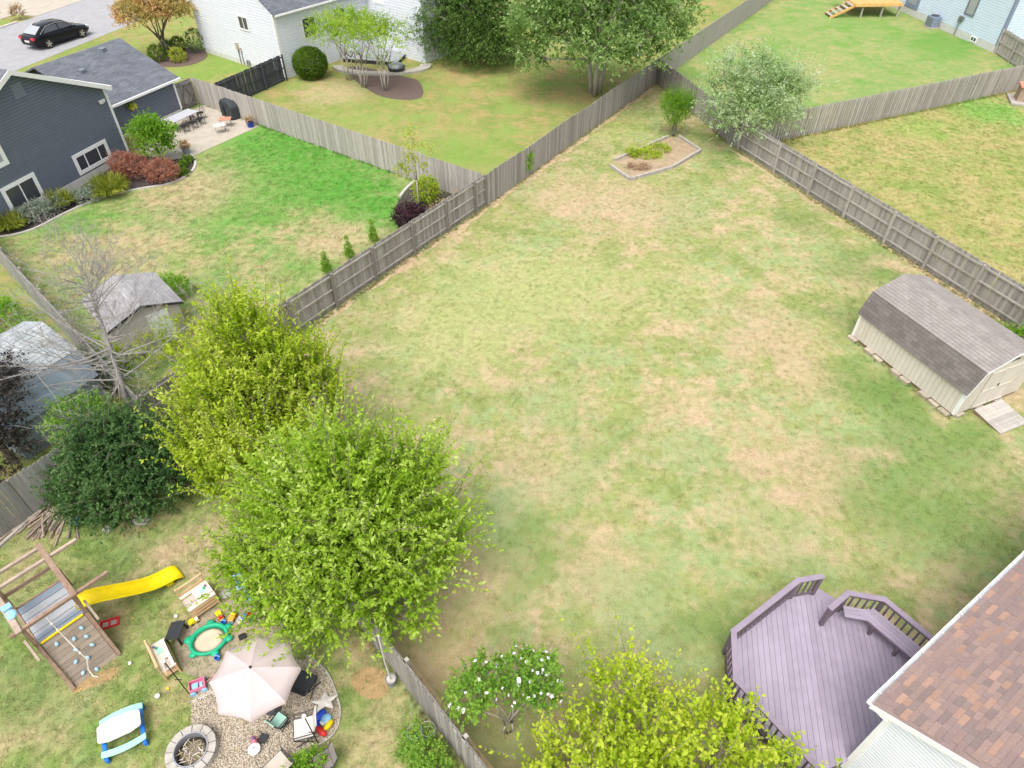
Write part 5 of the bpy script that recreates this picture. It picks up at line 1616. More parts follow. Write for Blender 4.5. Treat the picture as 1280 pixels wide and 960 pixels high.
tree('weed_thicket', 'rough green and yellow weeds beneath the bare tree trunk', 'shrub', (-15.07, 21.17), [(0, 0, 0.5, 1.3, 0.9, 0.5), (-1.4, -0.6, 0.6, 0.9, 0.8, 0.6), (0.9, 1.0, 0.7, 0.7, 0.7, 0.7)], 'leaf_lime', 620, 0.4, 9, 0.085, 0.5, seed=87, trunk_h=0.15, r0=0.02, n_sub=8)
tree('weed_thicket', 'dull dry weeds crowding beside the blue grey barn', 'shrub', (-16.26, 18.72), [(0, 0, 0.8, 1.0, 0.9, 0.8), (-0.9, -0.4, 0.6, 0.7, 0.7, 0.6), (0.2, 0.9, 1.0, 0.7, 0.7, 0.6)], 'leaf_sage', 520, 0.4, 9, 0.085, 0.5, seed=88, trunk_h=0.15, r0=0.02, n_sub=12)
tree('leafy_plant', 'green leafy plants behind the beige chair on the gravel', 'plant', (-4.87, 5.75), [(0, 0, 0.28, 0.38, 0.34, 0.24), (-0.35, -0.25, 0.25, 0.3, 0.3, 0.22)], 'leaf_bright', 300, 0.22, 10, 0.06, 0.55, seed=89, trunk_h=0.1, r0=0.01, n_sub=5)
tree('leafy_plant', 'green leafy bush between the cream shed and the fence', 'shrub', (21.72, 22.20), [(0, 0, 0.4, 0.6, 0.4, 0.4), (-0.9, 0.3, 0.25, 0.4, 0.3, 0.25)], 'leaf_bright', 260, 0.3, 9, 0.08, 0.55, seed=90, trunk_h=0.1, r0=0.02, n_sub=5)
tree('bed_weeds', 'low green weeds growing inside the raised bed', 'plant', (8.12, 40.11), [(0, 0, 0.15, 1.0, 0.5, 0.14), (0.9, 0.8, 0.15, 0.8, 0.5, 0.14), (-0.6, 0.3, 0.15, 0.5, 0.4, 0.14)], 'leaf_gold', 520, 0.3, 7, 0.09, 0.4, seed=91, trunk_h=0.03, r0=0.01, n_sub=3)
tree('bed_weeds', 'reddish dry plants at the front of the raised bed', 'plant', (7.55, 38.47), [(0, 0, 0.12, 0.7, 0.3, 0.12)], 'leaf_dry', 160, 0.25, 7, 0.08, 0.4, seed=92, trunk_h=0.03, r0=0.01, n_sub=3)
# tomatoes in wire cages along the narrow fence
tree('tomato_plants', 'dense green vegetable plants in wire cages along the narrow fence', 'plant', (-2.10, 5.97), [(0, 0, 0.45, 0.32, 0.32, 0.4), (0.30, -0.36, 0.45, 0.30, 0.30, 0.35), (-0.32, 0.42, 0.4, 0.28, 0.28, 0.35), (0.62, -0.75, 0.4, 0.30, 0.30, 0.35), (-0.05, -0.42, 0.3, 0.25, 0.25, 0.25), (0.35, -0.9, 0.3, 0.3, 0.3, 0.3), (-0.4, 0.1, 0.3, 0.25, 0.25, 0.25)], 'leaf_rose', 800, 0.25, 11, 0.065, 0.5, seed=93, trunk_h=0.1, r0=0.012, n_sub=10)
for i, (px, py, lab) in enumerate(((0, 0, 'galvanised wire plant cage ring at the end of the vegetable row'), (1, 0, 'galvanised wire plant cage ring touching the narrow fence'))):
    b_ = ((-2.38, 6.34), (-2.06, 6.41))[i]
    cg = thing('plant_cage', lab, 'plant cage', (b_[0], b_[1], 0), 0, 'wire plant cages')
    for z, r_ in ((0.3, .13), (0.55, .155), (0.8, .18)):
        MB().tube([(r_ * math.cos(a * math.pi / 10), r_ * math.sin(a * math.pi / 10), z) for a in range(21)], 0.006, 5, False).build('ring', 'steel', cg)
    for a in range(4):
        MB().tube([(.12 * math.cos(a * 1.57), .12 * math.sin(a * 1.57), 0), (.18 * math.cos(a * 1.57), .18 * math.sin(a * 1.57), 0.8)], 0.005, 5).build('wire_leg', 'steel', cg)


# --- the bare tree
def bare_tree():
    rng = random.Random(8)
    b_ = (-13.93, 17.24)
    t = thing('bare_tree', 'tall leafless grey tree beside the small pale shed', 'tree', (b_[0], b_[1], 0))
    tr = MB()
    br = MB()
    o_ = Vector((b_[0], b_[1], 0))
    trunk = [Vector((0, 0, 0))] + [Vector(p) - o_ for p in ((-13.97, 17.80, 1.70), (-14.11, 18.35, 3.10), (-14.17, 18.65, 4.20), (-14.22, 18.84, 4.80), (-14.20, 19.00, 5.40))]
    tr.tube(trunk, [0.11, 0.09, 0.075, 0.058, 0.042, 0.024], 9)

    def grow(p, d, L, r, depth):
        k = 4
        pts, rad = [p], [r]
        q = Vector(p)
        dd = Vector(d)
        for i in range(k):
            dd = (dd + Vector((rng.gauss(0, .13), rng.gauss(0, .13), rng.gauss(0.03, .10)))).normalized()
            q = q + dd * (L / k)
            pts.append(Vector(q))
            rad.append(max(0.0035, r * (1 - 0.8 * (i + 1) / k)))
        br.tube(pts, rad, 5 if depth > 1 else 6)
        if depth >= 4 or L < 0.35:
            return
        for i in range(rng.choice((3, 4, 4)) if depth < 3 else 3):
            s = rng.uniform(0.3, 1.0)
            j = min(k - 1, int(s * k))
            pp = pts[j].lerp(pts[j + 1], s * k - j)
            nd = (dd * 0.9 + Vector((rng.gauss(0, .6), rng.gauss(0, .6), rng.gauss(0.15, .4)))).normalized()
            grow(pp, nd, L * rng.uniform(0.42, 0.65), max(0.005, rad[j] * 0.55), depth + 1)

    for i in range(56):
        s = rng.uniform(0.28, 1.0)
        z = s * (len(trunk) - 1)
        j = min(len(trunk) - 2, int(z))
        p = trunk[j].lerp(trunk[j + 1], z - j)
        a = rng.uniform(0, 6.28)
        up = 0.25 + 1.1 * max(0, s - 0.45)
        d = Vector((math.cos(a), math.sin(a), up)).normalized()
        grow(p, d, rng.uniform(1.3, 2.6) * (1.1 - 0.45 * s), 0.028 * (1.2 - 0.6 * s), 1)
    for a, L_ in ((2.9, 3.8), (3.3, 4.2), (3.7, 3.6), (3.0, 3.4), (0.2, 3.0), (0.5, 3.4), (3.5, 4.4), (2.6, 3.4), (4.3, 3.2), (4.6, 2.8), (5.6, 2.6), (3.9, 3.8), (0.9, 2.8)):
        grow(trunk[0].lerp(trunk[2], rng.uniform(0.55, 1.0)), Vector((math.cos(a), math.sin(a), rng.uniform(0.0, 0.25))).normalized(), L_, 0.036, 1)
    for i in range(7):
        a = rng.uniform(0.6, 2.8)
        grow(trunk[4].lerp(trunk[5], rng.random()), Vector((math.cos(a) * .5, math.sin(a) * .5, 1)).normalized(), 1.5, 0.018, 1)
    tr.build('trunk', 'bark_dead', t, smooth=True)
    br.build('branches', 'bark_dead', t)


bare_tree()


# ---------------------------------------------------------------- garden objects
def place(name, label, cat, px_base, rz=0.0, group=None):
    return thing(name, label, cat, px_base, rz, group)


# --- stone kerb edging of the flower beds
def edging(label, pts, w=0.14, h=0.07, step=0.6):
    pts = smooth_poly(pts, 2, False)
    o = thing('bed_edging', label, 'edging', (pts[0][0], pts[0][1], 0))
    acc = [0.0]
    for a, b in zip(pts[:-1], pts[1:]):
        acc.append(acc[-1] + math.dist(a, b))

    def at(s):
        for i in range(len(acc) - 1):
            if s <= acc[i + 1]:
                k = (s - acc[i]) / (acc[i + 1] - acc[i])
                return (pts[i][0] + (pts[i + 1][0] - pts[i][0]) * k - pts[0][0], pts[i][1] + (pts[i + 1][1] - pts[i][1]) * k - pts[0][1])
        return (pts[-1][0] - pts[0][0], pts[-1][1] - pts[0][1])
    s = 0
    while s < acc[-1] - 0.1:
        a, b = at(s + 0.006), at(min(s + step, acc[-1]) - 0.006)
        MB().beam((*a, h / 2), (*b, h / 2), w, h).build('kerb_stone', 'kerb', o)
        s += step
    return o


edging('pale concrete edging curving round the slate house bed', [(-27.00, 30.48), (-25.82, 30.72), (-24.83, 31.43), (-24.27, 32.85), (-23.03, 34.90), (-21.21, 35.94), (-19.56, 36.43), (-18.87, 38.05), (-19.16, 39.44), (-19.89, 40.45)])
edging('short pale concrete edging of the corner bed', [(-6.26, 34.90), (-6.02, 35.94), (-5.61, 36.83)], 0.16, 0.1, 0.5)
# border of the gravel patch
gb_ = thing('gravel_border', 'low grey edging around the gravel seating area', 'edging', (*(-5.05, 8.25), 0))
bp = smooth_poly([(-5.66, 8.61), (-5.05, 8.25), (-4.65, 7.61), (-4.42, 7.08), (-4.47, 6.57), (-4.90, 6.26)], 2, False)
b0 = (-5.05, 8.25)
for a, b in zip(bp[:-1], bp[1:]):
    MB().beam((a[0] - b0[0], a[1] - b0[1], 0.025), (b[0] - b0[0], b[1] - b0[1], 0.025), 0.035, 0.07).build('edge_strip', 'rock', gb_)

# --- raised bed timbers on the lawn
rbp = [(5.90, 38.69), (6.83, 36.93), (9.56, 38.47), (11.70, 40.79), (10.74, 42.94), (10.00, 42.82), (6.22, 39.44)]
tb = thing('raised_bed', 'low six sided raised bed edged with pale timbers on the lawn', 'raised bed', (*(8.57, 39.89), 0))
ob = (8.57, 39.89)
rr_ = [(p[0] - ob[0], p[1] - ob[1]) for p in rbp]
for i in (0, 1, 2, 3, 5):
    a, b = rr_[i], rr_[(i + 1) % len(rr_)]
    MB().beam((*a, 0.10), (*b, 0.10), 0.14, 0.2).build('timber', 'bed_timber', tb)
MB().sheet([rr_[i] for i in (0, 1, 2, 3, 4, 5, 6)], 0.05).build('soil', 'bed_soil', tb)

# --- play set
o_ = (-12.316, 8.279)
ps_ = thing('play_set', 'brown timber climbing frame with grey boarded platform and rock wall', 'play set', (o_[0], o_[1], 0), math.atan2(0.75, 0.661))
PW, PD, PZ, TZ = 1.25, 1.58, 1.25, 2.2
for x in (0.0, PW):
    for y in (0.0, PD):
        MB().box(x - 0.045, x + 0.045, y - 0.045, y + 0.045, 0, TZ).build('post', 'play_wood', ps_)
nb = 11
for i in range(nb):
    y0 = 0.06 + (PD - 0.12) * i / nb
    m_ = 'roof_board_blue' if i in (0, 1, 9, 10) else 'roof_board'
    MB().box(0.05, PW - 0.05, y0, y0 + (PD - 0.12) / nb - 0.010, PZ - 0.03, PZ + (0.012 if i % 2 else 0.0)).build('platform_board', m_, ps_)
MB().box(0.046, PW - 0.046, -0.03, 0.03, PZ - 0.13, PZ - 0.02).box(0.046, PW - 0.046, PD - 0.03, PD + 0.03, PZ - 0.13, PZ - 0.02).box(-0.03, 0.03, 0.046, PD - 0.046, PZ - 0.13, PZ - 0.02).box(PW - 0.03, PW + 0.03, 0.046, PD - 0.046, PZ - 0.13, PZ - 0.02).build('platform_frame', 'play_wood', ps_)
for y, x0, x1, m_ in ((-0.1, -0.25, 2.2, 'play_wood'), (PD - 0.02, -4.2, 2.1, 'play_wood_pale'), (2.05, -4.2, 1.33, 'play_wood_pale')):
    MB().box(x0, x1, y - 0.045, y + 0.045, TZ + 0.002, TZ + 0.095).build('top_beam', m_, ps_, bevel=0.01)
MB().box(PW - 0.02, PW + 0.12, -0.2, 2.15, TZ + 0.1, TZ + 0.14).build('side_rail', 'play_wood', ps_)
MB().box(-0.12, 0.02, -0.2, PD + 0.2, TZ + 0.1, TZ + 0.14).build('side_rail', 'play_wood_pale', ps_)
for x in (-0.03, PW + 0.03):
    MB().box(x - 0.02, x + 0.02, 0.05, PD - 0.05, PZ + 0.55, PZ + 0.66).build('guard_rail', 'play_wood', ps_)
MB().box(0.05, PW - 0.05, PD - 0.02, PD + 0.02, PZ + 0.55, PZ + 0.66).build('guard_rail', 'play_wood', ps_)
for x in (-0.13, PW + 0.13):
    MB().beam((x, 0.1, PZ + 0.36), (x, -0.48, PZ + 0.05), 0.06, 0.12).build('hand_rail', 'play_wood_pale', ps_)
# swing side frame out to the left
for y in (PD - 0.5, 2.5):
    MB().beam((-4.1, 1.8, TZ), (-4.2, y + (0.9 if y > 2 else -0.9), 0), 0.09, 0.09).build('swing_leg', 'play_wood_pale', ps_)
MB().beam((0, 2.05, TZ), (0, PD + 0.05, PZ), 0.08, 0.08).beam((PW + 0.05, 2.05, TZ), (PW + 0.05, 2.3, 0), 0.08, 0.08).build('brace', 'play_wood', ps_)
# rock wall
run = 0.83
rl = math.hypot(run, PZ)
wx_ = Matrix((Vector((1, 0, 0)), Vector((0, -run, -PZ)).normalized(), Vector((1, 0, 0)).cross(Vector((0, -run, -PZ)).normalized()))).transposed().to_4x4()
wx_.translation = Vector((0, -0.02, PZ - 0.01))
if wx_.to_3x3().col[2].z < 0:
    wx_ = wx_ @ Matrix.Diagonal((1, 1, -1, 1))
for i in range(10):
    MB().box(0.06, PW - 0.06, rl * i / 10 + 0.004, rl * (i + 1) / 10 - 0.004, -0.02, 0.004 * (i % 2)).build('climbing_board', 'play_board', ps_, mtx=wx_)
for x in (0.0, PW):
    MB().box(x - 0.045, x + 0.045, -0.05, rl - 0.02, -0.03, 0.09).build('side_beam', 'play_wood', ps_, mtx=wx_)
hold = MB().lathe([(0.055, 0.0), (0.06, 0.02), (0.045, 0.05), (0.02, 0.06)], 9, sx=1.15, sy=0.85)
hm = hold.mesh('climbing_hold', True)
hm.materials.append(M['hold_blue'])
for (hx, hy, hz) in ((0.84, -.13, 1.06), (0.81, -.28, .83), (.57, -.20, .95), (.79, -.44, .59), (.21, -.11, 1.08), (.45, -.35, .72), (.54, -.56, .40), (.28, -.50, .49), (.53, -.79, .06), (.25, -.71, .18)):
    s_ = math.hypot(hy, PZ - hz)
    inst(hm, 'climbing_hold', ps_, wx_ @ Matrix.Translation((hx + 0.12, s_, 0.004)) @ Matrix.Rotation(hx * 9, 4, 'Z'))
MB().box(0.08, PW - 0.08, -0.035, 0.02, PZ + 0.02, PZ + 0.075).build('yellow_bar', 'yellow', ps_, bevel=0.01)
gp_ = MB()
gp_.tube([(PW - 0.03, 0.10, PZ + 0.1), (PW - 0.1, 0.10, PZ + 0.25), (PW - 0.1, 0.10, PZ + 0.4), (PW - 0.03, 0.10, PZ + 0.5)], 0.018, 6)
gp_.build('grab_handle', 'yellow', ps_)
MB().ball((0.02, 0.42, TZ + 0.17), (0.13, 0.16, 0.06), 10, 6).box(-0.10, 0.12, 0.62, 0.80, TZ + 0.14, TZ + 0.20).build('steering_toy', 'sky_blue', ps_)
inv = WM[ps_.name].inverted()
rp = [inv @ Vector(p) for p in ((-11.812, 8.575, 2.2), (-11.70, 8.49, 1.35), (-11.42, 8.30, 0.83), (-11.31, 8.25, 0.62), (-11.37, 8.12, 0.24), (-11.28, 8.03, 0.06), (-11.15, 8.02, 0.03))]
MB().tube(rp, 0.016, 6).build('rope', 'rope', ps_)
for k in (0.3, 0.62, 0.9):
    a, b = rp[0].lerp(rp[1], k) if k < 0.9 else rp[2], None
    MB().ball(a, 0.035, 8, 6).build('rope_knot', 'rope', ps_)

# --- slide
sl_o = WM[ps_.name] @ Vector((PW + 0.03, 0.36, 0))
sl_t = thing('slide', 'yellow plastic slide leaning from the climbing frame to the grass', 'slide', tuple(sl_o), math.atan2(0.75, 0.661) + R(-3))
prof = [(0.0, 1.27), (0.22, 1.24), (0.55, 1.02), (1.0, 0.66), (1.45, 0.34), (1.75, 0.20), (2.05, 0.15), (2.3, 0.14), (2.42, 0.06)]
hwid = 0.25
vs, fs = [], []
cs = [(-hwid - 0.045, 0.10), (-hwid - 0.03, 0.15), (-hwid + 0.01, 0.15), (-hwid + 0.04, 0.01), (0, -0.01), (hwid - 0.04, 0.01), (hwid - 0.01, 0.15), (hwid + 0.03, 0.15), (hwid + 0.045, 0.10)]
for i, (x, z) in enumerate(prof):
    k = 1.0 if i < len(prof) - 2 else (0.75 if i == len(prof) - 2 else 0.2)
    for (y, h) in cs:
        vs.append((x, y, z + h * k))
nc = len(cs)
for i in range(len(prof) - 1):
    for j in range(nc - 1):
        fs.append((i * nc + j, (i + 1) * nc + j, (i + 1) * nc + j + 1, i * nc + j + 1))
ch = MB().add(vs, fs).build('chute', 'yellow', sl_t, smooth=True)
so = ch.modifiers.new('wall', 'SOLIDIFY')
so.thickness = 0.012
sb_ = ch.modifiers.new('sub', 'SUBSURF')
sb_.levels = sb_.render_levels = 1
MB().box(1.9, 2.1, -0.2, 0.2, 0.0, 0.13).build('foot', 'yellow', sl_t)

# --- small tray, balls, logs, rocks
rt = place('red_tray', 'red plastic tray toy lying on the grass by the rock wall', 'toy', (-11.50, 9.55, 0.00), ang((-11.72, 9.48), (-11.29, 9.65)))
MB().box(-0.25, 0.25, -0.13, 0.13, 0.0, 0.03).build('base', 'red', rt)
for b in ((-0.25, 0.25, -0.13, -0.10), (-0.25, 0.25, 0.10, 0.13), (-0.25, -0.22, -0.0999, 0.0999), (0.22, 0.25, -0.0999, 0.0999)):
    MB().box(*b, 0.0301, 0.075).build('rim', 'red', rt)
for x in (-0.11, 0.10):
    MB().box(x - 0.075, x + 0.075, -0.07, 0.07, 0.031, 0.04).build('panel', 'canopy_shade_pink', rt)
for i, (p, lab, m_, r_) in enumerate((((-9.68, 9.77, 0.00), 'small white ball on the grass by the wooden play kitchen', 'white', 0.055), ((-10.44, 8.39, 0.00), 'small white ball alone on the grass beyond the rock wall', 'white', 0.05), ((-9.34, 7.50, 0.00), 'white crumpled ball on the grass between picnic table and wagon', 'white', 0.07), ((-9.15, 7.71, 0.00), 'tiny yellow ball on the grass by the second play kitchen', 'yellow', 0.04))):
    b_ = tag(MB().ball((0, 0, r_), r_, 12, 8, 0.06).build('ball', m_, None, smooth=True, mtx=Matrix.Translation(p)), lab, 'ball', 'balls on the grass')

rngl = random.Random(4)
la = math.atan2(*(lambda a, b: (b[1] - a[1], b[0] - a[0]))((-14.74, 12.47), (-14.60, 13.46)))
lc = (-14.95, 12.99)
GL = 'logs in the pile'
k = 0
for i in range(34):
    t_ = rngl.gauss(0, 0.45)
    s_ = rngl.uniform(-0.55, 0.55)
    L_ = rngl.uniform(0.6, 1.3)
    a_ = la + rngl.gauss(0, 0.18) - t_ * 0.5
    layer = int(3 * rngl.random() * max(0.2, 1 - abs(t_)))
    cx_, cy_ = lc[0] + math.cos(la) * s_ * 0.4 - math.sin(la) * t_, lc[1] + math.sin(la) * s_ * 0.4 + math.cos(la) * t_
    r_ = rngl.uniform(0.025, 0.05)
    mb = MB()
    w1 = rngl.gauss(0, 0.02)
    mb.tube([(-L_ / 2, 0, 0), (0, w1, 0.0), (L_ / 2, 0, 0)], [r_, r_ * 0.95, r_ * 0.85], 7)
    tag(mb.build('log', 'log', None, mtx=Matrix.Translation((cx_, cy_, r_ + 0.075 * layer)) @ Matrix.Rotation(a_, 4, 'Z')), 'cut branch in the heap of firewood by the weathered fence', 'log', GL)
fb = thing('timber_rail', 'long pale timber lying along the foot of the weathered fence', 'timber', (*(-16.05, 12.17), 0), ang((-16.05, 12.17), (-15.32, 13.95)))
LL = math.dist((-16.05, 12.17), (-15.32, 13.95))
MB().box(-0.8, LL, -0.05, 0.05, 0.0, 0.09).build('timber', 'bed_timber', fb)
MB().box(-0.4, LL + 0.2, 0.16, 0.28, 0.0, 0.05).build('timber', 'play_wood_pale', fb)
for i, (p, s_, lab) in enumerate((((-12.93, 12.74, 0.00), 0.17, 'pale rock at the foot of the dark shrub'), ((-11.96, 13.08, 0.00), 0.28, 'larger grey rock half hidden under the dark shrub'), ((-8.45, 10.46, 0.00), 0.2, 'flat pale slab beside the play kitchen near the leaves'))):
    tag(MB().ball((0, 0, s_ * 0.35), (s_, s_ * 0.8, s_ * 0.5), 9, 6, 0.25, rngl).build('rock', 'rock', None, mtx=Matrix.Translation(p)), lab, 'rock')
bk = place('blue_bucket', 'pale blue bucket beside the log pile', 'bucket', (-14.00, 13.02, 0.00))
MB().lathe([(0.09, 0.0), (0.12, 0.22), (0.11, 0.22), (0.08, 0.02)], 14).build('body', 'sky_blue', bk)

# --- wooden play kitchens
def kitchen(label, base, rz, w, d, h, front_open=True):
    t = place('play_kitchen', label, 'play kitchen', base, rz)
    for x in (-w / 2, w / 2 - 0.05):
        for y, hh in ((-d / 2, h), (d / 2 - 0.05, h + 0.38)):
            MB().box(x, x + 0.05, y, y + 0.05, 0, hh).build('leg', 'toy_wood', t)
    MB().box(-w / 2 - 0.01, w / 2 + 0.01, d / 2 - 0.045, d / 2 - 0.005, h + 0.31, h + 0.36).build('back_rail', 'toy_wood', t)
    MB().box(-w / 2 + 0.05, w / 2 - 0.05, d / 2 - 0.04, d / 2 - 0.02, h + 0.03, h + 0.12).build('back_board', 'toy_wood', t)
    tx = -w * 0.30
    MB().box(-w / 2 + 0.0, tx - 0.16, -d / 2, d / 2 - 0.06, h, h + 0.03).box(tx + 0.16, w / 2, -d / 2, d / 2 - 0.06, h, h + 0.03).box(tx - 0.16, tx + 0.16, -d / 2, -d / 2 + 0.1, h, h + 0.03).box(tx - 0.16, tx + 0.16, d / 2 - 0.16, d / 2 - 0.06, h, h + 0.03).build('worktop', 'toy_white', t)
    MB().box(tx - 0.155, tx + 0.155, -d / 2 + 0.105, d / 2 - 0.165, h - 0.1, h - 0.04).build('basin', 'taupe', t)
    MB().box(0.08, 0.24, -0.06, 0.08, h + 0.031, h + 0.045).build('tile', 'mint', t)
    MB().lathe([(0.03, 0), (0.035, 0.05)], 10, (0.3 * w, 0.05, h + 0.031)).build('cup', 'green_plastic', t)
    MB().lathe([(0.03, 0), (0.035, 0.04)], 10, (0.38 * w, 0.10, h + 0.031)).build('cup', 'plum', t)
    for k in range(3):
        MB().box(-w / 2 + 0.05, w / 2 - 0.05, -d / 2 - 0.0, -d / 2 + 0.02, 0.12 + k * 0.14, 0.20 + k * 0.14).build('front_slat', 'toy_wood', t)
    MB().box(-w / 2 + 0.05, w / 2 - 0.05, -d / 2 + 0.03, d / 2 - 0.06, 0.12, 0.14).build('shelf', 'toy_wood', t)
    return t


kitchen('wooden play kitchen with white top beside the leafy tree', (-9.05, 10.15, 0), ang((-8.853, 9.38), (-8.32, 9.915)), 0.80, 0.68, 0.52)
k2 = kitchen('wooden play kitchen with white top next to the black plastic table', (-9.42, 8.40, 0), ang((-9.95, 8.75), (-9.185, 7.82)) + R(180), 0.95, 0.42, 0.45)

pl = place('black_table', 'small black plastic side table next to the green sandpit', 'table', (-9.42, 9.2, 0), R(0))
MB().extr([(-0.2, -0.30, 0.30), (0.02, -0.28, 0.36), (0.2, -0.26, 0.34), (0.2, -0.26, 0.31), (0.02, -0.28, 0.33), (-0.2, -0.30, 0.27)], (0.0, 0.55, 0)).build('top', 'black_fabric', pl, bevel=0.01)
for x in (-0.15, 0.17):
    for y in (-0.24, 0.20):
        MB().beam((x, y, 0.3), (x * 1.15, y * 1.12, 0), 0.05, 0.04).build('leg', 'black', pl)

# --- green sandpit
sp = place('sandpit', 'green plastic animal shaped sandpit full of pale sand', 'sandpit', (-8.48, 9.05, 0.00), R(25))
vs, fs = [], []
N = 36
ringp = [(0.44, 0.0), (0.47, 0.10), (0.455, 0.155), (0.40, 0.16), (0.375, 0.10), (0.36, 0.05)]
for r_, z in ringp:
    for j in range(N):
        a = 2 * math.pi * j / N
        q = r_
        vs.append((q * 1.16 * math.cos(a), q * math.sin(a), z))
for i in range(len(ringp) - 1):
    for j in range(N):
        fs.append((i * N + j, i * N + (j + 1) % N, (i + 1) * N + (j + 1) % N, (i + 1) * N + j))
MB().add(vs, fs).build('rim', 'green_plastic', sp, smooth=True)
for a, s_ in ((20, 1), (80, 1), (155, 1.25), (215, 1), (280, 1), (335, 1)):
    c_, s2 = math.cos(R(a)), math.sin(R(a))
    MB().ball((0.55 * c_, 0.49 * s2, 0.10), (0.12 * s_, 0.10 * s_, 0.055), 12, 6).build('flipper', 'green_plastic', sp, smooth=True)
MB().lathe([(0.37, 0.06), (0.25, 0.075), (0.1, 0.06), (0.01, 0.065)], 28, sx=1.16).build('sand', 'sand', sp, smooth=True)

# --- scattered toys
def toy_truck(label, base, rz, m1, m2):
    t = place('toy_truck', label, 'toy', base, rz, 'toy trucks by the sandpit')
    MB().box(-0.13, 0.13, -0.07, 0.07, 0.05, 0.09).build('chassis', m1, t)
    MB().box(0.03, 0.12, -0.065, 0.065, 0.091, 0.17).build('cab', m2, t, bevel=0.01)
    MB().extr([(-0.14, -0.075, 0.092), (0.0, -0.075, 0.092), (0.01, -0.075, 0.16), (-0.16, -0.075, 0.15)], (0, 0.15, 0)).build('tipper', m1, t)
    for x in (-0.08, 0.08):
        for y in (-0.085, 0.065):
            MB().tube([(x, y, 0.04), (x, y + 0.02, 0.04)], 0.04, 10).build('wheel', 'black', t)
    return t


toy_truck('yellow and white toy truck beside the sandpit, nearest the play kitchen', (-9.09, 9.60, 0.00), R(40), 'yellow', 'white')
toy_truck('yellow toy truck with red cab beyond the sandpit', (-8.40, 9.75, 0.00), R(-50), 'yellow', 'red')
toy_truck('orange toy truck beyond the sandpit, near the leaves', (-8.02, 9.72, 0.00), R(80), 'orange', 'yellow')
def toy_bucket(label, p, m_, s_=1.0):
    t = place('toy_bucket', label, 'toy', p, 0, 'toy buckets by the sandpit')
    MB().lathe([(0.05 * s_, 0), (0.075 * s_, 0.13 * s_), (0.065 * s_, 0.13 * s_), (0.045 * s_, 0.02)], 12).build('body', m_, t)
    MB().tube([(0.07 * s_ * math.cos(a * .314), 0.0, 0.13 * s_ + 0.06 * s_ * math.sin(a * .314)) for a in range(11)], 0.006, 5).build('handle', 'white', t)
toy_bucket('blue toy bucket beside the yellow and red truck', (-8.23, 9.57, 0.00), 'blue')
toy_bucket('blue toy bucket under the tree leaves beyond the sandpit', (-7.70, 9.72, 0.00), 'blue', 1.1)
toy_bucket('pale blue toy bucket between the orange truck and blue bucket', (-8.02, 9.57, 0.00), 'sky_blue', 0.8)
toy_bucket('blue toy bucket tucked under the parasol edge by the sandpit', (-8.08, 8.52, 0.00), 'blue', 1.1)
for i, (p, m_, lab) in enumerate((((-7.54, 9.80, 0.00), 'red', 'red toy crate under the tree leaves'), ((-7.45, 9.65, 0.00), 'green_plastic', 'green toy crate under the tree leaves'), ((-7.79, 9.65, 0.00), 'white', 'white toy crate beside the blue bucket'))):
    t = place('toy_crate', lab, 'toy', p, i * 0.7)
    MB().box(-0.08, 0.08, -0.06, 0.06, 0, 0.015).build('base', m_, t)
    for b in ((-0.08, 0.08, -0.06, -0.05), (-0.08, 0.08, 0.05, 0.06), (-0.08, -0.07, -0.0499, 0.0499), (0.07, 0.08, -0.0499, 0.0499)):
        MB().box(*b, 0.0151, 0.1).build('side', m_, t)
sk = place('black_speaker', 'small black box beside the parasol edge', 'box', (-7.58, 9.14, 0.00), R(30))
MB().box(-0.1, 0.1, -0.06, 0.06, 0, 0.13).build('case', 'black', sk, bevel=0.015)
MB().box(-0.09, 0.09, -0.066, -0.061, 0.015, 0.115).build('grille', 'metal_dark', sk)
# folded blue things under the tree edge
for i, (p, lab) in enumerate((((-7.99, 10.72, 0.00), 'faded blue plastic chair half hidden by tree leaves'), ((-7.54, 10.30, 0.00), 'blue plastic toy car half hidden by tree leaves'))):
    t = place('blue_toy', lab, 'toy', p, R(30 + 40 * i))
    MB().box(-0.2, 0.2, -0.17, 0.17, 0.22, 0.26).build('seat', 'sky_blue', t, bevel=0.02)
    MB().box(-0.2, 0.2, 0.14, 0.18, 0.261, 0.55).build('back', 'sky_blue', t, bevel=0.02)
    for x in (-0.17, 0.13):
        for y in (-0.15, 0.12):
            MB().box(x, x + 0.04, y, y + 0.04, 0, 0.22).build('leg', 'sky_blue', t)

# --- toy wagon
wg = place('toy_wagon', 'pink toy wagon with pale blue wheels beside the parasol', 'toy wagon', (-8.34, 7.74, 0.00), R(25))
wb = MB()
wb.box(-0.2, 0.2, -0.14, 0.14, 0.11, 0.13)
wb.box(-0.2, 0.2, -0.14, -0.12, 0.1301, 0.25).box(-0.2, 0.2, 0.12, 0.14, 0.1301, 0.25).box(-0.2, -0.18, -0.1199, 0.1199, 0.1301, 0.25).box(0.18, 0.2, -0.1199, 0.1199, 0.1301, 0.25)
wb.build('body', 'pink', wg, bevel=0.01)
MB().box(-0.14, 0.02, -0.08, 0.08, 0.131, 0.2).box(0.05, 0.13, -0.08, 0.06, 0.131, 0.17).build('load', 'sky_blue', wg, bevel=0.02)
for x in (-0.14, 0.14):
    for y in (-0.19, 0.15):
        MB().tube([(x, y, 0.08), (x, y + 0.04, 0.08)], 0.08, 14).build('wheel', 'sky_blue', wg)
MB().tube([(0.2, 0, 0.13), (0.34, 0, 0.22), (0.45, 0, 0.36)], 0.012, 6).build('handle', 'pink', wg)
st_ = place('white_stick', 'white pole lying on the gravel beside the parasol', 'pole', (-8.46, 7.34, 0.00), ang((-8.46, 7.34), (-7.90, 7.63)))
Ls = math.dist((-8.46, 7.34), (-7.90, 7.63))
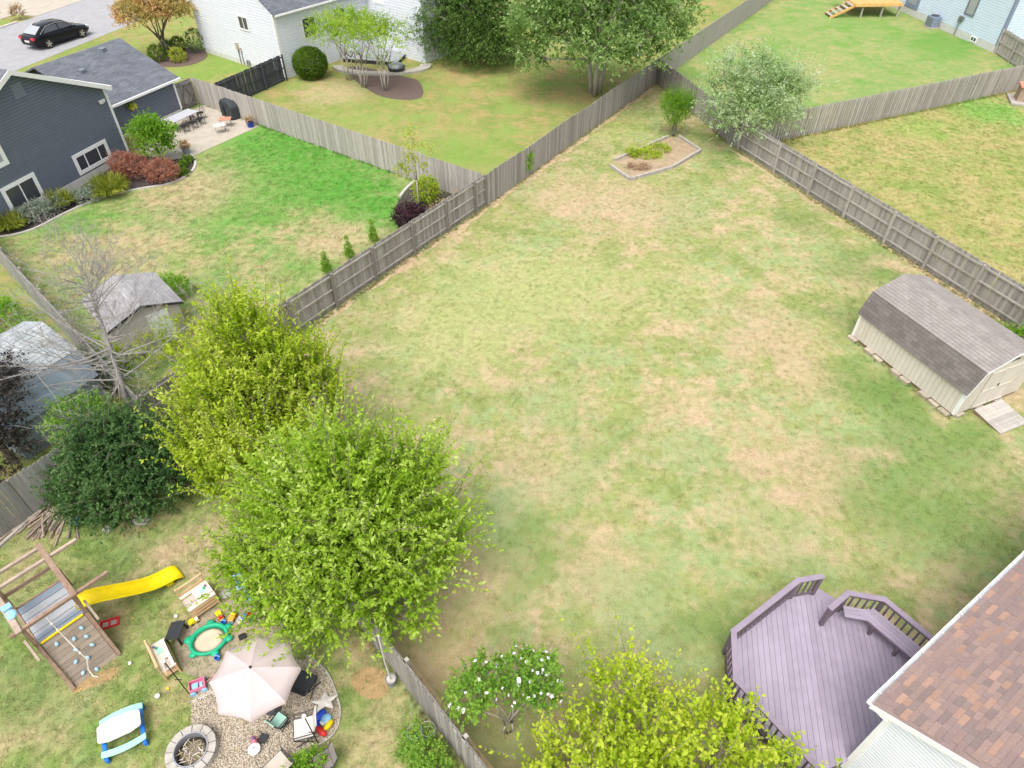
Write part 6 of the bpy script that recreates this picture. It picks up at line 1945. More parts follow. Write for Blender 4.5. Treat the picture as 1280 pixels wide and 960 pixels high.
MB().tube([(0, 0, 0.025), (Ls, 0, 0.025)], 0.014, 8).build('shaft', 'white', st_)
MB().tube([(-0.02, 0, 0.025), (0.06, 0, 0.025)], 0.02, 8).build('tip', 'metal_grey', st_)

# --- light poles
def light_pole(label, base, h):
    t = place('light_pole', label, 'pole', base, 0, 'slim light poles around the gravel')
    MB().tube([(0, 0, 0), (0, 0, h)], 0.014, 8).build('shaft', 'black', t)
    MB().lathe([(0.02, h), (0.05, h + 0.02), (0.05, h + 0.07), (0.02, h + 0.1)], 10).build('lamp', 'white', t)
    MB().box(-0.09, 0.09, -0.009, 0.009, h * 0.45, h * 0.45 + 0.018).build('cross_bar', 'black', t)
    return t


light_pole('slim black light pole in front of the second play kitchen', (-8.57, 7.59, 0.00), 1.85)
light_pole('slim black light pole rising from the dark brown chair', (-4.87, 6.34, 0.00), 1.7)
pb = place('weighted_bucket', 'dark bucket of concrete holding a slim pole by the narrow fence', 'bucket', (-3.22, 7.86, 0.00))
MB().lathe([(0.12, 0), (0.15, 0.3), (0.135, 0.3), (0.125, 0.25)], 18, cap=False).build('bucket', 'grey_pot', pb)
MB().lathe([(0.12, 0.235), (0.128, 0.25), (0.01, 0.252)], 18).build('concrete', 'kerb', pb)
MB().tube([(0, 0, 0.2), (-0.04, 0.02, 1.2), (-0.02, 0.02, 2.6)], 0.02, 8).build('pole', 'pale_fabric', pb)

# --- parasol
pa = thing('parasol', 'pale pink octagonal parasol standing over the gravel', 'parasol', (-6.23, 7.24, 0), R(10))
Rz, Az, Rr = 1.93, 2.33, 1.07
seg = 8
for i in range(seg):
    a0, a1 = 2 * math.pi * i / seg, 2 * math.pi * (i + 1) / seg
    vs = []
    K = 5
    for k in range(K + 1):
        f = k / K
        z = Az + (Rz - Az) * (f ** 1.15)
        for j in range(5):
            g = j / 4
            x = (math.cos(a0) * (1 - g) + math.cos(a1) * g) * Rr * f
            y = (math.sin(a0) * (1 - g) + math.sin(a1) * g) * Rr * f
            sag = -0.035 * f * math.sin(math.pi * g)
            q = 1 - 0.05 * math.sin(math.pi * g) * f
            vs.append((x * q, y * q, z + sag))
    # valance
    for j in range(5):
        g = j / 4
        x = (math.cos(a0) * (1 - g) + math.cos(a1) * g) * Rr
        y = (math.sin(a0) * (1 - g) + math.sin(a1) * g) * Rr
        q = 1 - 0.05 * math.sin(math.pi * g)
        vs.append((x * q, y * q, Rz - 0.16 - 0.03 * math.sin(math.pi * g)))
    fs = []
    for k in range(K + 1):
        for j in range(4):
            fs.append((k * 5 + j, (k + 1) * 5 + j, (k + 1) * 5 + j + 1, k * 5 + j + 1))
    MB().add(vs, fs).build('canopy_panel', 'canopy' if i not in (0, 1) else 'canopy_shade_pink', pa, smooth=True)  # panels turned from the sun have their shade put into the cloth colour
    MB().tube([(math.cos(a0) * 0.03, math.sin(a0) * 0.03, Az - 0.03), (math.cos(a0) * Rr * 0.98, math.sin(a0) * Rr * 0.98, Rz - 0.015)], 0.008, 5).build('rib', 'metal_grey', pa)
MB().tube([(0, 0, 0.0), (0, 0, Az)], 0.02, 10).build('pole', 'metal_grey', pa)
MB().lathe([(0.035, Az), (0.03, Az + 0.04), (0.01, Az + 0.07)], 10).build('finial', 'metal_dark', pa)
MB().lathe([(0.24, 0), (0.24, 0.05), (0.05, 0.09), (0.04, 0.3)], 18).build('base', 'metal_dark', pa)

# --- chairs and things on the gravel
def folding_chair(name, label, base, rz, s, seat_m, frame_m, back_h=0.45, seat_h=0.42, w=0.5, d=0.46, arms=True, recline=0.15, group=None):
    t = place(name, label, 'chair', base, rz, group)
    w, d, seat_h, back_h = w * s, d * s, seat_h * s, back_h * s
    MB().extr([(-w / 2, -d / 2, seat_h + 0.015), (-w / 2, 0, seat_h - 0.012), (-w / 2, d / 2, seat_h), (-w / 2, d / 2, seat_h - 0.015), (-w / 2, 0, seat_h - 0.03), (-w / 2, -d / 2, seat_h - 0.002)], (w, 0, 0)).build('seat', seat_m, t)
    MB().extr([(-w / 2, d / 2 + 0.01, seat_h + 0.03), (-w / 2, d / 2 + recline * s, seat_h + back_h), (-w / 2, d / 2 + recline * s + 0.02, seat_h + back_h), (-w / 2, d / 2 + 0.03, seat_h + 0.03)], (w, 0, 0)).build('backrest', seat_m, t)
    r_ = 0.014
    for x in (-w / 2 - 0.02, w / 2 + 0.02):
        MB().tube([(x, -d / 2, seat_h), (x, d / 2 + 0.08, 0.0)], r_, 6).build('leg', frame_m, t)
        MB().tube([(x * 1.03, d / 2, seat_h), (x * 1.03, -d / 2 - 0.08, 0.0)], r_, 6).build('leg', frame_m, t)
        MB().tube([(x, d / 2, seat_h - 0.02), (x, d / 2 + recline * s + 0.01, seat_h + back_h + 0.01)], r_, 6).build('back_tube', frame_m, t)
        MB().tube([(x, -d / 2, seat_h), (x, d / 2, seat_h)], r_, 6).build('side_tube', frame_m, t)
        if arms:
            MB().tube([(x * 1.06, -d / 2 + 0.02, seat_h), (x * 1.08, -d / 2 + 0.02, seat_h + 0.2 * s), (x * 1.08, d / 2 + 0.06, seat_h + 0.22 * s)], r_, 6).build('arm', frame_m, t)
    MB().tube([(-w / 2 - 0.02, -d / 2 - 0.01, seat_h), (w / 2 + 0.02, -d / 2 - 0.01, seat_h)], r_, 6).build('cross_tube', frame_m, t)
    return t


folding_chair('folding_chair', 'black folding camp chair on the gravel beside the parasol', (-5.46, 7.74, 0.00), R(160), 0.95, 'black_fabric', 'black', back_h=0.12, arms=False)
folding_chair('child_chair', 'mint green small child camp chair on the gravel', (-5.92, 6.82, 0.00), R(150), 0.62, 'mint_fabric', 'metal_dark', back_h=0.55)
folding_chair('folding_chair', 'pale fabric folding chair with dark frame between the star cushion and mint chair', (-5.21, 6.57, 0.00), R(-75), 1.0, 'pale_fabric', 'metal_dark', back_h=0.5)
folding_chair('folding_chair', 'beige folding chair facing the fire pit', (-5.64, 5.70, 0.00), R(-130), 1.0, 'taupe', 'metal_dark', back_h=0.4)
folding_chair('folding_chair', 'dark taupe folding chair beside the green plants', (-4.59, 5.82, 0.00), R(-60), 0.85, 'taupe_dark', 'metal_dark', back_h=0.3, arms=False)

sc_ = place('star_cushion', 'pale grey star shaped cushion leaning on the gravel edge', 'cushion', (-4.86, 7.28, 0.00), R(15))
pts = []
for j in range(10):
    q = 0.42 if j % 2 == 0 else 0.19
    a = math.pi / 2 + j * math.pi / 5
    pts.append((q * math.cos(a), q * math.sin(a)))
n_ = len(pts)
vs = [(0, 0, 0.10), (0, 0, 0.01)] + [(x, y, 0.05) for x, y in pts]
fs = [(0, 2 + i, 2 + (i + 1) % n_) for i in range(n_)] + [(1, 2 + (i + 1) % n_, 2 + i) for i in range(n_)]
o = MB().add(vs, fs).build('cushion', 'cushion', sc_, mtx=Matrix.Translation((0, 0, 0.16)) @ Matrix.Rotation(R(-22), 4, 'X'))
su = o.modifiers.new('soft', 'SUBSURF')
su.levels = su.render_levels = 2
su.subdivision_type = 'SIMPLE'
bv = o.modifiers.new('edge', 'BEVEL')
bv.width = 0.02

pf = place('pool_float', 'deflated blue, pale blue, yellow and red inflatable on the gravel edge', 'inflatable', (-4.85, 6.80, 0.00), R(-35))
MB().ball((-0.18, 0.08, 0.12), (0.11, 0.2, 0.09), 12, 8).ball((-0.12, -0.16, 0.12), (0.14, 0.13, 0.1), 12, 8).build('blue_tube', 'bright_blue', pf, smooth=True)
MB().ball((0.02, 0.12, 0.14), (0.13, 0.15, 0.08), 12, 8).build('pale_tube', 'sky_blue', pf, smooth=True)
MB().ball((0.17, 0.06, 0.13), (0.08, 0.16, 0.08), 12, 8).build('yellow_tube', 'yellow', pf, smooth=True)
MB().ball((0.12, -0.16, 0.13), (0.2, 0.08, 0.08), 12, 8).build('red_tube', 'red', pf, smooth=True)
MB().box(-0.05, 0.08, -0.05, 0.02, 0.1, 0.2).build('white_panel', 'white', pf, bevel=0.03)

# small doll chair with a pink doll and a white parasol hat
dc = place('doll_chair', 'tiny dark folding doll chair on the gravel', 'toy chair', (-6.25, 6.43, 0.00), R(80))
for x in (-0.1, 0.1):
    MB().tube([(x, -0.1, 0.14), (x, 0.12, 0.0)], 0.008, 5).tube([(x, 0.1, 0.16), (x, -0.12, 0.0)], 0.008, 5).tube([(x, 0.08, 0.14), (x, 0.13, 0.34)], 0.008, 5).build('frame', 'black', dc)
MB().box(-0.1, 0.1, -0.1, 0.1, 0.14, 0.148).build('seat', 'black_fabric', dc)
dl = place('doll', 'pink dressed toy doll sitting on the gravel', 'doll', (-6.46, 6.39, 0.00), R(200))
MB().lathe([(0.10, 0.0), (0.09, 0.06), (0.05, 0.18), (0.045, 0.22), (0.02, 0.24)], 12).build('dress', 'pink', dl, smooth=True)
MB().ball((0, 0, 0.29), (0.05, 0.05, 0.06), 12, 8).build('head', 'skin', dl, smooth=True)
MB().ball((0, 0.015, 0.31), (0.056, 0.05, 0.055), 12, 8).build('hair', 'plum', dl, smooth=True)
MB().tube([(0.045, 0, 0.2), (0.09, -0.04, 0.12)], 0.014, 6).tube([(-0.045, 0, 0.2), (-0.09, -0.04, 0.12)], 0.014, 6).tube([(0.03, -0.05, 0.03), (0.04, -0.17, 0.02)], 0.018, 6).tube([(-0.03, -0.05, 0.03), (-0.04, -0.17, 0.02)], 0.018, 6).build('limbs', 'skin', dl)
tl = place('table_lantern', 'small round white side lantern on the gravel by the doll', 'lantern', (-6.40, 6.17, 0.00))
MB().lathe([(0.06, 0.0), (0.05, 0.02), (0.04, 0.14), (0.16, 0.15), (0.14, 0.18), (0.03, 0.22)], 16).build('shade', 'white', tl, smooth=True)
MB().lathe([(0.03, 0.22), (0.02, 0.25)], 8).build('cap', 'steel', tl)

# --- fire pit
pit = place('fire_pit', 'round stone fire pit with steel liner on the gravel', 'fire pit', (-7.92, 6.11, 0.00), R(8))
nb = 13
ro_, ri_ = 0.60, 0.42
for lay in range(2):
    for i in range(nb):
        a0 = 2 * math.pi * (i + 0.5 * lay) / nb + 0.012
        a1 = 2 * math.pi * (i + 1 + 0.5 * lay) / nb - 0.012
        am = (a0 + a1) / 2
        q = [(ro_ * math.cos(a0), ro_ * math.sin(a0)), (ro_ * math.cos(am) * 1.01, ro_ * math.sin(am) * 1.01), (ro_ * math.cos(a1), ro_ * math.sin(a1)), (ri_ * math.cos(a1), ri_ * math.sin(a1)), (ri_ * math.cos(a0), ri_ * math.sin(a0))]
        MB().prism(q, 0.15 * lay, 0.15 * lay + 0.145).build('stone_block', 'stone', pit, bevel=0.012)
MB().lathe([(0.415, 0.02), (0.415, 0.315), (0.385, 0.315), (0.38, 0.02)], 32, cap=False).build('steel_liner', 'steel', pit, smooth=False)
MB().lathe([(0.38, 0.05), (0.2, 0.10), (0.02, 0.12)], 20).build('ash', 'ash', pit, smooth=True)
rngs = random.Random(2)
for i in range(46):
    a, q = rngs.uniform(0, 6.28), 0.30 * math.sqrt(rngs.random())
    L_ = rngs.uniform(0.08, 0.2)
    b_ = rngs.uniform(0, 6.28)
    c_ = Vector((q * math.cos(a), q * math.sin(a), 0.13 + rngs.uniform(0, 0.05)))
    dv = Vector((math.cos(b_), math.sin(b_), rngs.gauss(0, 0.15))) * L_ / 2
    MB().tube([c_ - dv, c_ + Vector((0, 0, 0.01)), c_ + dv], rngs.uniform(0.005, 0.012), 5).build('stick', 'straw' if i % 3 else 'rope', pit)

# --- children's picnic table
pt = place('kids_picnic_table', 'children\'s plastic picnic table with white top, mint benches and blue legs', 'picnic table', (-9.80, 6.58, 0), ang((-10.25, 6.3), (-9.35, 6.85)) + R(-4))
def round_rect(w, d, r, n=5, bulge=0.0):
    out = []
    for cx_, cy_, a0 in ((w / 2 - r, d / 2 - r, 0), (-w / 2 + r, d / 2 - r, 90), (-w / 2 + r, -d / 2 + r, 180), (w / 2 - r, -d / 2 + r, 270)):
        for k in range(n + 1):
            a = R(a0 + 90 * k / n)
            out.append((cx_ + r * math.cos(a), cy_ + r * math.sin(a)))
        if bulge and a0 in (0, 180):
            sg = 1 if a0 == 0 else -1
            for f in (0.25, 0, -0.25):
                out.append((sg * f * w, sg * (d / 2 + bulge)))
    return out
MB().prism(round_rect(1.0, 0.46, 0.08, 4, 0.05), 0.47, 0.515).build('top', 'table_top', pt, bevel=0.012)
MB().tube([(-0.16, 0.0, 0.518), (-0.08, 0.03, 0.518), (0.0, -0.01, 0.518), (0.1, 0.03, 0.518), (0.2, 0.04, 0.518)], 0.006, 5).build('scribble', 'taupe', pt)
for s_ in (1, -1):
    bp_ = []
    for k in range(9):
        f = -0.5 + k / 8
        bp_.append((f * 1.02, s_ * (0.33 + 0.06 * (1 - (2 * f) ** 2))))
    for k in range(8, -1, -1):
        f = -0.5 + k / 8
        bp_.append((f * 1.02, s_ * (0.49 + 0.07 * (1 - (2 * f) ** 2))))
    if s_ < 0:
        bp_ = bp_[::-1]
    MB().prism(bp_, 0.25, 0.285).build('bench', 'mint', pt, bevel=0.01)
for x in (-0.44, 0.44):
    lg = MB().box(x - 0.05, x + 0.05, -0.50, 0.50, 0.19, 0.245)
    lg.box(x - 0.045, x + 0.045, -0.55, -0.43, 0, 0.189).box(x - 0.045, x + 0.045, 0.43, 0.55, 0, 0.189).box(x - 0.04, x + 0.04, -0.16, 0.16, 0.2451, 0.468)
    lg.build('leg_frame', 'blue', pt, bevel=0.012)
MB().box(-0.388, 0.388, -0.03, 0.03, 0.2, 0.24).build('stretcher', 'blue', pt)

# ---------------------------------------------------------------- the slate house patio
ptb = place('patio_table', 'long grey patio table on the concrete by the garage', 'table', (-21.75, 44.73, 0.00), ang((-22.42, 43.82), (-21.29, 46.07)))
MB().box(-1.05, 1.05, -0.5, 0.5, 0.70, 0.74).build('top', 'table_cloth', ptb, bevel=0.01)
for x in (-0.95, 0.95):
    for y in (-0.42, 0.42):
        MB().box(x - 0.03, x + 0.03, y - 0.03, y + 0.03, 0, 0.7).build('leg', 'black', ptb)
pw0 = WM[ptb.name]
for i, (x, y, a, lab) in enumerate(((-0.7, -0.8, 0, 'black metal patio chair on the lawn side of the grey table, nearest the lime tree'), (0.0, -0.85, 0, 'black metal patio chair at the middle of the grey table, lawn side'), (0.7, -0.8, 0, 'black metal patio chair on the lawn side of the grey table, nearest the gate'), (1.45, -0.1, 90, 'black metal patio chair at the gate end of the grey table'), (1.2, 0.75, 150, 'black metal patio chair between grey table and gate'))):
    p = pw0 @ Vector((x, y, 0))
    t = place('patio_chair', lab, 'chair', tuple(p), ang((-22.42, 43.82), (-21.29, 46.07)) + R(a), 'chairs at the grey patio table')
    MB().lathe([(0.22, 0.42), (0.23, 0.44), (0.05, 0.45)], 12).build('seat', 'black', t)
    for lx in (-0.18, 0.18):
        for ly in (-0.18, 0.18):
            MB().tube([(lx, ly, 0.42), (lx * 1.2, ly * 1.2, 0)], 0.016, 5).build('leg', 'black', t)
    MB().tube([(0.24 * math.cos(q * .314), -0.2 - 0.04 * math.sin(q * .314), 0.45 + 0.42 * math.sin(q * .314)) for q in range(11)], 0.016, 5).build('back_hoop', 'black', t)
    for q in (-0.1, 0, 0.1):
        MB().tube([(q, -0.21, 0.44), (q, -0.24, 0.82)], 0.009, 5).build('back_bar', 'black', t)
gl = place('covered_grill', 'barbecue grill under a black cover against the pale fence', 'grill', (-19.09, 46.34, 0.00), ang((-19.85, 47.18), (-18.39, 45.80)))
MB().extr([(-0.75, -0.32, 0.02), (-0.78, -0.34, 0.85), (-0.5, -0.3, 1.15), (0.5, -0.3, 1.15), (0.78, -0.34, 0.85), (0.75, -0.32, 0.02)], (0, 0.7, 0)).build('cover', 'cover_black', gl, bevel=0.08)
MB().box(-0.55, -0.1, -0.42, -0.35, 0.2, 0.75).build('pocket', 'black_fabric', gl, bevel=0.02)
MB().tube([(-0.6, -0.3, 0.05), (-0.6, -0.38, 0.05)], 0.06, 10).tube([(0.6, -0.3, 0.05), (0.6, -0.38, 0.05)], 0.06, 10).build('wheels', 'tyre', gl)
for i, (p, m_, lab) in enumerate((((-18.93, 44.73, 0.00), 'terracotta', 'small folding table with reddish top on the patio'), ((-18.98, 43.69, 0.00), 'pale_fabric', 'small folding table with pale top on the patio'))):
    t = place('folding_table', lab, 'table', p, R(20 * i + 10))
    MB().box(-0.38, 0.38, -0.28, 0.28, 0.50, 0.53).build('top', m_, t)
    for s_ in (-0.3, 0.3):
        MB().tube([(s_, -0.22, 0.5), (s_, 0.25, 0.0)], 0.014, 5).tube([(s_ * 1.05, 0.22, 0.5), (s_ * 1.05, -0.25, 0.0)], 0.014, 5).build('cross_leg', 'metal_grey', t)
def flower_pot(label, p, m_, r_, h, leafm, seed):
    t = place('flower_pot', label, 'flower pot', p)
    MB().lathe([(r_ * 0.75, 0), (r_, h * 0.85), (r_ * 1.08, h * 0.86), (r_ * 1.08, h), (r_ * 0.9, h), (r_ * 0.85, h * 0.9)], 16, cap=False).build('pot', m_, t)
    MB().lathe([(r_ * 0.86, h * 0.9), (0.01, h * 0.92)], 16).build('soil', 'mulch', t)
    rng = np.random.default_rng(seed)
    P, D, T, *_ = crown(rng, [(0, 0, h + 0.12, r_ * 0.9, r_ * 0.9, 0.16)], 60, 0.22, 7, up=0.8)
    leaf_object('plant', leafm, t, P, D, 0.09, 0.5, T, 0.9, rng)
flower_pot('bright blue flower pot with pink flowers at the patio corner', (-17.30, 44.59, 0.00), 'blue_pot', 0.24, 0.36, 'leaf_dry', 301)
flower_pot('grey flower pot with orange flowers where lawn meets bed', (-20.13, 40.56, 0.00), 'grey_pot', 0.24, 0.42, 'leaf_autumn', 302)
rng = np.random.default_rng(303)
P, D, T, *_ = crown(rng, [(0, 0, 0.06, 0.24, 0.24, 0.16)], 70, 0.16, 8, up=0.5)
leaf_object('flowers', 'leaf_grass', hb, P, D, 0.10, 0.6, T, 0.9, rng)

# --- hatchback by the street
CS = 1.15
car = place('parked_car', 'black four door car parked at the edge of the road', 'car', (-38.85, 62.75, 0.01), ang((-38.738, 60.56), (-37.223, 63.798)))
# body: cross sections along x
secs = [(-2.35, 0.62, 0.42, 0.80, 0.70), (-2.28, 0.80, 0.30, 0.93, 0.82), (-1.7, 0.90, 0.24, 0.98, 0.88), (-0.6, 0.92, 0.22, 0.95, 0.90), (0.6, 0.92, 0.22, 0.92, 0.89), (1.3, 0.91, 0.22, 0.88, 0.86), (2.0, 0.86, 0.26, 0.76, 0.78), (2.32, 0.66, 0.36, 0.62, 0.58)]
vs, fs = [], []
for (x, hw_, z0, z1, tw) in secs:
    ring_ = [(-hw_ * 0.9, z0), (-hw_, z0 + 0.2), (-hw_, z1 - 0.2), (-tw * 0.96, z1 - 0.03), (-tw * 0.6, z1), (tw * 0.6, z1), (tw * 0.96, z1 - 0.03), (hw_, z1 - 0.2), (hw_, z0 + 0.2), (hw_ * 0.9, z0)]
    vs += [(x * CS, y * CS, z * CS) for y, z in ring_]
nr_ = 10
for i in range(len(secs) - 1):
    for j in range(nr_):
        fs.append((i * nr_ + j, i * nr_ + (j + 1) % nr_, (i + 1) * nr_ + (j + 1) % nr_, (i + 1) * nr_ + j))
fs += [tuple(range(nr_)), tuple(reversed(range((len(secs) - 1) * nr_, len(secs) * nr_)))]
MB().add(vs, fs).build('body', 'car_paint', car, smooth=True, bevel=0.03)
cab = [(-2.05, 0.74, 0.95, 0.74), (-1.25, 0.80, 1.36, 0.62), (-0.3, 0.82, 1.46, 0.64), (0.35, 0.82, 1.42, 0.64), (1.25, 0.80, 0.90, 0.72)]
vs, fs = [], []
for (x, bw, zt_, tw) in cab:
    zb_ = 0.88
    vs += [(x * CS, -bw * CS, zb_ * CS), (x * CS, -tw * CS, (zt_ - 0.05) * CS), (x * CS, -tw * 0.7 * CS, zt_ * CS), (x * CS, tw * 0.7 * CS, zt_ * CS), (x * CS, tw * CS, (zt_ - 0.05) * CS), (x * CS, bw * CS, zb_ * CS)]
for i in range(len(cab) - 1):
    for j in range(5):
        fs.append((i * 6 + j, i * 6 + j + 1, (i + 1) * 6 + j + 1, (i + 1) * 6 + j))
MB().add(vs, fs).build('cabin', 'car_paint', car, smooth=True)
def cpt(x, y, z):
    return (x * CS, y * CS, z * CS)
for s_ in (-1, 1):
    for (x0, x1, x2, x3) in ((-1.0, -0.22, -0.24, -1.5), (-0.14, 0.52, 0.98, -0.14)):
        z0, z1 = 0.98, 1.34
        q = [cpt(x3 if x3 < -1 else x0, s_ * 0.815, z0), cpt(x2 if x2 > 0 else x1, s_ * 0.815, z0), cpt(x1 - (0.3 if x2 > 0 else 0), s_ * 0.70, z1), cpt(x0, s_ * 0.70, z1)]
        if s_ > 0:
            q = q[::-1]
        MB().extr(q, (0, s_ * 0.012, 0.006)).build('side_window', 'glass', car)
    MB().tube([cpt(-1.72, s_ * 0.80, 1.0), cpt(-1.0, s_ * 0.69, 1.37), cpt(-0.2, s_ * 0.69, 1.42), cpt(0.4, s_ * 0.70, 1.34), cpt(1.05, s_ * 0.80, 0.97)], 0.016, 5).build('window_trim', 'alloy', car)
    MB().box(*[v_ * CS for v_ in (-2.36, -2.2)], *sorted((s_ * 0.45 * CS, s_ * 0.80 * CS)), 0.72 * CS, 0.88 * CS).build('tail_light', 'red_light', car, bevel=0.02)
    MB().box(*[v_ * CS for v_ in (2.02, 2.27)], *sorted((s_ * 0.45 * CS, s_ * 0.74 * CS)), 0.54 * CS, 0.68 * CS).build('headlight', 'lamp_clear', car, bevel=0.02)
    MB().ball(cpt(0.85, s_ * 0.97, 0.98), (0.1, 0.1, 0.07), 8, 6).build('mirror', 'car_paint', car, smooth=True)
    for x in (-1.42, 1.42):
        w_ = MB().tube([cpt(x, s_ * 0.74, 0.32), cpt(x, s_ * 0.93, 0.32)], 0.325 * CS, 20).build('wheel', 'tyre', car)
        rm = MB().tube([cpt(x, s_ * 0.90, 0.32), cpt(x, s_ * 0.935, 0.32)], 0.225 * CS, 20).build('rim', 'metal_dark', w_)
        for k in range(5):
            a = 2 * math.pi * k / 5
            MB().beam(cpt(x, s_ * 0.945, 0.32), cpt(x + 0.22 * math.cos(a), s_ * 0.945, 0.32 + 0.22 * math.sin(a)), 0.07, 0.03, (0, 1, 0)).build('spoke', 'alloy', w_)
MB().extr([cpt(-1.98, -0.62, 1.0), cpt(-1.98, 0.62, 1.0), cpt(-1.3, 0.5, 1.36), cpt(-1.3, -0.5, 1.36)], (-0.015, 0, 0.018)).build('rear_window', 'glass_pale', car)
MB().extr([cpt(1.16, 0.64, 0.96), cpt(1.16, -0.64, 0.96), cpt(0.45, -0.52, 1.39), cpt(0.45, 0.52, 1.39)], (0.015, 0, 0.018)).build('windscreen', 'glass', car)
MB().box(-2.375 * CS, -2.33 * CS, -0.26, 0.26, 0.55 * CS, 0.66 * CS).build('number_plate', 'white', car)

tree('street_shrub', 'small dry reddish shrub at the driveway mouth across the road', 'shrub', st(7.4, 10.9), [(0, 0, 0.6, 0.5, 0.5, 0.5)], 'leaf_dry', 160, 0.4, 9, 0.10, 0.5, seed=310, trunk_h=0.2, r0=0.03, n_sub=6)


# ---------------------------------------------------------------- grass, gravel and litter as real geometry
def scatter(name, poly, mat_name, density, make, z=0.0, seed=1, smin=0.6, smax=1.3):
    """one object of many small pieces spread over a polygon by geometry nodes"""
    src = bpy.data.objects.new(name + '_piece', make)
    base = MB().sheet(poly, z).build(name, mat_name)
    base['kind'] = 'stuff'
    ng = bpy.data.node_groups.new(name + '_nodes', 'GeometryNodeTree')
    ng.interface.new_socket('Geometry', in_out='INPUT', socket_type='NodeSocketGeometry')
    ng.interface.new_socket('Geometry', in_out='OUTPUT', socket_type='NodeSocketGeometry')
    N = ng.nodes
    gi, go = N.new('NodeGroupInput'), N.new('NodeGroupOutput')
    dp = N.new('GeometryNodeDistributePointsOnFaces')
    dp.inputs['Density'].default_value = density
    dp.inputs['Seed'].default_value = seed
    ip = N.new('GeometryNodeInstanceOnPoints')
    oi = N.new('GeometryNodeObjectInfo')
    oi.inputs['Object'].default_value = src
    rv = N.new('FunctionNodeRandomValue')
    rv.data_type = 'FLOAT_VECTOR'
    rv.inputs[0].default_value = (-0.15, -0.15, 0)
    rv.inputs[1].default_value = (0.15, 0.15, 6.283)
    rs = N.new('FunctionNodeRandomValue')
    rs.data_type = 'FLOAT'
    rs.inputs[2].default_value = smin
    rs.inputs[3].default_value = smax
    ng.links.new(gi.outputs[0], dp.inputs['Mesh'])
    ng.links.new(dp.outputs['Points'], ip.inputs['Points'])
    ng.links.new(oi.outputs['Geometry'], ip.inputs['Instance'])
    ng.links.new(rv.outputs[0], ip.inputs['Rotation'])
    ng.links.new(rs.outputs[1], ip.inputs['Scale'])
    ng.links.new(ip.outputs[0], go.inputs[0])
    md = base.modifiers.new('scatter', 'NODES')
    md.node_group = ng
    return base


def tuft(seed, r, h, n, w, mname):
    rng = random.Random(seed)
    mb = MB()
    for i in range(n):
        a, q = rng.uniform(0, 6.28), r * math.sqrt(rng.random())
        p = Vector((q * math.cos(a), q * math.sin(a), 0))
        b = rng.uniform(0, 6.28)
        d = Vector((math.cos(b), math.sin(b), 0))
        s = Vector((-d.y, d.x, 0)) * w
        hh = h * rng.uniform(0.5, 1.2)
        mb.add([p - s, p + s, p + d * hh * rng.uniform(0.3, 1.0) + Vector((0, 0, hh))], [(0, 1, 2)])
    me = mb.mesh('tuft')
    me.materials.append(M[mname])
    return me


def pebble(mname):
    me = MB().ball((0, 0, 0.012), (0.019, 0.015, 0.011), 6, 4, 0.3, random.Random(3)).mesh('pebble', True)
    me.materials.append(M[mname])
    return me


m_, nt_, b_, _o = _new('pebble')
oi_ = nt_.nodes.new('ShaderNodeObjectInfo')
cr_ = _ramp(nt_, oi_.outputs['Random'], [(0.0, (0.25, 0.21, 0.17)), (0.4, (0.40, 0.34, 0.26)), (0.7, (0.52, 0.45, 0.36)), (0.95, (0.43, 0.33, 0.24)), (1.0, (0.66, 0.62, 0.56))])
nt_.links.new(cr_, b_.inputs['Base Color'])
b_.inputs['Roughness'].default_value = 0.8
scatter('gravel', GRAVEL, 'gravel_base', 2300, pebble('pebble'), 0.016, 5, 0.6, 1.5)
main_poly = [F11_TOP, CORNER12, CORNER, F4_A, F4_E, F4_X, (30, -2), (6, 3), F11_B]
scatter('grass', main_poly, 'lawn_main', 50, tuft(1, 0.10, 0.026, 24, 0.006, 'lawn_main'), 0.006, 11)
scatter('grass', [F1_A, F11_TOP, F11_END, (-2, 3), (-17, 3)], 'lawn_play', 90, tuft(2, 0.09, 0.038, 22, 0.005, 'lawn_play'), 0.006, 12)
scatter('grass', [F10_A, F10_B, CORNER12, (-16.24, 44.21), (-19.27, 39.77), (-18.70, 38.37), (-19.44, 36.23), (-21.13, 35.75), (-24.10, 32.51)], 'lawn_green', 30, tuft(3, 0.14, 0.04, 24, 0.009, 'lawn_green'), 0.006, 13)
scatter('grass', [F4_A, F4_X, (45, 14), F6_E], 'lawn_yellow', 25, tuft(4, 0.14, 0.035, 24, 0.009, 'lawn_yellow'), 0.006, 14)


def rim(segs, w=0.12):
    """thin strips along the given lines, as one mesh of quads"""
    vs, fs = [], []
    for a, b, off in segs:
        d = (Vector(b) - Vector(a)).normalized()
        n = Vector((d.y, -d.x))
        k = len(vs)
        for q in (Vector(a) + n * (off - w / 2), Vector(b) + n * (off - w / 2), Vector(b) + n * (off + w / 2), Vector(a) + n * (off + w / 2)):
            vs.append((q.x, q.y))
        fs.append((k, k + 1, k + 2, k + 3))
    return vs, fs


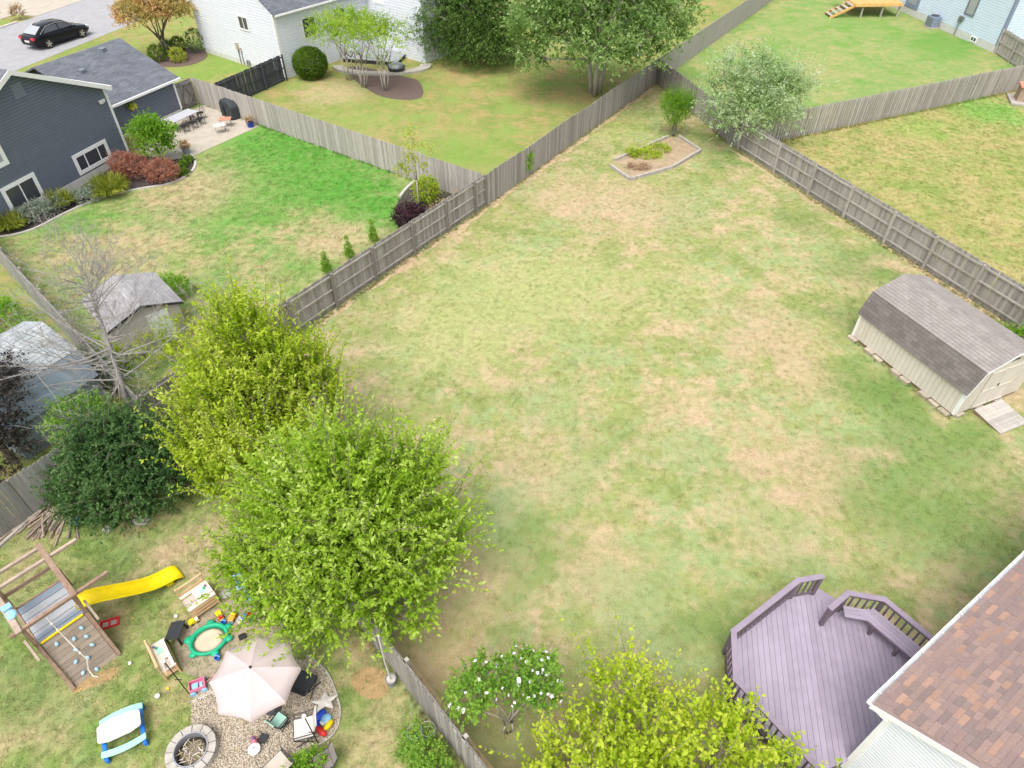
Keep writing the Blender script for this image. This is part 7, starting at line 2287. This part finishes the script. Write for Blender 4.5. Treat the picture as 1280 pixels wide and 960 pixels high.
def scatter_strips(name, segs, mname, density, make, z, seed):
    vs, fs = rim(segs)
    o = scatter(name, [(0, 0), (0.01, 0), (0, 0.01)], mname, density, make, z, seed)
    me = bpy.data.meshes.new(name)
    me.from_pydata([(x, y, z) for x, y in vs], [], fs)
    me.materials.append(M[mname])
    o.data = me
    return o


shA, shB = WM[sh.name] @ Vector((0, 0.12, 0)), WM[sh.name] @ Vector((ls, 0.12, 0))
scatter_strips('grass', [(f1m, CORNER12, 0.10), (f1m, CORNER12, 0.18), (CORNER12, CORNER, 0.14), (CORNER, F4_A, 0.14), (F4_A, F4_X, 0.14), (F4_A, F4_X, 0.22), (F11_TOP, F11_END, -0.12), ((shA.x, shA.y), (shB.x, shB.y), 0.0)], 'lawn_main', 60, tuft(6, 0.07, 0.15, 22, 0.006, 'lawn_main'), 0.007, 21)
scatter_strips('grass', [(F1_Z, f1m, 0.14), (F11_TOP, F11_END, 0.14)], 'lawn_play', 80, tuft(7, 0.07, 0.14, 22, 0.006, 'lawn_play'), 0.007, 22)
scatter_strips('grass', [(F4_A, F4_X, -0.12), (F4_A, F6_E, 0.14), (F4_A, F6_E, 0.25)], 'lawn_yellow', 50, tuft(8, 0.09, 0.16, 20, 0.008, 'lawn_yellow'), 0.007, 23)
scatter_strips('grass', [(F7_END, CORNER12, 0.14), (f1m, CORNER12, -0.14)], 'lawn_green', 50, tuft(9, 0.09, 0.14, 20, 0.008, 'lawn_green'), 0.007, 24)


def fallen(mname):
    me = MB().add([(-0.03, 0, 0.01), (0, -0.016, 0.022), (0.035, 0, 0.012), (0, 0.016, 0.024)], [(0, 1, 2), (0, 2, 3)]).mesh('fallen_leaf')
    me.materials.append(M[mname])
    return me


plain('leaf_litter', (0.55, 0.42, 0.10), 0.8)
scatter('fallen_leaves', [(-3.46, 11.65), (0.00, 11.65), (5.95, 9.55), (4.75, 6.92), (-0.39, 5.82), (-2.58, 7.95)], 'leaf_litter', 3.0, fallen('leaf_litter'), 0.03, 31)
scatter('fallen_leaves', [(-11.56, 13.46), (-9.39, 11.65), (-7.51, 8.61), (-4.82, 8.39), (-4.00, 6.15), (-6.11, 5.82), (-11.97, 6.92), (-14.05, 11.10)], 'leaf_litter', 2.5, fallen('leaf_litter'), 0.03, 32)
